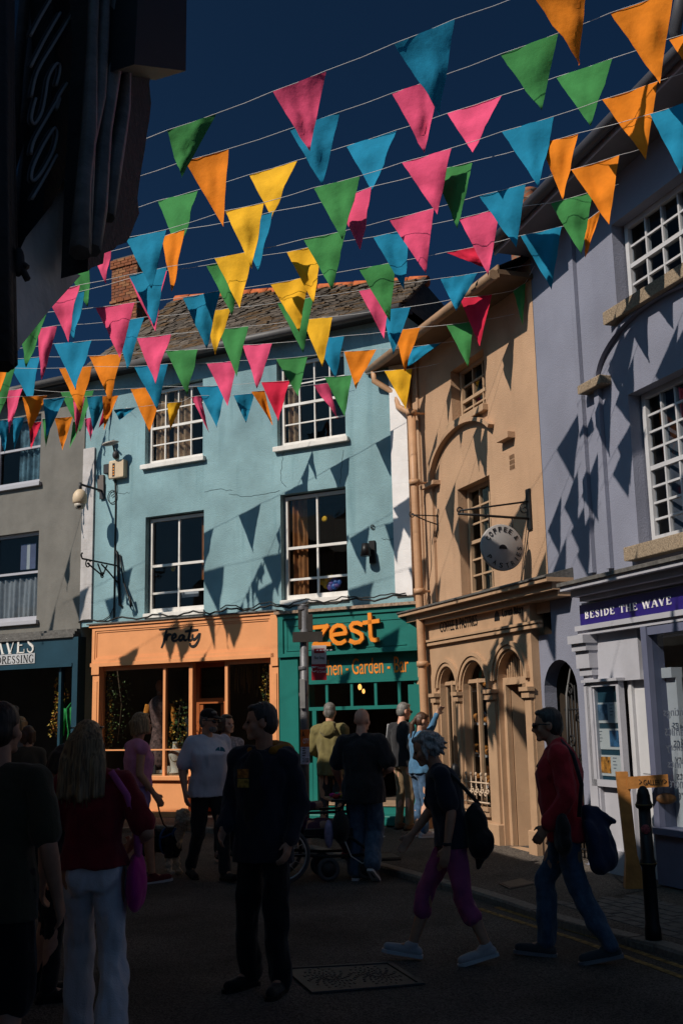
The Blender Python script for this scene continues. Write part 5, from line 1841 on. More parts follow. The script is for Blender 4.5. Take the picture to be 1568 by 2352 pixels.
def person(label, pos, rz, H, top, bottom, skin='fair', hair=None, shoes=None, sleeve='short', leg='long', pose=None, vox=.012, build=1.0, belly=0.0,
           head=(0, 0, 0), topc=None, hem=.86, wide=0.0, wr=.010, bald=False, sex='m', grp='pedestrians in the street', ease=.012, hairlen='short', eyes=True, legcut=.42, shoe_sole=None, collar=False):
    s = H / 1.75
    root = empty('person', pos, label, 'person', grp, rz)
    P = dict(pel=(0, 0, .95), waist=(0, .005, 1.09), chest=(0, .01, 1.28), neck=(0, -.015, 1.46), head=(0, .025, 1.63),
             shL=(-.185, -.012, 1.40), shR=(.185, -.012, 1.40), elL=(-.24, -.03, 1.12), elR=(.24, -.03, 1.12), wrL=(-.25, .05, .87), wrR=(.25, .05, .87),
             hiL=(-.09, 0, .92), hiR=(.09, 0, .92), knL=(-.10, .03, .50), knR=(.10, .03, .50), anL=(-.105, -.02, .085), anR=(.105, -.02, .085),
             tL=(-.125, .15, .03), tR=(.125, .15, .03))
    if sex == 'f':
        for k in ('shL', 'shR'): P[k] = (P[k][0] * .86, P[k][1], P[k][2])
        for k in ('elL', 'elR', 'wrL', 'wrR'): P[k] = (P[k][0] * .92, P[k][1], P[k][2])
    if pose: P.update(pose)
    P = {k: V(v) * s for k, v in P.items()}
    b = build
    sk = MB()
    lat = (P['shR'] - P['shL']).normalized()
    lath = (P['hiR'] - P['hiL']).normalized()
    f = sex == 'f'

    def torso(mb, g, z0=None, bel=0.0):
        spine = [P['pel'] + V((0, 0, -.09)) * s, P['pel'] + V((0, 0, .01)) * s, P['waist'], P['chest'], P['chest'].lerp(P['neck'], .62), P['neck'] + V((0, .0, -.01))]
        rx = [.135, .165 if not f else .172, .14 if not f else .125, .168 if not f else .15, .15 if not f else .13, .06]
        ry = [.095, .118, .105, .122, .092, .058]
        rings = []
        if z0 is not None and z0 * s > spine[0].z:
            while len(spine) > 3 and spine[1].z < z0 * s: spine.pop(0); rx.pop(0); ry.pop(0)
            q_ = (z0 * s - spine[0].z) / max(spine[1].z - spine[0].z, 1e-4)
            spine[0] = spine[0].lerp(spine[1], q_); rx[0] += (rx[1] - rx[0]) * q_; ry[0] += (ry[1] - ry[0]) * q_; rx[0] = max(rx[0], rx[1]) + .008; ry[0] = max(ry[0], ry[1]) + .008
        elif z0 is not None and z0 < spine[0].z / s:
            spine = [P['pel'] + V((0, 0, (z0 - P['pel'].z / s))) * s] + spine; rx = [rx[1] + .004] + [rx[1]] + rx[1:]; ry = [ry[1]] + [ry[1]] + ry[1:]
        for i, c in enumerate(spine):
            a = spine[max(i - 1, 0)]; e = spine[min(i + 1, len(spine) - 1)]
            t = (e - a).normalized()
            la = lath.lerp(lat, min(1, i / 3)).normalized()
            la = (la - t * la.dot(t)).normalized(); fw_ = t.cross(la); fw_ = fw_ if fw_.y > 0 else -fw_
            off = V((0, 0, 0))
            if bel and i in (len(spine) - 4, len(spine) - 3): off = fw_ * bel * s * .6
            rings.append((c + off, la * (rx[i] * b * s + g), fw_ * ((ry[i] * b + (bel if off.length else 0) * .6) * s + g)))
        loft(mb, rings)
        for q in ('L', 'R'):
            mb.capsule(P['neck'].lerp(P['sh' + q], .25) + V((0, 0, -.03)) * s, .05 * b * s + g, P['sh' + q] + V((0, 0, -.012)) * s, .052 * b * s + g)

    torso(sk, 0.0)
    # legs, arms of the body
    for q, sg in (('L', -1), ('R', 1)):
        sk.capsule(P['hi' + q], .088 * b * s, P['kn' + q], .056 * b * s)
        sk.capsule(P['kn' + q], .056 * b * s, P['kn' + q].lerp(P['an' + q], .35) + V((0, -.012, 0)), .056 * b * s)
        sk.capsule(P['kn' + q].lerp(P['an' + q], .35) + V((0, -.012, 0)), .056 * b * s, P['an' + q], .036 * s)
        sk.capsule(P['an' + q] + V((0, 0, -.01)), .036 * s, P['t' + q], .026 * s)
        sk.capsule(P['sh' + q], .050 * b * s, P['el' + q], .040 * b * s)
        sk.capsule(P['el' + q], .041 * b * s, P['el' + q].lerp(P['wr' + q], .3), .040 * b * s)
        sk.capsule(P['el' + q].lerp(P['wr' + q], .3), .040 * b * s, P['wr' + q], .026 * s)
        d = P['wr' + q] - P['el' + q]
        hd = d.normalized() + V((0, .12, -.15))
        hand(sk, P['wr' + q], hd, sg, .55, s * 1.02)
    # head
    hc = P['head']
    yaw, pit, rol = [math.radians(t) for t in head]
    HM = Matrix.Rotation(yaw, 3, 'Z') @ Matrix.Rotation(pit, 3, 'X') @ Matrix.Rotation(rol, 3, 'Y')
    hp = lambda x, y, z: hc + HM @ (V((x, y, z)) * s)
    sk.ell(hp(0, -.008, .028), (.077 * s, .097 * s, .097 * s), HM, 14, 10)
    sk.ell(hp(0, .022, -.045), (.062 * s, .072 * s, .062 * s), HM, 12, 8)
    sk.capsule(hp(-.02, .07, -.088), .022 * s, hp(.02, .07, -.088), .022 * s, 8)
    sk.capsule(hp(0, .088, .008), .011 * s, hp(0, .108, -.026), .0145 * s, 8)
    sk.capsule(hp(-.012, .095, -.031), .011 * s, hp(.012, .095, -.031), .011 * s, 8)
    sk.capsule(hp(-.035, .078, .026), .012 * s, hp(.035, .078, .026), .012 * s, 8)
    sk.capsule(hp(-.018, .086, -.058), .009 * s, hp(.018, .086, -.058), .009 * s, 8)
    for sg in (-1, 1):
        sk.ell(hp(.078 * sg, -.012, -.008), (.013 * s, .024 * s, .034 * s), HM, 8, 6)
        sk.ell(hp(.046 * sg, .05, -.025), (.026 * s, .03 * s, .028 * s), HM, 8, 6)
    sk.capsule(P['neck'] + V((0, 0, -.03)), .060 * b * s, hp(0, -.022, -.075), .053 * s)
    queue(sk, 'body', SKIN[skin], root, min(vox, .0105), .0, sm=2)
    if eyes:
        for sg in (-1, 1):
            MB_ = MB(); MB_.ell(hp(.031 * sg, .083, .006), (.014 * s, .008 * s, .008 * s), HM, 8, 6)
            raw(MB_, 'eye', INK, root)
    # top
    if top:
        tp = MB(); torso(tp, .016 + ease, hem, belly)
        for q in ('L', 'R'):
            if sleeve == 'short':
                e = P['sh' + q].lerp(P['el' + q], .78)
                tp.capsule(P['sh' + q], .062 * b * s + ease, e, .060 * b * s + ease)
            elif sleeve == 'long':
                tp.capsule(P['sh' + q], .058 * b * s + ease, P['el' + q], .050 * b * s + ease)
                tp.capsule(P['el' + q], .050 * b * s + ease, P['wr' + q].lerp(P['el' + q], .06), .038 * b * s + ease)
        if collar:
            tp.capsule(P['neck'] + V((-.03, -.02, .0)), .062 * s, P['neck'] + V((.03, -.02, .0)), .062 * s)
        queue(tp, 'top' if not isinstance(top, tuple) else top[1], top if not isinstance(top, tuple) else top[0], root, vox, wr * 1.35, 8.0, rnd(0, 50), sm=3, label=None)
    # trousers
    if bottom:
        tr_ = MB()
        r0 = [P['pel'] + V((0, 0, z)) * s for z in (-.11, -.02, .07)]
        loft(tr_, [(c, lath * ((.15 if i == 0 else .178 - (.018 if i == 2 else 0)) * b * s + .006), V((0, 1, 0)) * ((.115 if i < 2 else .11) * b + belly * .3) * s) for i, c in enumerate(r0)])
        tr_.ell(P['pel'] + V((-.075, -.055, -.05)) * s, (.085 * b * s, .075 * b * s, .10 * s)); tr_.ell(P['pel'] + V((.075, -.055, -.05)) * s, (.085 * b * s, .075 * b * s, .10 * s))
        for q in ('L', 'R'):
            k, a, h = P['kn' + q], P['an' + q], P['hi' + q]
            tr_.capsule(h, .098 * b * s, k, .070 * b * s + wide * .5)
            if leg == 'long':
                tr_.capsule(k, .070 * b * s + wide * .5, a.lerp(k, .03), .056 * b * s + wide)
            elif leg == 'crop':
                tr_.capsule(k, .074 * b * s + wide * .5, k.lerp(a, legcut), .066 * b * s + wide)
            elif leg == 'short':
                pass
        if leg == 'short':
            tr_ = MB()
            loft(tr_, [(c, lath * (.176 * b * s), V((0, 1, 0)) * (.122 * b) * s) for c in r0])
            tr_.ell(P['pel'] + V((-.07, -.05, -.05)) * s, (.085 * s, .075 * s, .10 * s)); tr_.ell(P['pel'] + V((.07, -.05, -.05)) * s, (.085 * s, .075 * s, .10 * s))
            for q in ('L', 'R'): tr_.capsule(P['hi' + q], .102 * b * s, P['hi' + q].lerp(P['kn' + q], legcut), .098 * b * s + wide)
        queue(tr_, 'trousers' if leg != 'short' else 'shorts', bottom, root, vox, wr * 1.9, 7.0, rnd(0, 50), sm=3)
    # shoes
    if shoes:
        for q in ('L', 'R'):
            a, t = P['an' + q], P['t' + q]
            dr = (t - a); dr.z = 0; dr.normalize()
            dd = (t - (a + V((0, 0, -.055 * s)))).normalized()
            sh = MB()
            heel = a + V((0, 0, -.045 * s)) - dd * .035 * s
            sh.capsule(heel, .042 * s, heel + dd * .12 * s, .043 * s); sh.capsule(heel + dd * .12 * s, .043 * s, heel + dd * .225 * s, .034 * s)
            sh.capsule(a + V((0, 0, .0)), .045 * s, heel + dd * .10 * s, .04 * s)
            so = MB()
            upv = dd.cross(V((-dr.y, dr.x, 0))); upv = upv if upv.z > 0 else -upv
            pts = []
            sd_ = V((-dr.y, dr.x, 0))
            for (fwd, wd) in ((-.045, .028), (-.02, .04), (.06, .038), (.16, .047), (.225, .042), (.265, .02)):
                pts.append((heel + dd * fwd * s - upv * .04 * s, wd * s))
            loop = [c + sd_ * w for c, w in pts] + [c - sd_ * w for c, w in reversed(pts)]
            so.prism(loop, upv * .024 * s)
            queue(sh, 'shoe', shoes, root, min(vox, .009), .002, 20, 0, 2)
            raw(so, 'shoe_sole', shoe_sole or INK, root)
    # hair
    if hair and not bald:
        hr = MB()
        hr.ell(hp(0, -.020, .040), (.084 * s, .096 * s, .094 * s), HM, 14, 10)
        hr.ell(hp(0, -.045, .0), (.078 * s, .072 * s, .09 * s), HM, 12, 8)
        hr.ell(hp(0, .045, .095), (.055 * s, .04 * s, .025 * s), HM, 10, 6)
        if hairlen == 'long':
            for k in range(-3, 4):
                top_ = hp(k * .024, -.06 - .015 * (3 - abs(k)), .03)
                mid = hp(k * .034, -.10 - .006 * (3 - abs(k)), -.10)
                end = V((mid.x, mid.y, 0)) + V((k * .006, -.03, mid.z - (.20 + .02 * rnd(-1, 1)) * s))
                hr.capsule(top_, .03 * s, mid, .034 * s); hr.capsule(mid, .034 * s, end, .017 * s)
        if hairlen == 'bob':
            for sg in (-1, 1):
                for yy in (-.06, -.02, .015):
                    hr.capsule(hp(.07 * sg, yy, .04), .028 * s, hp(.078 * sg, yy + .005, -.075), .026 * s)
            hr.capsule(hp(-.04, -.085, .02), .04 * s, hp(-.04, -.085, -.09), .03 * s); hr.capsule(hp(.04, -.085, .02), .04 * s, hp(.04, -.085, -.09), .03 * s)
        if hairlen == 'pony':
            a = hp(0, -.10, .03); m_ = hp(.01, -.15, -.08); e = hp(.02, -.13, -.27)
            hr.capsule(a, .03 * s, m_, .036 * s); hr.capsule(m_, .036 * s, e, .012 * s)
        if hairlen == 'shaggy':
            rg_ = random.Random(3)
            for _ in range(80):
                az, el_ = rg_.uniform(math.radians(150), math.radians(390)), rg_.uniform(-.6, 1.5)
                d0 = V((math.cos(az) * math.cos(el_), math.sin(az) * math.cos(el_), math.sin(el_)))
                p0 = V((0, -.02, .03)) + V((d0.x * .08, d0.y * .092, d0.z * .09))
                p1 = p0 + d0 * .045 + V((rg_.uniform(-.02, .02), -.015, -.045))
                hr.capsule(hp(*p0), .024 * s, hp(*p1), .007 * s, 7)
        queue(hr, 'hair', hair, root, min(vox, .009), .004 if hairlen != 'long' else .007, 26, 1, 2, squash=(1, 1, .22))
    return root, P, hp, HM, s


def raw(mb, name, m, parent, label=None):
    """mesh already in the parent's local space"""
    me = bpy.data.meshes.new(name); me.from_pydata(mb.v, [], mb.f)
    for x in (m if isinstance(m, (list, tuple)) else [m]): me.materials.append(x)
    for p, mi, sm in zip(me.polygons, mb.fm, mb.sm): p.material_index = mi; p.use_smooth = sm
    bm = bmesh.new(); bm.from_mesh(me); bmesh.ops.remove_doubles(bm, verts=bm.verts, dist=1e-6); bmesh.ops.recalc_face_normals(bm, faces=bm.faces); bm.to_mesh(me); bm.free()
    o = bpy.data.objects.new(name, me); COL.objects.link(o); o.parent = parent
    if label: o['label'] = label
    return o


def at(x, dist, road=True):
    """a standing place: picture column x (at eye level) and distance along the view"""
    d = ray(x, 1655); d = V((d.x / d.y, 1, 0)) * dist
    d.z = zroad(dist) if road else zpav(dist)
    return d


def shades(hp, s, root, up=0.0, back=0.0, name='sunglasses'):
    mb = MB()
    for sg in (-1, 1):
        c = hp(.033 * sg, .098 - back, .008 + up)
        mb.ell(c, (.03 * s, .012 * s, .021 * s), None, 10, 6)
        mb.tube([hp(.062 * sg, .092 - back, .014 + up), hp(.086 * sg, .04 - back, .012 + up), hp(.087 * sg, -.02 - back, .006 + up)], .0045 * s, 5)
    mb.tube([hp(-.03, .103 - back, .014 + up), hp(.03, .103 - back, .014 + up)], .004 * s, 5)
    raw(mb, name, mat('dark_lens', (.006, .006, .007), .15, .05, 3, spec=.8), root)


STRIDE = lambda f, bk, lift=.0: dict(  # left leg forward by f, right leg back by bk
    knL=(-.095, f * .62 + .04, .52), anL=(-.10, f, .085), tL=(-.115, f + .17, .04), knR=(.095, -bk * .25 + .03, .48), anR=(.10, -bk, .11 + lift), tR=(.115, -bk + .15, .03))
DK = cloth('black_cotton', (.020, .020, .023)); NAVYC = cloth('dark_navy_cotton', (.020, .023, .036)); OLIVE = cloth('dark_olive_cotton', (.055, .052, .032))
JEAN = cloth('blue_denim', (.05, .10, .18), .3, .9, 20, .3, 160); DJEAN = cloth('dark_denim', (.055, .09, .145), .3, .9, 20, .3, 160)
WHITEL = cloth('white_linen', (.70, .67, .68), .08); RED = cloth('dark_red_jersey', (.22, .016, .024)); REDS = cloth('red_corduroy', (.40, .022, .030), .2)
PINKT = cloth('pink_cotton_top', (.62, .25, .42)); LILS = cloth('lilac_shorts_cotton', (.35, .26, .55)); MARO = cloth('plum_cotton', (.34, .07, .17))
KHAKI = cloth('khaki_cotton', (.22, .155, .09)); OLJ = cloth('olive_shell', (.16, .135, .055)); WT = cloth('white_tee_cotton', (.56, .58, .66), .05); DEN = cloth('denim_shirt', (.06, .15, .26), .25)
BROWNH = hair_mat('dark_brown_hair', (.010, .007, .005), (.04, .022, .013)); BLOND = hair_mat('dark_blonde_hair', (.12, .078, .038), (.44, .30, .15)); GREYH = hair_mat('silver_grey_hair', (.13, .125, .12), (.50, .48, .46))
BRH = hair_mat('brown_hair', (.03, .014, .008), (.10, .045, .022)); STUB = hair_mat('cropped_dark_hair', (.02, .018, .016), (.06, .052, .046)); SALT = hair_mat('salt_and_pepper_hair', (.06, .055, .05), (.22, .21, .20))
SHOEB = cloth('black_shoe_leather', (.012, .011, .011), .1, .5); SHOEW = cloth('pale_trainer_mesh', (.40, .37, .38), .1); SHOEM = cloth('maroon_trainer', (.12, .02, .025), .1); SHOET = cloth('tan_boot_leather', (.13, .075, .04), .2)
SOLEW = mat('white_rubber_sole', (.48, .48, .50), .7)

# far-left man, back to us
person('man in dark olive T-shirt and shorts cut off by the left edge, back turned', at(2, 5.3), math.radians(-6), 1.82, OLIVE, cloth('black_shorts_cotton', (.012, .012, .013)), 'tan', BROWNH, SHOEB, leg='short', legcut=1.0, vox=.010, build=1.05, wr=.009,
       pose=dict(STRIDE(.16, .10), elR=(.255, -.03, 1.12), wrR=(.265, .08, .88)), head=(-6, 0, 0), eyes=False, hem=.80)
# woman in black with cup
r, P, hp, HM, s = person('woman in black with tied-back dark hair bending over a white cup near the left edge', at(122, 7.4), math.radians(-58), 1.62, DK, DK, 'fair', BROWNH, SHOEB, sleeve='short', vox=.011, sex='f', hairlen='bob',
       pose=dict(head=(0, .10, 1.585), neck=(0, .03, 1.44), wrR=(.10, .32, 1.26), elR=(.24, .10, 1.14), wrL=(-.08, .30, 1.22), elL=(-.22, .06, 1.14)), head=(-10, -22, 0))
shades(hp, s, r)
cupp = r.matrix_basis @ V((0, 0, 0))
cw = world_mat(r) @ (V((.02, .36, 1.36)) * s)
cu_ = MB(); cu_.lathe(cw, [(.026, 0), (.036, .10)], 14)
cu_.build('cup', mat('white_paper_cup', (.55, .55, .56), .7), None, 'white paper cup held up by the woman in black', 'cup')
# blonde woman in red top and white trousers
r, P, hp, HM, s = person('woman with long dark blonde hair, dark red top and wide white trousers, walking away', at(222, 6.27), math.radians(4), 1.735, RED, WHITEL, 'tan', BLOND, SHOEB, vox=.0095, sex='f', hairlen='long', wide=.030, wr=.013, hem=.95,
       pose=dict(STRIDE(.22, .18, .06), head=(-.045, .02, 1.625), elL=(-.26, -.02, 1.13), wrL=(-.285, .05, .88), elR=(.30, -.06, 1.13), wrR=(.20, .13, 1.06), knR=(.11, .02, .49), anR=(.14, -.20, .14)), head=(-8, -4, 0), eyes=False, build=1.02)
shades(hp, s, r, .075, .05)
for k in range(46):
    mb_ = MB(); pass
lk = MB(); rg_ = random.Random(5)
for k in range(70):
    u = rg_.uniform(-1, 1)
    z0_ = .10 - .02 * u * u
    a = hp(u * .07, -.055 - .05 * (1 - u * u), z0_ * .6); m1 = hp(u * .105, -.10 - .035 * (1 - u * u), -.06); e = V((m1.x + u * .02 * s + rg_.uniform(-.01, .01), m1.y - .015, m1.z - rg_.uniform(.18, .30) * s))
    lk.tube([a, a.lerp(m1, .55) + V((u * .012, -.014, .012)), m1, m1.lerp(e, .5) + V((rg_.uniform(-.012, .012), -.008, 0)), e], [.006, .007, .007, .006, .002], 5)
raw(lk, 'hair_locks', BLOND, r)
# pink bag over her shoulder
bw = world_mat(r)
bg = empty('shoulder_bag', bw @ (V((.20, .02, .95)) * s), 'pink fabric bag on the shoulder of the woman in white trousers', 'bag')
bl = world_mat(bg).inverted() @ bw
mb = MB(); mb.tube([bl @ (V(p) * s) for p in ((.10, -.10, 1.47), (.19, -.10, 1.34), (.24, -.06, 1.16), (.245, -.01, 1.0))], .02, 6)
mb.tube([bl @ (V(p) * s) for p in ((.10, .10, 1.47), (.19, .12, 1.34), (.235, .08, 1.16), (.245, .05, 1.0))], .02, 6); raw(mb, 'strap', cloth('pink_strap', (.55, .12, .35)), bg)
mb = MB(); mb.ell(bl @ (V((.235, .02, .86)) * s), (.055, .14, .17)); queue(mb, 'bag_body', cloth('magenta_bag', (.45, .02, .22)), bg, .012, .012, 9)
# woman in pink top
r, P, hp, HM, s = person('woman in pale pink sleeveless printed top and lilac shorts with a dog lead', at(318, 12.2), math.radians(-62), 1.83, PINKT, LILS, 'tan', BLOND, SHOEM, sleeve='none', leg='short', legcut=.5, vox=.012, sex='f', hairlen='bob', hem=1.0, shoe_sole=SOLEW,
       pose=dict(STRIDE(.20, .20), elR=(.20, -.04, 1.13), wrR=(.20, .12, .92), head=(0, .04, 1.63)), head=(8, 4, 0), ease=.018)
mb = MB()
for rr, w in ((.066, .004), (.055, .003)): 
    pts = [V((rr * math.cos(a), .158 + .012 * math.cos(a) * 0, 1.265 + rr * 1.15 * math.sin(a))) * s for a in [2 * math.pi * i / 22 for i in range(23)]]
    mb.tube(pts, w, 4)
for z in (1.285, 1.262, 1.24): mb.tube([V((-.04 + .016 * i, .162, z + .006 * math.sin(i * 2.3))) * s for i in range(6)], .004, 4)
raw(mb, 'print', cloth('plum_print', (.16, .06, .16)), r)
LEADH = world_mat(r) @ (P['wrR'] + V((0, .03, -.08)))
# white T-shirt man with cap
r, P, hp, HM, s = person('man in white printed T-shirt, black cap and black trousers walking towards us', at(478, 12.6), math.radians(212), 1.84, WT, DK, 'tan', SALT, SHOEB, vox=.012, build=1.12, belly=.04,
       pose=dict(STRIDE(.22, .22), elR=(.275, -.05, 1.14), wrR=(.29, .06, .90)), head=(28, -6, 0), ease=.02, hem=.84)
shades(hp, s, r)
mb = MB(); mb.ell(hp(0, -.012, .066), (.088 * s, .104 * s, .075 * s), HM); mb.ell(hp(0, .115, .048), (.07 * s, .07 * s, .012 * s), HM @ Matrix.Rotation(-.15, 3, 'X')); queue(mb, 'cap', cloth('black_cap_cotton', (.010, .010, .012)), r, .009, .001, 9)
mb = MB(); mb.ell(hp(0, .062, -.075), (.058 * s, .045 * s, .04 * s), HM); queue(mb, 'beard', SALT, r, .009, .004, 40)
mb = MB()
c0 = V((-.045, .176 + .03, 1.30)) * s
for a0, a1 in ((0, 1.4), (1.65, 3.0), (3.3, 4.5), (4.8, 6.1)):
    pts = [c0 + V((.058 * math.cos(a0 + (a1 - a0) * t / 6), -.006 * abs(math.cos(a0)), .062 * math.sin(a0 + (a1 - a0) * t / 6))) * s for t in range(7)]
    mb.prism([c0 + V((0, -.002, 0))] + pts, V((0, .008, 0)))
raw(mb, 'print', [cloth('teal_print', (.04, .17, .24))], r)
# person half hidden behind him
person('woman in striped pale top mostly hidden behind the man in the white T-shirt', at(520, 13.8, False), math.radians(200), 1.70, cloth('grey_striped_top', (.30, .28, .30), .6, .9, 40), DK, 'fair', BRH, SHOEB, sleeve='long', vox=.016, sex='f', hairlen='bob', head=(30, 0, 0))
# man in dark jacket, centre left
r, P, hp, HM, s = person('man in black jacket with mustard hood and orange chest patch, looking left', at(603, 7.55), math.radians(156), 1.83, (NAVYC, 'jacket'), cloth('black_cargo_cotton', (.011, .011, .013)), 'tan', STUB, SHOEB, sleeve='long', vox=.0095, build=1.0, wr=.013, hem=.76, wide=.022,
       pose=dict(elL=(-.235, -.05, 1.12), elR=(.235, -.02, 1.12), wrL=(-.22, .06, .90), wrR=(.20, .15, .98), anL=(-.14, .06, .085), tL=(-.17, .23, .03), anR=(.12, -.02, .085), tR=(.16, .15, .03), knL=(-.12, .07, .5)), head=(-60, -2, 0), ease=.018)
mb = MB(); mb.ell(V((-.03, -.105, 1.45)) * s, (.15 * s, .085 * s, .065 * s)); mb.capsule(V((-.13, -.06, 1.455)) * s, .052 * s, V((-.105, .04, 1.45)) * s, .035 * s); mb.capsule(V((.10, -.06, 1.44)) * s, .045 * s, V((.075, .03, 1.45)) * s, .03 * s)
queue(mb, 'hood', cloth('mustard_fleece', (.27, .125, .012)), r, .010, .008, 14)
mb = MB(); mb.ell(V((0, .112, 1.20)) * s, (.105 * s, .055 * s, .26 * s)); queue(mb, 'shirt', DK, r, .010, .005, 10)
mb = MB()
for z0_, mi in ((1.315, 0), (1.255, 1)): mb.box(V((.052, .168, z0_)) * s, .078 * s, .012, .054 * s, 0, mi)
raw(mb, 'chest_patch', [mat('orange_blue_patch', (.42, .17, .035), .8, .8, 40), mat('yellow_green_patch', (.34, .24, .05), .8, .8, 40)], r)
mb = MB(); mb.tube([hp(-.087, -.03, .0), hp(-.06, -.02, .11), hp(.0, .0, .128), hp(.06, -.02, .11), hp(.087, -.03, .0)], .006 * s, 6); raw(mb, 'sunglasses', mat('dark_lens', (0, 0, 0)), r)
# olive jacket man
r, P, hp, HM, s = person('grey-haired man in olive hooded jacket, back to us, at the teal shop', at(757, 15.3, False), math.radians(-12), 1.80, (OLJ, 'jacket'), cloth('charcoal_trousers', (.04, .038, .042)), 'tan', SALT, SHOEB, sleeve='long', vox=.013, build=.94, wr=.014, hem=.80, ease=.016,
       pose=dict(elL=(-.26, .0, 1.14), elR=(.26, .0, 1.14), wrL=(-.10, .24, 1.02), wrR=(.10, .24, 1.02)), eyes=False)
mb = MB(); mb.ell(V((0, -.115, 1.39)) * s, (.12 * s, .06 * s, .10 * s)); mb.ell(V((0, -.06, 1.47)) * s, (.105 * s, .085 * s, .045 * s)); queue(mb, 'hood', OLJ, r, .012, .012, 16)
# bald man, back to us
r, P, hp, HM, s = person('bald man in black T-shirt and loose jeans walking away behind the wheelchair', at(830, 12.3), math.radians(-14), 1.82, DK, DJEAN, 'pink', None, cloth('dark_trainer', (.05, .05, .055)), vox=.011, build=1.22, belly=.05, wr=.012, hem=.78, wide=.022, bald=True, eyes=False, ease=.022, shoe_sole=SOLEW,
       pose=dict(knL=(-.10, .05, .50), anL=(-.10, .0, .085), tL=(-.115, .17, .03), knR=(.10, .08, .47), anR=(.12, -.20, .17), tR=(.13, -.08, .045), elL=(-.30, .02, 1.14), wrL=(-.29, .20, .95), elR=(.31, -.06, 1.14), wrR=(.20, .16, 1.08)), head=(-14, 0, 0))
# black track top man
r, P, hp, HM, s = person('man in black zip top with white sleeve stripes and khaki trousers by the shop door', at(922, 16.0, False), math.radians(-52), 1.78, (DK, 'jacket'), KHAKI, 'pink', SALT, SHOET, sleeve='long', vox=.013, wr=.010, hem=.86, pose=dict(head=(0, .05, 1.62)), head=(-12, -8, 0))
shades(hp, s, r)
mb = MB()
for k in (-1, 0, 1):
    mb.tube([P['shL'].lerp(P['elL'], t) + V((-.055 - .01 * (1 - t), .017 * k - .02, .05 * (1 - t))) * s for t in (0, .25, .5, .75, 1)], .006, 4)
raw(mb, 'sleeve_stripes', mat('white_stripe', (.6, .6, .62), .8), r)
# denim woman
r, P, hp, HM, s = person('woman in denim with long brown hair raising one arm beside the tan downpipe', at(960, 15.2, False), math.radians(-66), 1.66, (DEN, 'shirt'), JEAN, 'fair', BRH, SHOEW, sleeve='long', vox=.012, sex='f', hairlen='pony', wr=.010, hem=.88, shoe_sole=SOLEW,
       pose=dict(head=(0, .06, 1.61), neck=(0, .01, 1.45), elL=(-.17, .28, 1.48), wrL=(-.10, .36, 1.70), elR=(.20, .05, 1.12), wrR=(.14, .22, 1.02)), head=(0, -16, 0))
# grey-haired woman striding left
r, P, hp, HM, s = person('stooped woman with shaggy grey hair, navy top and plum cropped trousers striding left', at(1020, 8.2), math.radians(86), 1.69, NAVYC, MARO, 'tan', GREYH, SHOEW, vox=.0095, sex='f', hairlen='shaggy', leg='crop', legcut=.40, wide=.010, wr=.012, hem=.82, shoe_sole=SOLEW,
       pose=dict(pel=(0, -.03, .94), waist=(0, .0, 1.07), chest=(0, .03, 1.25), neck=(0, .07, 1.41), head=(0, .15, 1.535), shL=(-.16, .04, 1.36), shR=(.16, .04, 1.36), hiL=(-.085, -.03, .91), hiR=(.085, -.03, .91),
                 elL=(-.20, -.02, 1.08), wrL=(-.20, .02, .84), elR=(.20, .13, 1.07), wrR=(.17, .28, .89), knR=(.09, .17, .52), anR=(.09, .30, .11), tR=(.10, .46, .08), knL=(-.09, -.08, .48), anL=(-.09, -.24, .13), tL=(-.10, -.09, .035)), head=(0, -20, 0), build=.96)
mb = MB(); c = P['wrL'] + V((0, -.0, .02)); mb.lathe(c, [(.031, -.01), (.033, 0), (.031, .01)], 14); raw(mb, 'watch', DK, r)
w2 = world_mat(r)
bg = empty('backpack', w2 @ (V((0, -.20, 1.0)) * s), 'black bag hanging behind the hip of the grey-haired woman', 'bag')
bl = world_mat(bg).inverted() @ w2
mb = MB(); mb.ell(bl @ (V((-.13, -.20, .96)) * s), (.085, .09, .19)); mb.ell(bl @ (V((-.15, -.23, .86)) * s), (.10, .10, .12)); mb.capsule(bl @ (V((-.13, -.24, .8)) * s), .05, bl @ (V((-.13, -.20, .68)) * s), .015); queue(mb, 'bag_body', cloth('black_bag_nylon', (.010, .010, .011), .1, .6), bg, .012, .014, 11)
mb = MB(); mb.tube([bl @ (V(q) * s) for q in ((-.10, -.24, 1.12), (-.13, -.10, 1.28), (-.12, .03, 1.41), (-.10, .12, 1.36))], .014, 6); raw(mb, 'strap', DK, bg)
# man in red shirt
r, P, hp, HM, s = person('man in red corduroy shirt and jeans with sunglasses striding left at right', at(1280, 8.2), math.radians(76), 1.79, (REDS, 'shirt'), DJEAN, 'olive', STUB, cloth('dark_trainer', (0, 0, 0)), sleeve='long', vox=.0095, build=1.0, belly=.02, wr=.014, hem=.80, ease=.022, wide=.014, collar=True, shoe_sole=mat('grey_sole', (.16, .16, .18), .7),
       pose=dict(head=(0, .075, 1.60), neck=(0, .02, 1.45), pel=(0, -.02, .94), chest=(0, .0, 1.27), hiL=(-.09, -.02, .92), hiR=(.09, -.02, .92), elL=(-.25, -.05, 1.12), wrL=(-.22, .10, .92), elR=(.25, -.06, 1.12), wrR=(.22, .05, .88),
                 knR=(.10, .15, .52), anR=(.10, .18, .085), tR=(.115, .35, .04), knL=(-.10, -.07, .50), anL=(-.11, -.27, .12), tL=(-.12, -.12, .035)), head=(2, -4, 0))
shades(hp, s, r)
w2 = world_mat(r)
bg = empty('shoulder_bag', w2 @ (V((-.20, -.02, .92)) * s), 'black shoulder bag on the hip of the man in red', 'bag')
bl = world_mat(bg).inverted() @ w2
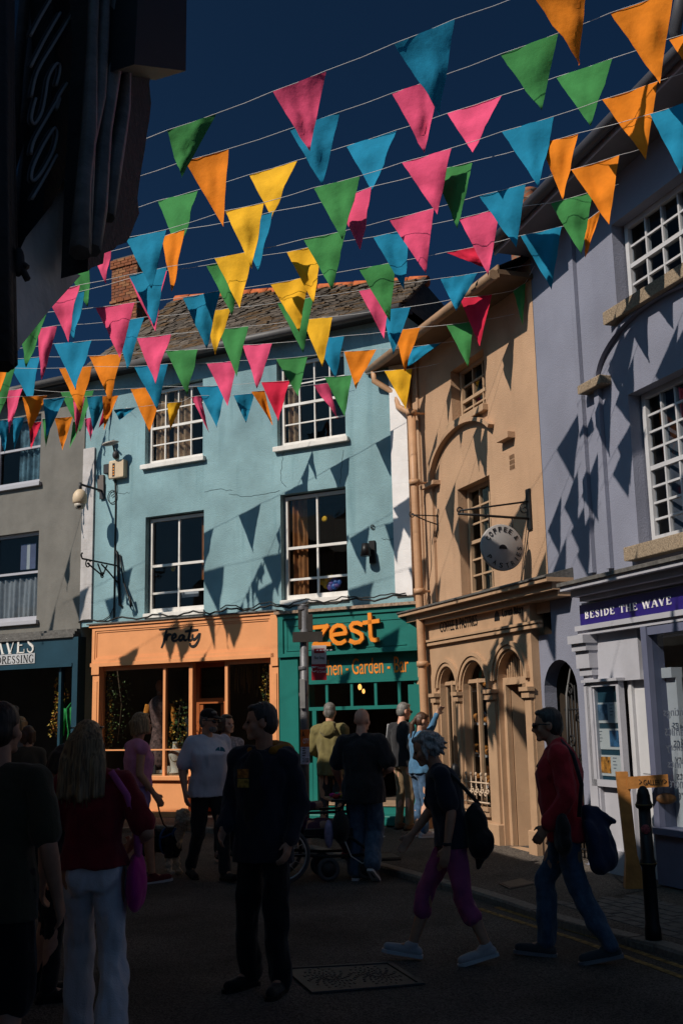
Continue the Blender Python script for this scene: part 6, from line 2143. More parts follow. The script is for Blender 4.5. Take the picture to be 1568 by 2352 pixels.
mb = MB(); mb.ell(bl @ (V((-.23, .0, .90)) * s), (.06, .15, .13)); mb.ell(bl @ (V((-.24, -.0, .82)) * s), (.06, .16, .10)); queue(mb, 'bag_body', cloth('black_bag_nylon', (0, 0, 0)), bg, .012, .010, 9)
mb = MB(); mb.tube([bl @ (V(q) * s) for q in ((-.235, -.12, .98), (-.235, -.15, 1.2), (-.16, -.10, 1.40), (-.05, -.02, 1.49), (.08, .09, 1.42), (.12, .17, 1.3))], .016, 6); raw(mb, 'strap', DK, bg)
jk = MB()
for a, ra, b_, rb in (((-.10, -0.17, 1.0), .06, (-.10, -0.23, .86), .10), ((-.10, -0.23, .86), .10, (-.10, -0.26, .70), .11), ((-.04, -0.19, .95), .05, (-.02, -0.29, .78), .07), ((-.16, -0.19, .9), .06, (-.18, -0.23, .66), .07), ((-.1, -0.23, 1.02), .03, (-.1, -0.35, .94), .03)):
    jk.capsule(w2 @ (V(a) * s), ra, w2 @ (V(b_) * s), rb)
jo = empty('folded_jacket', w2 @ (V((-.10, -.23, .85)) * s), 'navy jacket carried bundled behind the man in red', 'jacket')
inv = world_mat(jo).inverted(); jk.v = [inv @ p for p in jk.v]
queue(jk, 'jacket_body', cloth('navy_shell', (.012, .022, .055), .15, .6), jo, .012, .016, 9)
# far-left pair by the navy shop
person('blonde woman with sunlit face standing beyond the crowd by the navy shop', at(46, 15.6, False), math.radians(160), 1.70, cloth('grey_cardigan', (.16, .15, .15)), DK, 'pink', BLOND, SHOEB, sleeve='long', vox=.016, sex='f', hairlen='bob', pose=dict(elL=(-.22, .08, 1.14), wrL=(-.05, .25, 1.16)), head=(-10, 0, 0))
person('woman with brown bobbed hair seen from behind beside the sunlit blonde', at(66, 13.6, False), math.radians(15), 1.62, cloth('khaki_grey_shirt', (.07, .065, .05)), DK, 'fair', BRH, SHOEB, sleeve='long', vox=.016, sex='f', hairlen='bob', eyes=False)
# wheelchair user
WC = at(744, 12.45)
r, P, hp, HM, s = person('person in dark purple top reclining in the wheelchair, head tipped back', WC + V((-.30, .0, 0)), math.radians(-80), 1.60, cloth('black_purple_print', (.05, .012, .05), .9, .9, 20), cloth('grey_pink_trousers', (.16, .06, .09)), 'pink', SALT, cloth('pink_slipper', (.36, .09, .12)), vox=.012, sleeve='long', grp=None,
       pose=dict(pel=(0, -.02, .62), waist=(0, -.06, .74), chest=(0, -.16, .92), neck=(0, -.26, 1.08), head=(0, -.31, 1.24), shL=(-.18, -.22, 1.04), shR=(.18, -.22, 1.04), elL=(-.23, -.06, .82), elR=(.23, -.06, .82), wrL=(-.13, .16, .86), wrR=(.13, .16, .86),
                 hiL=(-.09, .0, .60), hiR=(.09, .0, .60), knL=(-.10, .42, .62), knR=(.10, .42, .62), anL=(-.10, .60, .30), anR=(.10, .62, .30), tL=(-.11, .76, .28), tR=(.11, .78, .28)), head=(0, 38, 0), hem=.56)
flush()
# =================================================================== WALL FIXTURES
Zu = V((0, 0, 1))


def bp(x, y, n): 
    u, z = FB.px(x, y, n)
    return FB.w(u, n, z)


def rp(x, y, n):
    u, z = FR.px(x, y, n)
    return FR.w(u, n, z)


def scroll(F, c, r0, r1, a0, a1, n, plane='uz', seg=16):
    pts = []
    for i in range(seg + 1):
        t = i / seg
        a = math.radians(a0 + (a1 - a0) * t); r = r0 + (r1 - r0) * t
        pts.append(c + F.u * (r * math.cos(a)) + Zu * (r * math.sin(a)) if plane == 'uz' else c + F.n * (r * math.cos(a)) + Zu * (r * math.sin(a)))
    return pts


# dome CCTV camera
m0 = bp(236, 1128, .02); tip = m0 + FB.n * .60 + Zu * .02
cc = empty('security_camera', m0, 'white dome security camera on a bracket arm at the corner of the blue wall', 'security camera')
mb = MB(); mb.tube([m0, m0.lerp(tip, .5), tip], .022, 8); mb.tube([tip + Zu * .03, tip - Zu * .10], .026, 8); mb.box(m0 + FB.n * .01, .10, .03, .30, math.radians(-28))
mb.build('bracket', DARKM, cc)
mb = MB(); mb.lathe(tip - Zu * .36, [(.10, 0), (.125, .03), (.13, .10), (.12, .17), (.085, .23), (.05, .26)], 18); mb.build('housing', CREAM, cc)
mb = MB(); mb.lathe(tip - Zu * .46, [(.03, 0), (.075, .02), (.095, .06), (.10, .10)], 18); mb.build('dome', mat('pale_dome_plastic', (.42, .38, .33), .35), cc)
mb = MB(); mb.ell(tip - Zu * .41 - FB.u * .02 + V((.02, -.075, 0)), (.045, .03, .035)); mb.build('lens', INK, cc)
# alarm bell box
ab = FB.quadpx([(250, 1062), (283, 1058), (284, 1095), (251, 1099)], .13)
al = empty('alarm_box', FB.w((ab[0] + ab[1]) / 2, 0, ab[2]), 'cream burglar alarm box with dark vertical label strip on the blue wall', 'alarm box')
MB().fbox(FB, ab[0], ab[1], .0, .13, ab[2], ab[3], bev=.015).build('casing', CREAM, al)
mb = MB(); mb.fbox(FB, ab[0] + .09, ab[0] + .15, .13, .133, ab[2] + .03, ab[3] - .03); mb.build('label_strip', INK, al)
mb = MB()
for i in range(4): mb.fbox(FB, ab[0] + .105, ab[0] + .135, .133, .135, ab[2] + .06 + i * .055, ab[2] + .09 + i * .055)
mb.build('label_marks', OLETTER, al)
mb = MB(); mb.fbox(FB, ab[0] - .15, ab[0] - .02, .0, .12, ab[2] + .12, ab[3] - .03, bev=.01); mb.build('sounder', DARKM, al)
mb = MB(); mb.tube([FB.w(ab[0] + .02 + .10 * math.sin(i * .5), .03, ab[2] - .02 - .05 * i + .03 * math.sin(i * 1.1)) for i in range(8)], .008, 5); mb.build('cable', CABLE, al)
# junction box and cables
u, z = FB.px(236, 1115)
MB().fbox(FB, u - .09, u + .06, 0, .05, z - .13, z + .18, bev=.008).build('junction_box', mat('brown_grey_box', (.13, .11, .10), .7), None, 'small grey junction box under the alarm on the blue wall', 'junction box')
mb = MB(); mb.tube([bp(265, 1098, .02), bp(266, 1160, .02), bp(264, 1270, .02), bp(262, 1420, .02)], .013, 6)
mb.tube([bp(264, 1140, .025) + FB.u * (.10 * math.cos(t)) + Zu * (.12 * math.sin(t)) - FB.u * .06 for t in [i * .5 for i in range(14)]], .008, 5)
mb.tube([bp(262, 1395, .02), bp(252, 1415, .02), bp(238, 1424, .02), bp(222, 1426, .02)], .008, 5)
tag(mb.build('wall_cable', CABLE), 'black cable with a coiled loop running down the blue wall from the alarm box', 'cable')
# floodlight
fl = bp(262, 1018, .02)
fd = empty('floodlight', fl, 'small grey floodlight on an arm above the alarm box', 'floodlight')
mb = MB(); mb.tube([bp(265, 1045, .02), bp(261, 1024, .06), bp(258, 1020, .2)], .018, 7); mb.ell(bp(261, 1016, .06), (.05, .05, .05)); mb.ell(bp(266, 1045, .03), (.06, .05, .08)); mb.build('arm', DARKM, fd)
mb = MB(); c = bp(254, 1018, .34); mb.ell(c, (.16, .10, .035), Matrix.Rotation(-.2, 3, 'Y')); mb.build('lamp_head', mat('silver_lamp', (.35, .33, .30), .4), fd)
mb = MB(); mb.ell(c - Zu * .018, (.13, .075, .025), Matrix.Rotation(-.2, 3, 'Y')); mb.build('lamp_glass', mat('dull_lamp_glass', (.25, .25, .26), .2), fd)
# wrought iron bracket on the blue wall
wb = empty('iron_bracket', bp(268, 1330, .02), 'empty wrought iron sign bracket with scrolls at left end of blue wall', 'sign bracket')
mb = MB()
b0 = bp(270, 1275, .03); b1 = bp(275, 1390, .03)
mb.tube([b0 + Zu * .08 - FB.u * .03, b0, b1, b1 + Zu * -.02 + FB.u * .05], .022, 6); mb.build('wall_bar', IRON, wb)
mb = MB()
a0 = bp(272, 1300, .04); a1 = a0 + FB.n * .95 + Zu * .02
mb.tube([a0, a1, a1 + Zu * .06 + FB.n * .03, a1 + Zu * .10], .016, 6)
mb.tube([bp(272, 1340, .04), a0 + FB.n * .25 - Zu * .14, a0 + FB.n * .45 - Zu * .02], .014, 6)
mb.tube([a0 + FB.n * .42 - Zu * .22, a0 + FB.n * .55 - Zu * .02], .014, 6); mb.tube([a0 + FB.n * .42 - Zu * .22, a0 + FB.n * .30 - Zu * .02], .014, 6)
mb.tube([a0 + FB.n * .42 - Zu * .22, a0 + FB.n * .8 - Zu * .05], .014, 6)
mb.tube(scroll(FB, a0 + FB.n * .80 - Zu * .06, .01, .08, 0, 500, 0, 'nz'), .012, 5); mb.tube(scroll(FB, a0 + FB.n * .42 - Zu * .22, .01, .06, 90, 500, 0, 'nz'), .012, 5)
mb.build('arm', IRON, wb)
mb = MB(); mb.tube([b0 + FB.u * .06, bp(284, 1335, .06), bp(300, 1385, .12), bp(301, 1396, .12)], .016, 6); mb.tube([bp(298, 1370, .12), bp(302, 1392, .12)], .026, 6); mb.build('stay', IRON, wb)
# black wall light
wl_ = bp(855, 1268, .02)
w_ = empty('wall_light', wl_, 'small black spotlight fixed to the blue wall right of its lower sash', 'wall light')
MB().box(wl_, .10, .05, .36, math.radians(-28)).build('back_plate', BLACK, w_)
mb = MB(); mb.tube([wl_ + Zu * .02 + FB.n * .02, wl_ + FB.n * .14 + Zu * .06], .02, 6); mb.tube([wl_ + FB.n * .16 + Zu * .12 - FB.u * .04, wl_ + FB.n * .16 - Zu * .08 - FB.u * .04], [.055, .085], 12); mb.build('lamp_head', BLACK, w_)
mb = MB(); mb.tube(scroll(FB, bp(855, 1210, .02), .03, .03, 0, 330, 0), .008, 5); tag(mb.build('hook', IRON), 'tiny iron ring hook on the blue wall above the black spotlight', 'hook')
# beige wall bracket
bb = empty('iron_bracket', rp(1000, 1195, .02), 'small twisted wire bracket projecting beside the tan downpipe', 'sign bracket')
a0 = rp(1003, 1185, .02)
mb = MB(); mb.tube([a0, a0 + FR.n * .42], .010, 5); mb.tube([a0 - Zu * .13, a0 + FR.n * .18 - Zu * .08, a0 + FR.n * .40 + Zu * .01], .010, 5)
mb.tube(scroll(FR, a0 + FR.n * .40, .01, .05, 0, 420, 0, 'nz'), .008, 5); mb.tube([a0 + FR.u * .05 + Zu * .10, a0 - Zu * .02], .009, 5)
mb.build('arm', IRON, bb)
mb = MB(); mb.tube([a0 + Zu * .02, a0 - Zu * .22, a0 - Zu * .3 + FR.u * -.06], .012, 5); mb.tube([a0 + FR.n * .12 - Zu * .1, rp(990, 1300, .05), rp(978, 1400, .03)], .005, 4); mb.build('fixing', IRON, bb)
# round hanging sign
pc = rp(1216, 1170, .02)
hs = empty('hanging_sign', pc, 'round pale grey hanging sign with dark letters around its rim on a black bracket', 'sign')
mb = MB()
pu, pz = FR.px(1216, 1170)
mb.fbox(FR, pu - .05, pu + .05, 0, .025, pz - .26, pz + .26)
mb.tube([FR.w(pu, .02, pz + .10), FR.w(pu, .98, pz - .06)], .012, 6); mb.tube([FR.w(pu, .02, pz - .12), FR.w(pu, 1.0, pz - .10)], .016, 6)
mb.tube(scroll(FR, FR.w(pu, .08, pz - .0), .015, .075, 0, 480, 0, 'nz'), .010, 5); mb.tube(scroll(FR, FR.w(pu, .98, pz - .06), .01, .055, 180, 600, 0, 'nz'), .010, 5)
mb.build('bracket', IRON, hs)
cn = .42; cz = pz - .10 - .40
for dn in (.26, .58):
    MB().tube([FR.w(pu, dn, pz - .11), FR.w(pu, dn, cz + .22)], .009, 5).build('chain', IRON, hs)
R_ = .29
dc_ = FR.w(pu, cn, cz)
# the disc hangs on the bracket, faces both ways along the street
ax = -FR.u
fe = -ax                                               # face turned towards us
disc = MB(); disc.lathe(dc_ - ax * .025, [(R_ - .008, 0), (R_, .006), (R_, .044), (R_ - .008, .05)], 48, axis=ax)
disc.build('disc', mat('pale_grey_enamel', (.33, .31, .30), .6, .08, 4), hs)


class SignFrame:
    pass


sf = Frame((1, 0, 0), (0, 0, 0))
sf.u = FR.n * -1; sf.n = fe if fe.dot(CAM - dc_) > 0 else -fe; sf.o = dc_
if sf.u.dot(CR) < 0: sf.u = -sf.u
word = 'COFFEE& PASTRIES'
ang = {}
lst = [('C', 152), ('O', 135), ('F', 117), ('F', 98), ('E', 79), ('E', 61), ('&', 34), ('S', -2), ('E', -21), ('I', -38), ('R', -57), ('T', -77), ('S', -100), ('A', -123), ('P', -147)]
for ch, a in lst:
    t = math.radians(a)
    cu_, cz_ = .228 * math.cos(t), .228 * math.sin(t)
    o = text_mesh(ch, sf, -.022 if ch != 'I' else -.006, .022 if ch != 'I' else .006, -.03, .03, .027, .004, 'letter', INK, hs)
    rot = math.radians(a - 90 if a > 20 else a + 90)
    wi = world_mat(hs)
    for v in o.data.vertices:
        p = wi @ v.co - sf.o
        x, y, n = p.dot(sf.u), p.z, p.dot(sf.n)
        x2 = x * math.cos(rot) - y * math.sin(rot) + cu_; y2 = x * math.sin(rot) + y * math.cos(rot) + cz_
        v.co = wi.inverted() @ (sf.o + sf.u * x2 + sf.n * n + Zu * y2)
mb = MB(); mb.prism([sf.o + sf.u * (.055 * math.cos(t)) + Zu * (.055 * math.sin(t) - .02) + sf.n * .027 for t in [math.pi * i / 12 for i in range(13)]], sf.n * .004); mb.build('half_disc_emblem', INK, hs)

# =================================================================== BUS STOP POLE
pb = on_pav(701, 1940)
bs_ = empty('bus_stop', pb, 'grey bus stop pole with white and red flag sign and dark boards at top', 'bus stop')
kx = pb.y / FPX                                         # metres per picture pixel at its distance
pt = lambda x, y: V((pb.x, pb.y, 0)) + V(((x - 704) * kx, 0, 1.65 + (hit(x, y, pb, V((0, 1, 0))).z - 1.65)))
topz = hit(706, 1393, pb, V((0, 1, 0))).z
mb = MB(); mb.tube([pb, pb + V((.03, 0, topz - pb.z))], .058, 14); mb.lathe(V((pb.x + .03, pb.y, topz)), [(.06, 0), (.06, .02), (.03, .035)], 14); mb.lathe(pb, [(.10, 0), (.085, .03), (.07, .25), (.06, .27)], 14)
for zz in (1.05, 1.9, 2.25, 3.05): mb.lathe(pb + V((.01, 0, zz)), [(.064, 0), (.066, .01), (.066, .04), (.064, .05)], 14)
mb.build('pole', GALV, bs_)
FS = Frame((1, 0, 0), (pb.x, pb.y, 0))                 # sheet signs fixed to the pole face the street
fxp = lambda x, y, n=.07: FS.px(x, y, n)


def plate(name, xs, ys, n0, n1, m, ang=0):
    u0, z1 = fxp(*xs); u1, z0 = fxp(*ys)
    return MB().fbox(FS, u0, u1, n0, n1, z0, z1, bev=.004).build(name, m, bs_)


plate('flag_sign', (715, 1483), (750, 1525), .062, .085, mat('white_sign_plate', (.46, .42, .42), .5, .06))
plate('route_sign', (715, 1526), (750, 1562), .062, .085, mat('red_sign_plate', (.34, .012, .022), .5, .08))
a, b = fxp(722, 1507), fxp(745, 1516)
text_mesh('Bus Stop', FS, a[0], b[0], b[1], a[1], .086, .003, 'lettering', INK, bs_)
WL_ = mat('white_lettering', (.72, .71, .72), .5)
a, b = fxp(728, 1531), fxp(748, 1537); text_mesh('Transport', FS, a[0], b[0], b[1], a[1], .086, .003, 'lettering', WL_, bs_)
a, b = fxp(728, 1539), fxp(748, 1545); text_mesh('for Cornwall', FS, a[0], b[0], b[1], a[1], .086, .003, 'lettering', WL_, bs_)
mb = MB(); u, z = fxp(721, 1538); mb.tube(scroll(FS, FS.w(u, .088, z), .028, .028, 60, 330, 0), .006, 5); mb.tube([FS.w(u - .03, .088, z + .035), FS.w(u + .035, .088, z + .035)], .006, 5); mb.build('emblem', WL_, bs_)
mb = MB(); u0, z1 = fxp(721, 1490); u1, z0 = fxp(745, 1500)
mb.fbox(FS, u0, u1, .086, .089, z0, z1); mb.build('bus_panel', mat('red_bus_shape', (.30, .02, .03), .6), bs_)
mb = MB()
for i in range(5): mb.fbox(FS, u0 + .03 + i * .045, u0 + .06 + i * .045, .089, .091, z0 + .03, z1 - .015)
mb.build('bus_windows', WL_, bs_)
o = plate('direction_box', (684, 1402), (705, 1444), -.06, .05, mat('dark_bronze_box', (.035, .030, .026), .6, .2, 8)); 
plate('finger_board', (672, 1452), (741, 1474), .064, .095, mat('dark_bronze_box', (0, 0, 0)))
plate('pole_cap_box', (706, 1410), (718, 1450), -.05, .055, mat('dark_bronze_box', (0, 0, 0)))
plate('timetable', (688, 1560), (701, 1627), .062, .09, mat('grey_panel', (.22, .22, .22), .5, .1))
u0, z1 = fxp(686, 1676); u1, z0 = fxp(708, 1755)
mb = MB(); vs = []
n_ = 8
for j in range(5):
    for i in range(n_ + 1):
        t = i / n_; a = (t - .5) * 1.9
        vs.append(V((pb.x + .02 + (u0 + (u1 - u0) * t), pb.y - .07 - .02 * math.cos(a), z0 + (z1 - z0) * j / 4)))
mb.mesh(vs, [(j * 9 + i, j * 9 + i + 1, j * 9 + i + 10, j * 9 + i + 9) for j in range(4) for i in range(n_)], 0, True)
for f in range(len(mb.f)): mb.fm[f] = 0 if f // n_ >= 2 else 1
po = empty('poster', V((pb.x, pb.y - .09, z0)), 'orange and white event poster wrapped round the bus stop pole', 'poster')
mb.build('sheet', [mat('orange_event_print', (.55, .12, .02), .8, .5, 7), mat('pale_event_print', (.42, .40, .48), .8, .3, 30)], po)
PF = Frame((1, 0, 0), (pb.x + .02, pb.y, 0))
lx = lambda f: u0 + (u1 - u0) * f
lzz = lambda f: z0 + (z1 - z0) * f
for (tx, f0, f1, g0, g1, mm) in (('A', .15, .5, .78, .95, INK), ('CITY', .3, .95, .60, .74, WL_), ('21/22', .2, .9, .06, .18, INK)):
    text_mesh(tx, PF, lx(f0), lx(f1), lzz(g0), lzz(g1), .094, .003, 'poster_lettering', mm, po)
mb = MB()
for i in range(4): mb.fbox(PF, lx(.2), lx(.5 + .1 * (i % 2)), .094, .096, lzz(.24 + .07 * i), lzz(.265 + .07 * i))
mb.build('poster_lines', INK, po)

# =================================================================== BOLLARDS
def bollard(pos, h, label):
    k = h / 1.33
    rf = .78
    b = empty('bollard', pos, label, 'bollard', 'black street bollards')
    mb = MB()
    mb.lathe(pos, [(.092 * k * rf, 0), (.092 * k * rf, .10 * k), (.080 * k * rf, .14 * k), (.075 * k * rf, .62 * k), (.092 * k * rf, .645 * k), (.098 * k * rf, .66 * k), (.092 * k * rf, .68 * k), (.076 * k * rf, .70 * k), (.070 * k * rf, 1.13 * k)], 24)
    mb.build('post', BLACK, b)
    mb = MB(); mb.lathe(pos + Zu * 1.13 * k, [(.070 * k * rf, 0), (.095 * k * rf, .015 * k), (.100 * k * rf, .035 * k), (.090 * k * rf, .055 * k), (.080 * k * rf, .075 * k), (.076 * k * rf, .12 * k), (.060 * k * rf, .17 * k), (.03 * k * rf, .20 * k), (.008 * k * rf, .205 * k)], 24)
    mb.build('cap', BLACK, b)
    mb = MB(); mb.lathe(pos + Zu * 1.165 * k, [(.101 * k * rf, 0), (.103 * k * rf, .004), (.101 * k * rf, .008)], 24); mb.build('band', mat('worn_gold_band', (.16, .10, .03), .5, .4, 20), b); mb = MB(); mb.lathe(pos + Zu * .655 * k, [(.099 * k * rf, 0), (.101 * k * rf, .004), (.099 * k * rf, .008)], 24)
    mb.build('band', mat('worn_gold_band', (.16, .10, .03), .5, .4, 20), b)
    return b


bq = ground(1500, 2160); bq.z = 0
bo = bollard(bq, 1.11, 'black cast iron bollard with small crest, beside the timber sign post')
cd_ = (CAM - bq); cd_.z = 0; cd_.normalize()
fB = Frame((cd_.y * -1, cd_.x, 0), bq); 
if fB.u.dot(CR) < 0: fB.u = -fB.u
fB.n = cd_
mb = MB(); mb.lathe(bq + cd_ * .046 + Zu * .80, [(.034, 0), (.034, .006), (.03, .008)], 18, axis=cd_); mb.build('crest', mat('crest_red_white', (.30, .06, .06), .5, .95, 55), bo)
b2 = on_pav(1054, 2010)
bollard(b2, 1.16, 'black bollard half hidden behind the grey-haired woman')

# =================================================================== TIMBER GALLERY SIGN
gp_ = ground(1448, 2040); gp_.z = 0
gsn = empty('wooden_sign', gp_, 'leaning timber post sign with a board lettered in dark capitals by the pale shopfront', 'sign')
gy = gp_.y; k_ = gy / FPX
FGs = Frame((1, -.12, 0), gp_)
hgt = FGs.px(1456, 1772)[1]
mb = MB()
p0 = FGs.w(0, 0, 0); 
mb.hexa([FGs.w(-.02, -.05, 0), FGs.w(.09, -.05, 0), FGs.w(.09, .05, 0), FGs.w(-.02, .05, 0), FGs.w(-.07, -.05, hgt), FGs.w(.04, -.05, hgt), FGs.w(.04, .05, hgt), FGs.w(-.07, .05, hgt)])
mb.build('post', WOOD, gsn)
mb = MB(); mb.hexa([FGs.w(-.06, -.10, 0), FGs.w(.14, -.10, 0), FGs.w(.14, .052, 0), FGs.w(-.06, .052, 0), FGs.w(-.03, -.08, .30), FGs.w(.08, -.08, .30), FGs.w(.08, .051, .30), FGs.w(-.03, .051, .30)]); mb.build('foot', WOOD, gsn)
b0_, b1_ = FGs.px(1463, 1790, .05), FGs.px(1531, 1772, .05)
tb = MB(); e0, e1 = b0_[0], b1_[0]
zt0, zb0 = FGs.px(1463, 1784, .05)[1], FGs.px(1463, 1812, .05)[1]
e0 -= .10
tb.hexa([FGs.w(e0, .051, zb0), FGs.w(e1, .045, zb0 + .02), FGs.w(e1, .075, zb0 + .02), FGs.w(e0, .075, zb0), FGs.w(e0, .051, zt0), FGs.w(e1, .045, zt0 + .02), FGs.w(e1, .075, zt0 + .02), FGs.w(e0, .075, zt0)])
tb.build('board', WOOD, gsn)
serif_text('GALLERY'.replace('Y', 'V').replace('L', 'I'), FGs, 0, 0.01, 0, .01, 0, .001, 'tmp', INK, gsn) if False else text_mesh('GALLERY', FGs, e0 + .15, e1 - .05, zb0 + .035, zt0 - .03, .0755, .004, 'lettering', INK, gsn)
mb = MB(); zc0 = (zb0 + zt0) / 2 + .01
for xa, sg in ((e0 + .12, 1), (e1 - .03, -1)):
    mb.tube([FGs.w(xa - .012 * 1, .078, zc0 + .022), FGs.w(xa + .012, .078, zc0), FGs.w(xa - .012, .078, zc0 - .022)], .004, 5)
mb.build('arrow_marks', INK, gsn)
# lower dark hanging piece on the post's far side
mb = MB(); c = FGs.w(e1 - .02, .0, zb0 - .10); mb.ell(c, (.10, .03, .055)); mb.build('end_board', mat('dark_oak', (.10, .045, .015), .6, .3, 9), gsn)

# =================================================================== IRON GATE AND PASSAGE
uA, uB = PA
gt = empty('iron_gate', FR.w((uA + uB) / 2, -.12, 0), 'scrolled black wrought iron gate in the arched passage', 'gate')
mb = MB()
for i in range(7):
    u = uA + .28 + (uB - uA - .32) * i / 6
    mb.tube([FR.w(u, -.12, .05), FR.w(u, -.12, 1.75 + .25 * math.sin(i / 6 * 3.1))], .012, 5)
for z in (.15, .95, 1.72): mb.tube([FR.w(uA + .26, -.12, z), FR.w(uB - .02, -.12, z)], .014, 5)
mb.build('bars', IRON, gt)
for (uu, zz, r_) in ((.62, 2.18, .10), (.42, 1.95, .09), (.58, 1.62, .08), (.4, 1.35, .09), (.6, 1.15, .08), (.45, .6, .09), (.62, .45, .08)):
    MB().tube(scroll(FR, FR.w(uA + uu, -.11, zz), .015, r_, rnd(0, 180), 560, 0), .011, 5).build('scroll', IRON, gt)
MB().tube([FR.w(uA + .30, -.11, 1.3), FR.w(uA + .33, -.11, 1.9), FR.w(uA + .50, -.11, 2.3), FR.w(uA + .66, -.11, 2.38)], .014, 6).build('scroll', mat('worn_silver_iron', (.2, .2, .2), .5), gt)
# red cog decoration
cgc = rp(1281, 1625, -.35)
cg = MB()
prof = []
for i in range(24):
    for f, r_ in ((0, .155), (.25, .19), (.6, .19), (.85, .155)):
        a = 2 * math.pi * (i + f) / 24; prof.append(cgc + FR.u * (r_ * math.cos(a) * 1.2) + Zu * (r_ * math.sin(a)))
cg.prism(prof, FR.n * .03)
ck = empty('wall_ornament', cgc, 'dusty red cog shaped ornament hanging in the passage arch', 'ornament')
cg.build('cog', mat('dusty_red', (.30, .075, .075), .7, .25, 12), ck)
mb = MB(); mb.lathe(cgc + FR.n * .03, [(.05, 0), (.045, .02), (.02, .03)], 16, axis=FR.n); mb.build('hub', mat('brass_hub', (.25, .12, .04), .5), ck)
MB().fbox(FR, uA + -.9, uA + .9, -1.9, -1.85, .1, 1.95).build('passage_panel', mat('pale_passage_board', (.45, .43, .46), .8, .3, 6), lil)
for i in range(3):
    tag(MB().fbox(FR, uB - .22, uB - .03, -.15, -.142, 1.66 - i * .17, 1.80 - i * .17).build('notice', CARD), 'small white notices fixed one above the other on the passage gate', 'notice', 'white notices on the passage gate')

# =================================================================== SHOP DISPLAYS
LEAFM = [mat('ivy_green', (.07, .12, .03), .6, .4, 9), mat('yellow_leaf', (.62, .38, .06), .6, .4, 9), mat('autumn_leaf', (.40, .11, .015), .7, .4, 9), mat('dark_leaf', (.04, .065, .02), .6, .3, 9)]


def garland(name, pts, spread, n, mats, label, cat, size=.035):
    mb = MB(); rg_ = random.Random(len(name) + n)
    seg = [(a, b) for a, b in zip(pts, pts[1:])]
    for _ in range(n):
        a, b = rg_.choice(seg); c = a.lerp(b, rg_.random()) + V((rg_.uniform(-1, 1), rg_.uniform(-.6, .6), rg_.uniform(-1, 1))) * spread
        d = V((rg_.uniform(-1, 1), rg_.uniform(-1, 1), rg_.uniform(-1, .4))).normalized() * size * rg_.uniform(.6, 1.4)
        w = d.cross(V((rg_.uniform(-1, 1), rg_.uniform(-1, 1), rg_.uniform(-1, 1)))).normalized() * d.length * .38
        m_ = c + d * .5 + d.cross(w).normalized() * size * .2
        k = rg_.randrange(len(mats))
        mb.face([c, m_ + w, c + d], k); mb.face([c, c + d, m_ - w], k)
    e = empty(name, pts[0], label, cat)
    mb.build('leaves', mats, e)
    mb = MB()
    if len(pts) > 1: mb.tube(pts, .012, 5)
    mb.build('stem', mat('brown_stem', (.05, .03, .015), .8), e)
    return e


gpx = lambda x, y, n=-.06: bp(x, y, n)
garland('ivy_garland', [gpx(247, 1545), gpx(244, 1600), gpx(248, 1660), gpx(243, 1720)], .10, 330, [LEAFM[0], LEAFM[1], LEAFM[1]], 'trailing ivy garland with yellow leaves inside the left edge of the apricot shop window', 'plant')
garland('ivy_garland', [gpx(270, 1540, -.5), gpx(280, 1620, -.5), gpx(272, 1700, -.5)], .22, 260, [LEAFM[0], LEAFM[3]], 'dark ivy drape deeper behind the left apricot window', 'plant')
garland('ivy_garland', [gpx(616, 1530), gpx(611, 1590), gpx(615, 1650), gpx(610, 1700)], .09, 260, [LEAFM[0], LEAFM[1], LEAFM[1]], 'ivy garland hanging down the right apricot window by the teal pier', 'plant')
e = garland('potted_plant', [gpx(402, 1735, -.14), gpx(408, 1690, -.14), gpx(414, 1620, -.14)], .14, 340, [LEAFM[0], LEAFM[1], LEAFM[0], LEAFM[3]], 'leafy yellow-green plant standing in the apricot window display', 'plant', .05)
mb = MB()
for _ in range(60):
    a = gpx(rnd(530, 600), 1500, -.4); mb.tube([a + V((0, 0, .06)), a + V((rnd(-.05, .05), 0, -rnd(.2, .75)))], .004, 3)
tag(mb.build('hanging_net', mat('dry_raffia', (.20, .14, .06), .9)), 'pale dried raffia hanging from the ceiling of the right apricot window', 'raffia')
# necklace bust
nb = gpx(403, 1745, -.12)
bst = empty('necklace_bust', V((nb.x, nb.y, FB.w(0, 0, .76).z)), 'cream necklace display bust in the apricot shop window', 'display bust')
mb = MB(); zb_ = bst.location.z; mb.lathe(V((nb.x, nb.y, zb_)), [(.12, 0), (.12, .02), (.085, .03), (.095, .16), (.13, .30), (.12, .36), (.055, .42), (.05, .50), (.055, .52)], 18); mb.build('bust', mat('cream_linen', (.55, .48, .38), .9), bst)
mb = MB(); mb.tube([V((nb.x + .075 * math.cos(t) , nb.y - .105, zb_ + .30 + .10 * math.sin(t) - .0)) for t in [math.pi + math.pi * i / 14 for i in range(15)]], .006, 4); mb.build('necklace', mat('gold_chain', (.25, .16, .05), .4), bst)
for i, (x, w_, h_, mm) in enumerate(((340, .16, .26, CARD), (352, .10, .14, DARKM), (388, .22, .12, mat('cream_linen', (0, 0, 0))), (420, .12, .22, CARD), (365, .2, .05, CARD))):
    c = gpx(x, 1770, -.14 - .03 * i); c.z = FB.w(0, 0, .755).z
    tag(MB().box(c + Zu * h_ / 2, w_, .06, h_, math.radians(-20 + 9 * i)).build('display_box', mm), ('white upright card', 'small dark box', 'low cream tray', 'tall pale card', 'flat white tray')[i] + ' among the jewellery in the apricot shop window', 'display box')
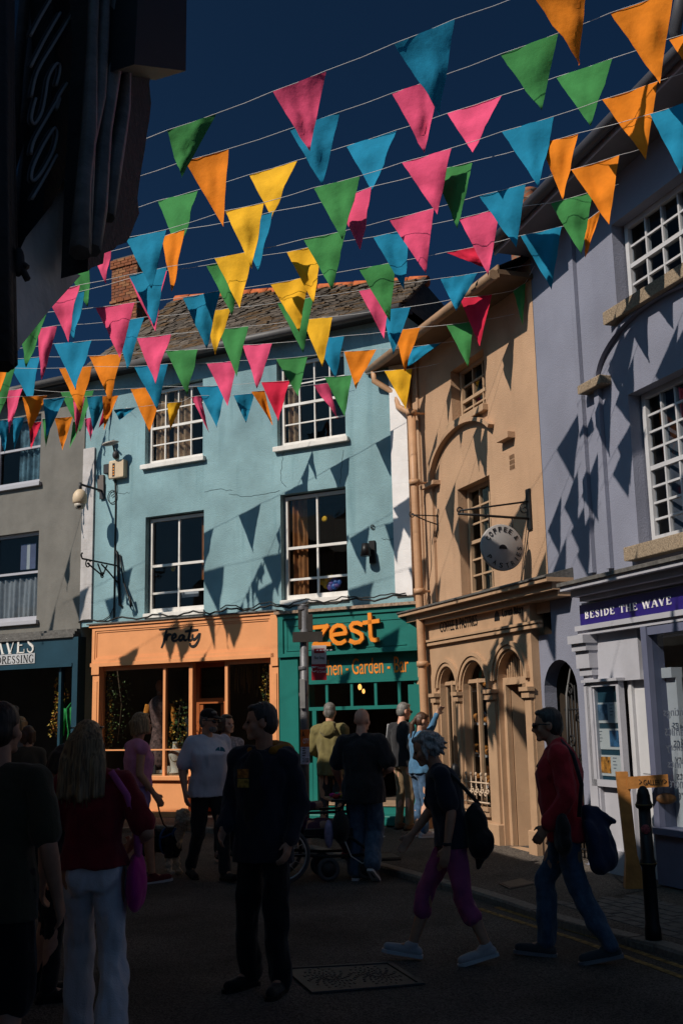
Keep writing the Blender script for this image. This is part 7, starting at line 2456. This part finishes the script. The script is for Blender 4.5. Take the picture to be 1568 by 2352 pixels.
# mannequin in a patterned dress
mq = gpx(365, 1800, -.55); mq.z = FB.w(0, 0, .72).z
mn = empty('mannequin', mq, 'dressed mannequin in dark patterned dress behind the apricot window mullions', 'mannequin')
mb = MB(); mb.lathe(mq, [(.22, 0), (.20, .3), (.15, .62), (.12, .80), (.17, 1.05), (.19, 1.22), (.12, 1.32), (.05, 1.36)], 18); mb.build('dress', mat('floral_dress', (.12, .07, .06), .9, .95, 18), mn)
mb = MB(); mb.ell(mq + Zu * 1.52, (.075, .085, .11)); mb.tube([mq + Zu * 1.33, mq + Zu * 1.45], .05, 8); mb.build('head', mat('mannequin_skin', (.34, .14, .08), .5), mn)
mb = MB()
for sg in (-1, 1): mb.tube([mq + V((.2 * sg, 0, 1.2)), mq + V((.27 * sg, -.04, .9)), mq + V((.22 * sg, -.12, .7))], [.055, .045, .03], 8)
mb.build('arm', mat('orange_shawl', (.5, .17, .02), .9, .5, 12), mn)
tag(MB().fbox(FB, gu[0] + .6, gu[1] - .1, -.9, -.86, .9, 2.1).build('screen_stand', mat('black_display_panel', (.01, .01, .01), .7)), 'black display panel standing inside the left apricot window', 'panel')
# navy shop: green blouse and orange leaf garland
vx = lambda x, y, n: bp(x, y, n)
c = vx(173, 1800, -.3); c.z = FB.w(0, 0, .6).z
mn = empty('mannequin', c, 'mannequin torso in a bright green blouse behind the navy shop glass', 'mannequin')
mb = MB(); mb.lathe(c, [(.19, .45), (.17, .7), (.15, .85), (.19, 1.1), (.20, 1.28), (.12, 1.38), (.05, 1.42)], 16)
for sg in (-1, 1): mb.tube([c + V((.19 * sg, 0, 1.28)), c + V((.27 * sg, -.02, 1.0)), c + V((.27 * sg, -.05, .8))], [.07, .07, .06], 8)
mb.build('blouse', mat('green_blouse', (.03, .30, .07), .8, .5, 12), mn)
mb = MB(); mb.lathe(c, [(.2, 0), (.2, .02), (.03, .03), (.03, .5)], 14); mb.build('stand', DARKM, mn)
garland('leaf_garland', [vx(137, 1560, -.25), vx(142, 1600, -.25), vx(130, 1640, -.25), vx(122, 1690, -.25)], .09, 220, [LEAFM[2], LEAFM[1]], 'orange autumn leaf garland inside the navy shop window', 'garland', .05)
# bakery shelves
for A_, nm in ((A2, 'second'), (A1, 'first')):
    for k, zz in enumerate((2.02, 1.55, 1.12, .72)):
        sh_ = empty('bakery_shelf', FR.w((A_[0] + A_[1]) / 2, -.3, zz), 'white shelf of golden pastries in the %s bakery arch, %s' % ('wider right hand' if nm == 'second' else 'narrow left hand', ('topmost', 'second from the top', 'third from the top', 'lowest')[k]), 'shelf', 'bakery window shelves')
        if zz < sz: continue
        MB().fbox(FR, A_[0] - .05, A_[1] + .05, -.50, -.10, zz, zz + .03).build('board', mat('pale_shelf', (.45, .43, .42), .6), sh_)
        mb = MB()
        for j in range(16):
            c = FR.w(rnd(A_[0], A_[1]), rnd(-.46, -.14), zz + .07 + (.05 if j > 9 else 0))
            mb.ell(c, (rnd(.05, .075), rnd(.04, .06), rnd(.035, .05)), Matrix.Rotation(rnd(0, 3), 3, 'Z'), 8, 6)
        mb.build('pastries', mat('golden_pastry', (.42, .15, .025), .6, .6, 25), sh_)['kind'] = 'stuff'
# white iron railing on the arch sill
for A_, nm in ((A2, 'right'), (A1, 'left')):
    rl_ = empty('railing', FR.w((A_[0] + A_[1]) / 2, .14, sz), 'ornate cream iron railing across the sill of the %s bakery window' % nm, 'railing')
    mb = MB(); mb.tube([FR.w(A_[0], .14, sz + .05), FR.w(A_[1], .14, sz + .05)], .012, 5); mb.tube([FR.w(A_[0], .14, sz + .30), FR.w(A_[1], .14, sz + .30)], .012, 5)
    n_ = max(3, int((A_[1] - A_[0]) / .14))
    for i in range(n_):
        u = A_[0] + (A_[1] - A_[0]) * (i + .5) / n_
        mb.tube([FR.w(u, .14, sz), FR.w(u, .14, sz + .40)], .009, 5)
        mb.tube(scroll(FR, FR.w(u - .035, .14, sz + .17), .01, .045, 0, 430, 0), .010, 5); mb.tube(scroll(FR, FR.w(u + .035, .14, sz + .2), .01, .045, 180, -250, 0), .010, 5)
        mb.ell(FR.w(u, .14, sz + .41), (.018, .018, .025))
    mb.build('ironwork', mat('cream_iron', (.48, .36, .26), .6), rl_)

# =================================================================== WHEELCHAIR
wc = WC.copy(); wc.z = zroad(wc.y)
wh = empty('wheelchair', wc, 'black wheelchair with large spoked wheel, small castors and a tray, facing right', 'wheelchair', rz=math.radians(-80))
wm = world_mat(wh)
L_ = lambda *p: wm @ V(p)
RUB = mat('grey_tyre', (.06, .06, .065), .7)
for sg in (-1, 1):
    c = (.30 * sg, -.52, .30)
    t = MB(); t.tube([L_(c[0], c[1] + .28 * math.cos(a), c[2] + .28 * math.sin(a)) for a in [2 * math.pi * i / 32 for i in range(33)]], .022, 7, caps=False)
    wl2 = t.build('wheel', RUB, wh)
    t = MB()
    for i in range(14):
        a = 2 * math.pi * i / 14; t.tube([L_(*c), L_(c[0], c[1] + .27 * math.cos(a), c[2] + .27 * math.sin(a))], .004, 3)
    t.ell(L_(*c), (.04, .04, .04)); t.tube([L_(c[0] + .03 * sg, c[1] + .25 * math.cos(a), c[2] + .25 * math.sin(a)) for a in [2 * math.pi * i / 32 for i in range(33)]], .009, 5, caps=False)
    t.build('spokes', mat('chrome_rim', (.45, .45, .47), .3, .05, 5, metal=.8), wl2)
    for yy, rr in ((-.02, .125), (.40, .115)):
        c = L_(.24 * sg, yy, rr)
        t = MB(); t.tube([L_(.24 * sg, yy + rr * .8 * math.cos(a), rr + rr * .8 * math.sin(a)) for a in [2 * math.pi * i / 20 for i in range(21)]], rr * .22, 8, caps=False); cs_ = t.build('castor', RUB, wh)
        t = MB(); ax_ = (wm.to_3x3() @ V((1, 0, 0))); t.lathe(c - ax_ * .02, [(rr * .62, 0), (rr * .62, .04)], 16, axis=ax_); t.build('hub', DARKM, cs_)
t = MB()
for sg in (-1, 1):
    t.tube([L_(.24 * sg, -.60, 1.15), L_(.24 * sg, -.52, .50), L_(.24 * sg, .25, .44), L_(.24 * sg, .55, .20), L_(.24 * sg, .78, .20)], .016, 6)
    t.tube([L_(.24 * sg, -.52, .30), L_(.24 * sg, -.02, .26), L_(.24 * sg, .42, .26)], .018, 6); t.tube([L_(.24 * sg, -.3, .46), L_(.24 * sg, -.3, .72), L_(.24 * sg, .22, .72)], .016, 6)
    t.tube([L_(.24 * sg, -.60, 1.12), L_(.24 * sg, -.76, 1.16)], .018, 6)
t.build('frame', IRON, wh)
t = MB(); t.box(L_(0, .0, .50), .46, .52, .09, math.radians(-80)); t.build('seat', cloth('black_vinyl', (.012, .012, .013), .1, .6), wh)
t = MB(); t.box(L_(0, -.45, .86), .46, .10, .72, math.radians(-80), 0, Matrix.Rotation(-.20, 3, 'X')); t.build('backrest', cloth('black_vinyl', (0, 0, 0)), wh)
t = MB(); t.box(L_(0, .28, .84), .60, .52, .025, math.radians(-80)); t.tube([L_(.22, .1, .72), L_(.22, .2, .83)], .014, 5); t.build('tray', cloth('black_tray_top', (.016, .016, .017), .1, .5), wh)
t = MB(); t.box(L_(0, .66, .20), .40, .24, .03, math.radians(-80)); t.build('footrest', DARKM, wh)
t = MB(); t.ell(L_(.27, .12, .56), (.10, .16, .17)); t.build('side_bag', cloth('black_bag_nylon', (0, 0, 0)), wh)
t = MB(); t.tube([L_(.30, .10, .55), L_(.31, .22, .26), L_(.31, .34, .18), L_(.30, .46, .24), L_(.29, .50, .42), L_(.28, .60, .45)], .007, 5); t.build('loose_cord', mat('white_cord', (0, 0, 0)), wh)
tb_ = MB(); tb_.ell(L_(.31, -.02, .50), (.05, .05, .15)); tag(tb_.build('bottle_bag', mat('clear_lilac_plastic', (.25, .22, .35), .3, .4, 14)), 'pale lilac bottle bag hung on the side of the wheelchair', 'bag')
rg_ = random.Random(9)
tp_ = MB()
for i in range(9): tp_.ell(L_(rg_.uniform(-.2, .2), .12 + rg_.uniform(-.05, .2), .875), (.04, .03, .025), None, 8, 5, i % 4)
tag(tp_.build('soft_toys', [mat('magenta_toy', (.45, .03, .20), .9), mat('teal_toy', (.02, .25, .18), .9), mat('yellow_toy', (.5, .3, .03), .9), mat('red_toy', (.4, .03, .03), .9)]), 'small bright magenta and teal soft toys lying on the wheelchair tray', 'toys')

# =================================================================== DOG
dg = on_road(366, 2008)
dog = empty('dog', dg, 'small shaggy dog with black body and cream curly face and legs, facing right', 'dog', rz=math.radians(-118))
k = 1.12
D = lambda *p: V(p) * k
b = MB()
b.ell(D(0, .13, .34), D(.10, .14, .125)); b.ell(D(0, -.02, .33), D(.095, .16, .11)); b.ell(D(0, -.17, .325), D(.09, .11, .105))
b.capsule(D(0, .20, .38), .075 * k, D(0, .29, .50), .065 * k)
for sg in (-1, 1):
    b.capsule(D(.065 * sg, .17, .30), .05 * k, D(.065 * sg, .165, .16), .035 * k); b.capsule(D(.065 * sg, .165, .16), .035 * k, D(.065 * sg, .18, .035), .03 * k); b.capsule(D(.065 * sg, .18, .028), .03 * k, D(.065 * sg, .215, .025), .026 * k)
    b.capsule(D(.065 * sg, -.18, .31), .065 * k, D(.07 * sg, -.14, .19), .042 * k); b.capsule(D(.07 * sg, -.14, .19), .04 * k, D(.07 * sg, -.235, .12), .028 * k); b.capsule(D(.07 * sg, -.235, .12), .028 * k, D(.07 * sg, -.215, .03), .026 * k); b.capsule(D(.07 * sg, -.215, .026), .028 * k, D(.07 * sg, -.18, .024), .024 * k)
b.capsule(D(0, -.25, .38), .035 * k, D(0, -.33, .47), .025 * k); b.capsule(D(0, -.33, .47), .025 * k, D(0, -.31, .55), .012 * k)
b.ell(D(0, .33, .545), D(.085, .085, .08)); b.ell(D(0, .42, .515), D(.055, .065, .05)); b.ell(D(0, .30, .605), D(.08, .07, .05)); b.ell(D(0, .40, .47), D(.05, .05, .045))
for sg in (-1, 1): b.ell(D(.085 * sg, .30, .545), D(.028, .05, .075))


def dogcol(me):
    for p in me.polygons:
        c = p.center / k
        n = noise.noise(V(c) * 9) * .03
        body = c.y < .24 + n and c.z > .17 + n and not (c.y > .30)
        muz = c.y > .36 and c.z > .50 and c.z < .56 and False
        p.material_index = 0 if body else 1
        if c.y > .25 and abs(c.x) > .066 + n: p.material_index = 1
        if c.y > .37 and .46 < c.z < .57 and abs(c.x) < .06 and n < .006: p.material_index = 2


queue(b, 'body', [mat('black_dog_fur', (.014, .013, .012), .95, .4, 60, .6, 90), mat('cream_dog_fur', (.55, .45, .32), .95, .35, 50, .6, 80), mat('grey_dog_fur', (.12, .11, .10), .95, .35, 60, .6, 80)], dog, .0095, .022, 22, 2, 2, fn=dogcol, squash=(1, 1, 1))
t = MB(); t.ell(D(0, .487, .525), D(.018, .016, .014)); raw(t, 'nose', INK, dog)
for sg in (-1, 1):
    t = MB(); t.ell(D(.035 * sg, .405, .555), D(.012, .012, .012)); raw(t, 'eye', INK, dog)
t = MB(); t.tube([D(.085 * math.cos(a), .235 + .03 * math.sin(a), .43 + .06 * math.sin(a)) for a in [2 * math.pi * i / 20 for i in range(21)]], .012, 6, caps=False); t.tube([D(.10 * math.cos(a), .08, .33 + .125 * math.sin(a)) for a in [2 * math.pi * i / 20 for i in range(21)]], .012, 6, caps=False); t.tube([D(.08, .235, .42), D(.10, .08, .36)], .012, 6); raw(t, 'harness', mat('blue_webbing', (.03, .10, .24), .8), dog)
t = MB(); A_ = world_mat(dog) @ D(.04, .12, .47)
t.tube([A_, A_.lerp(LEADH, .35) - Zu * .06, A_.lerp(LEADH, .7) - Zu * .05, LEADH], .009, 5)
tag(t.build('dog_lead', mat('black_webbing', (.012, .012, .014), .8)), 'dark lead running from the dog to the hand of the woman in pink', 'lead')
flush()
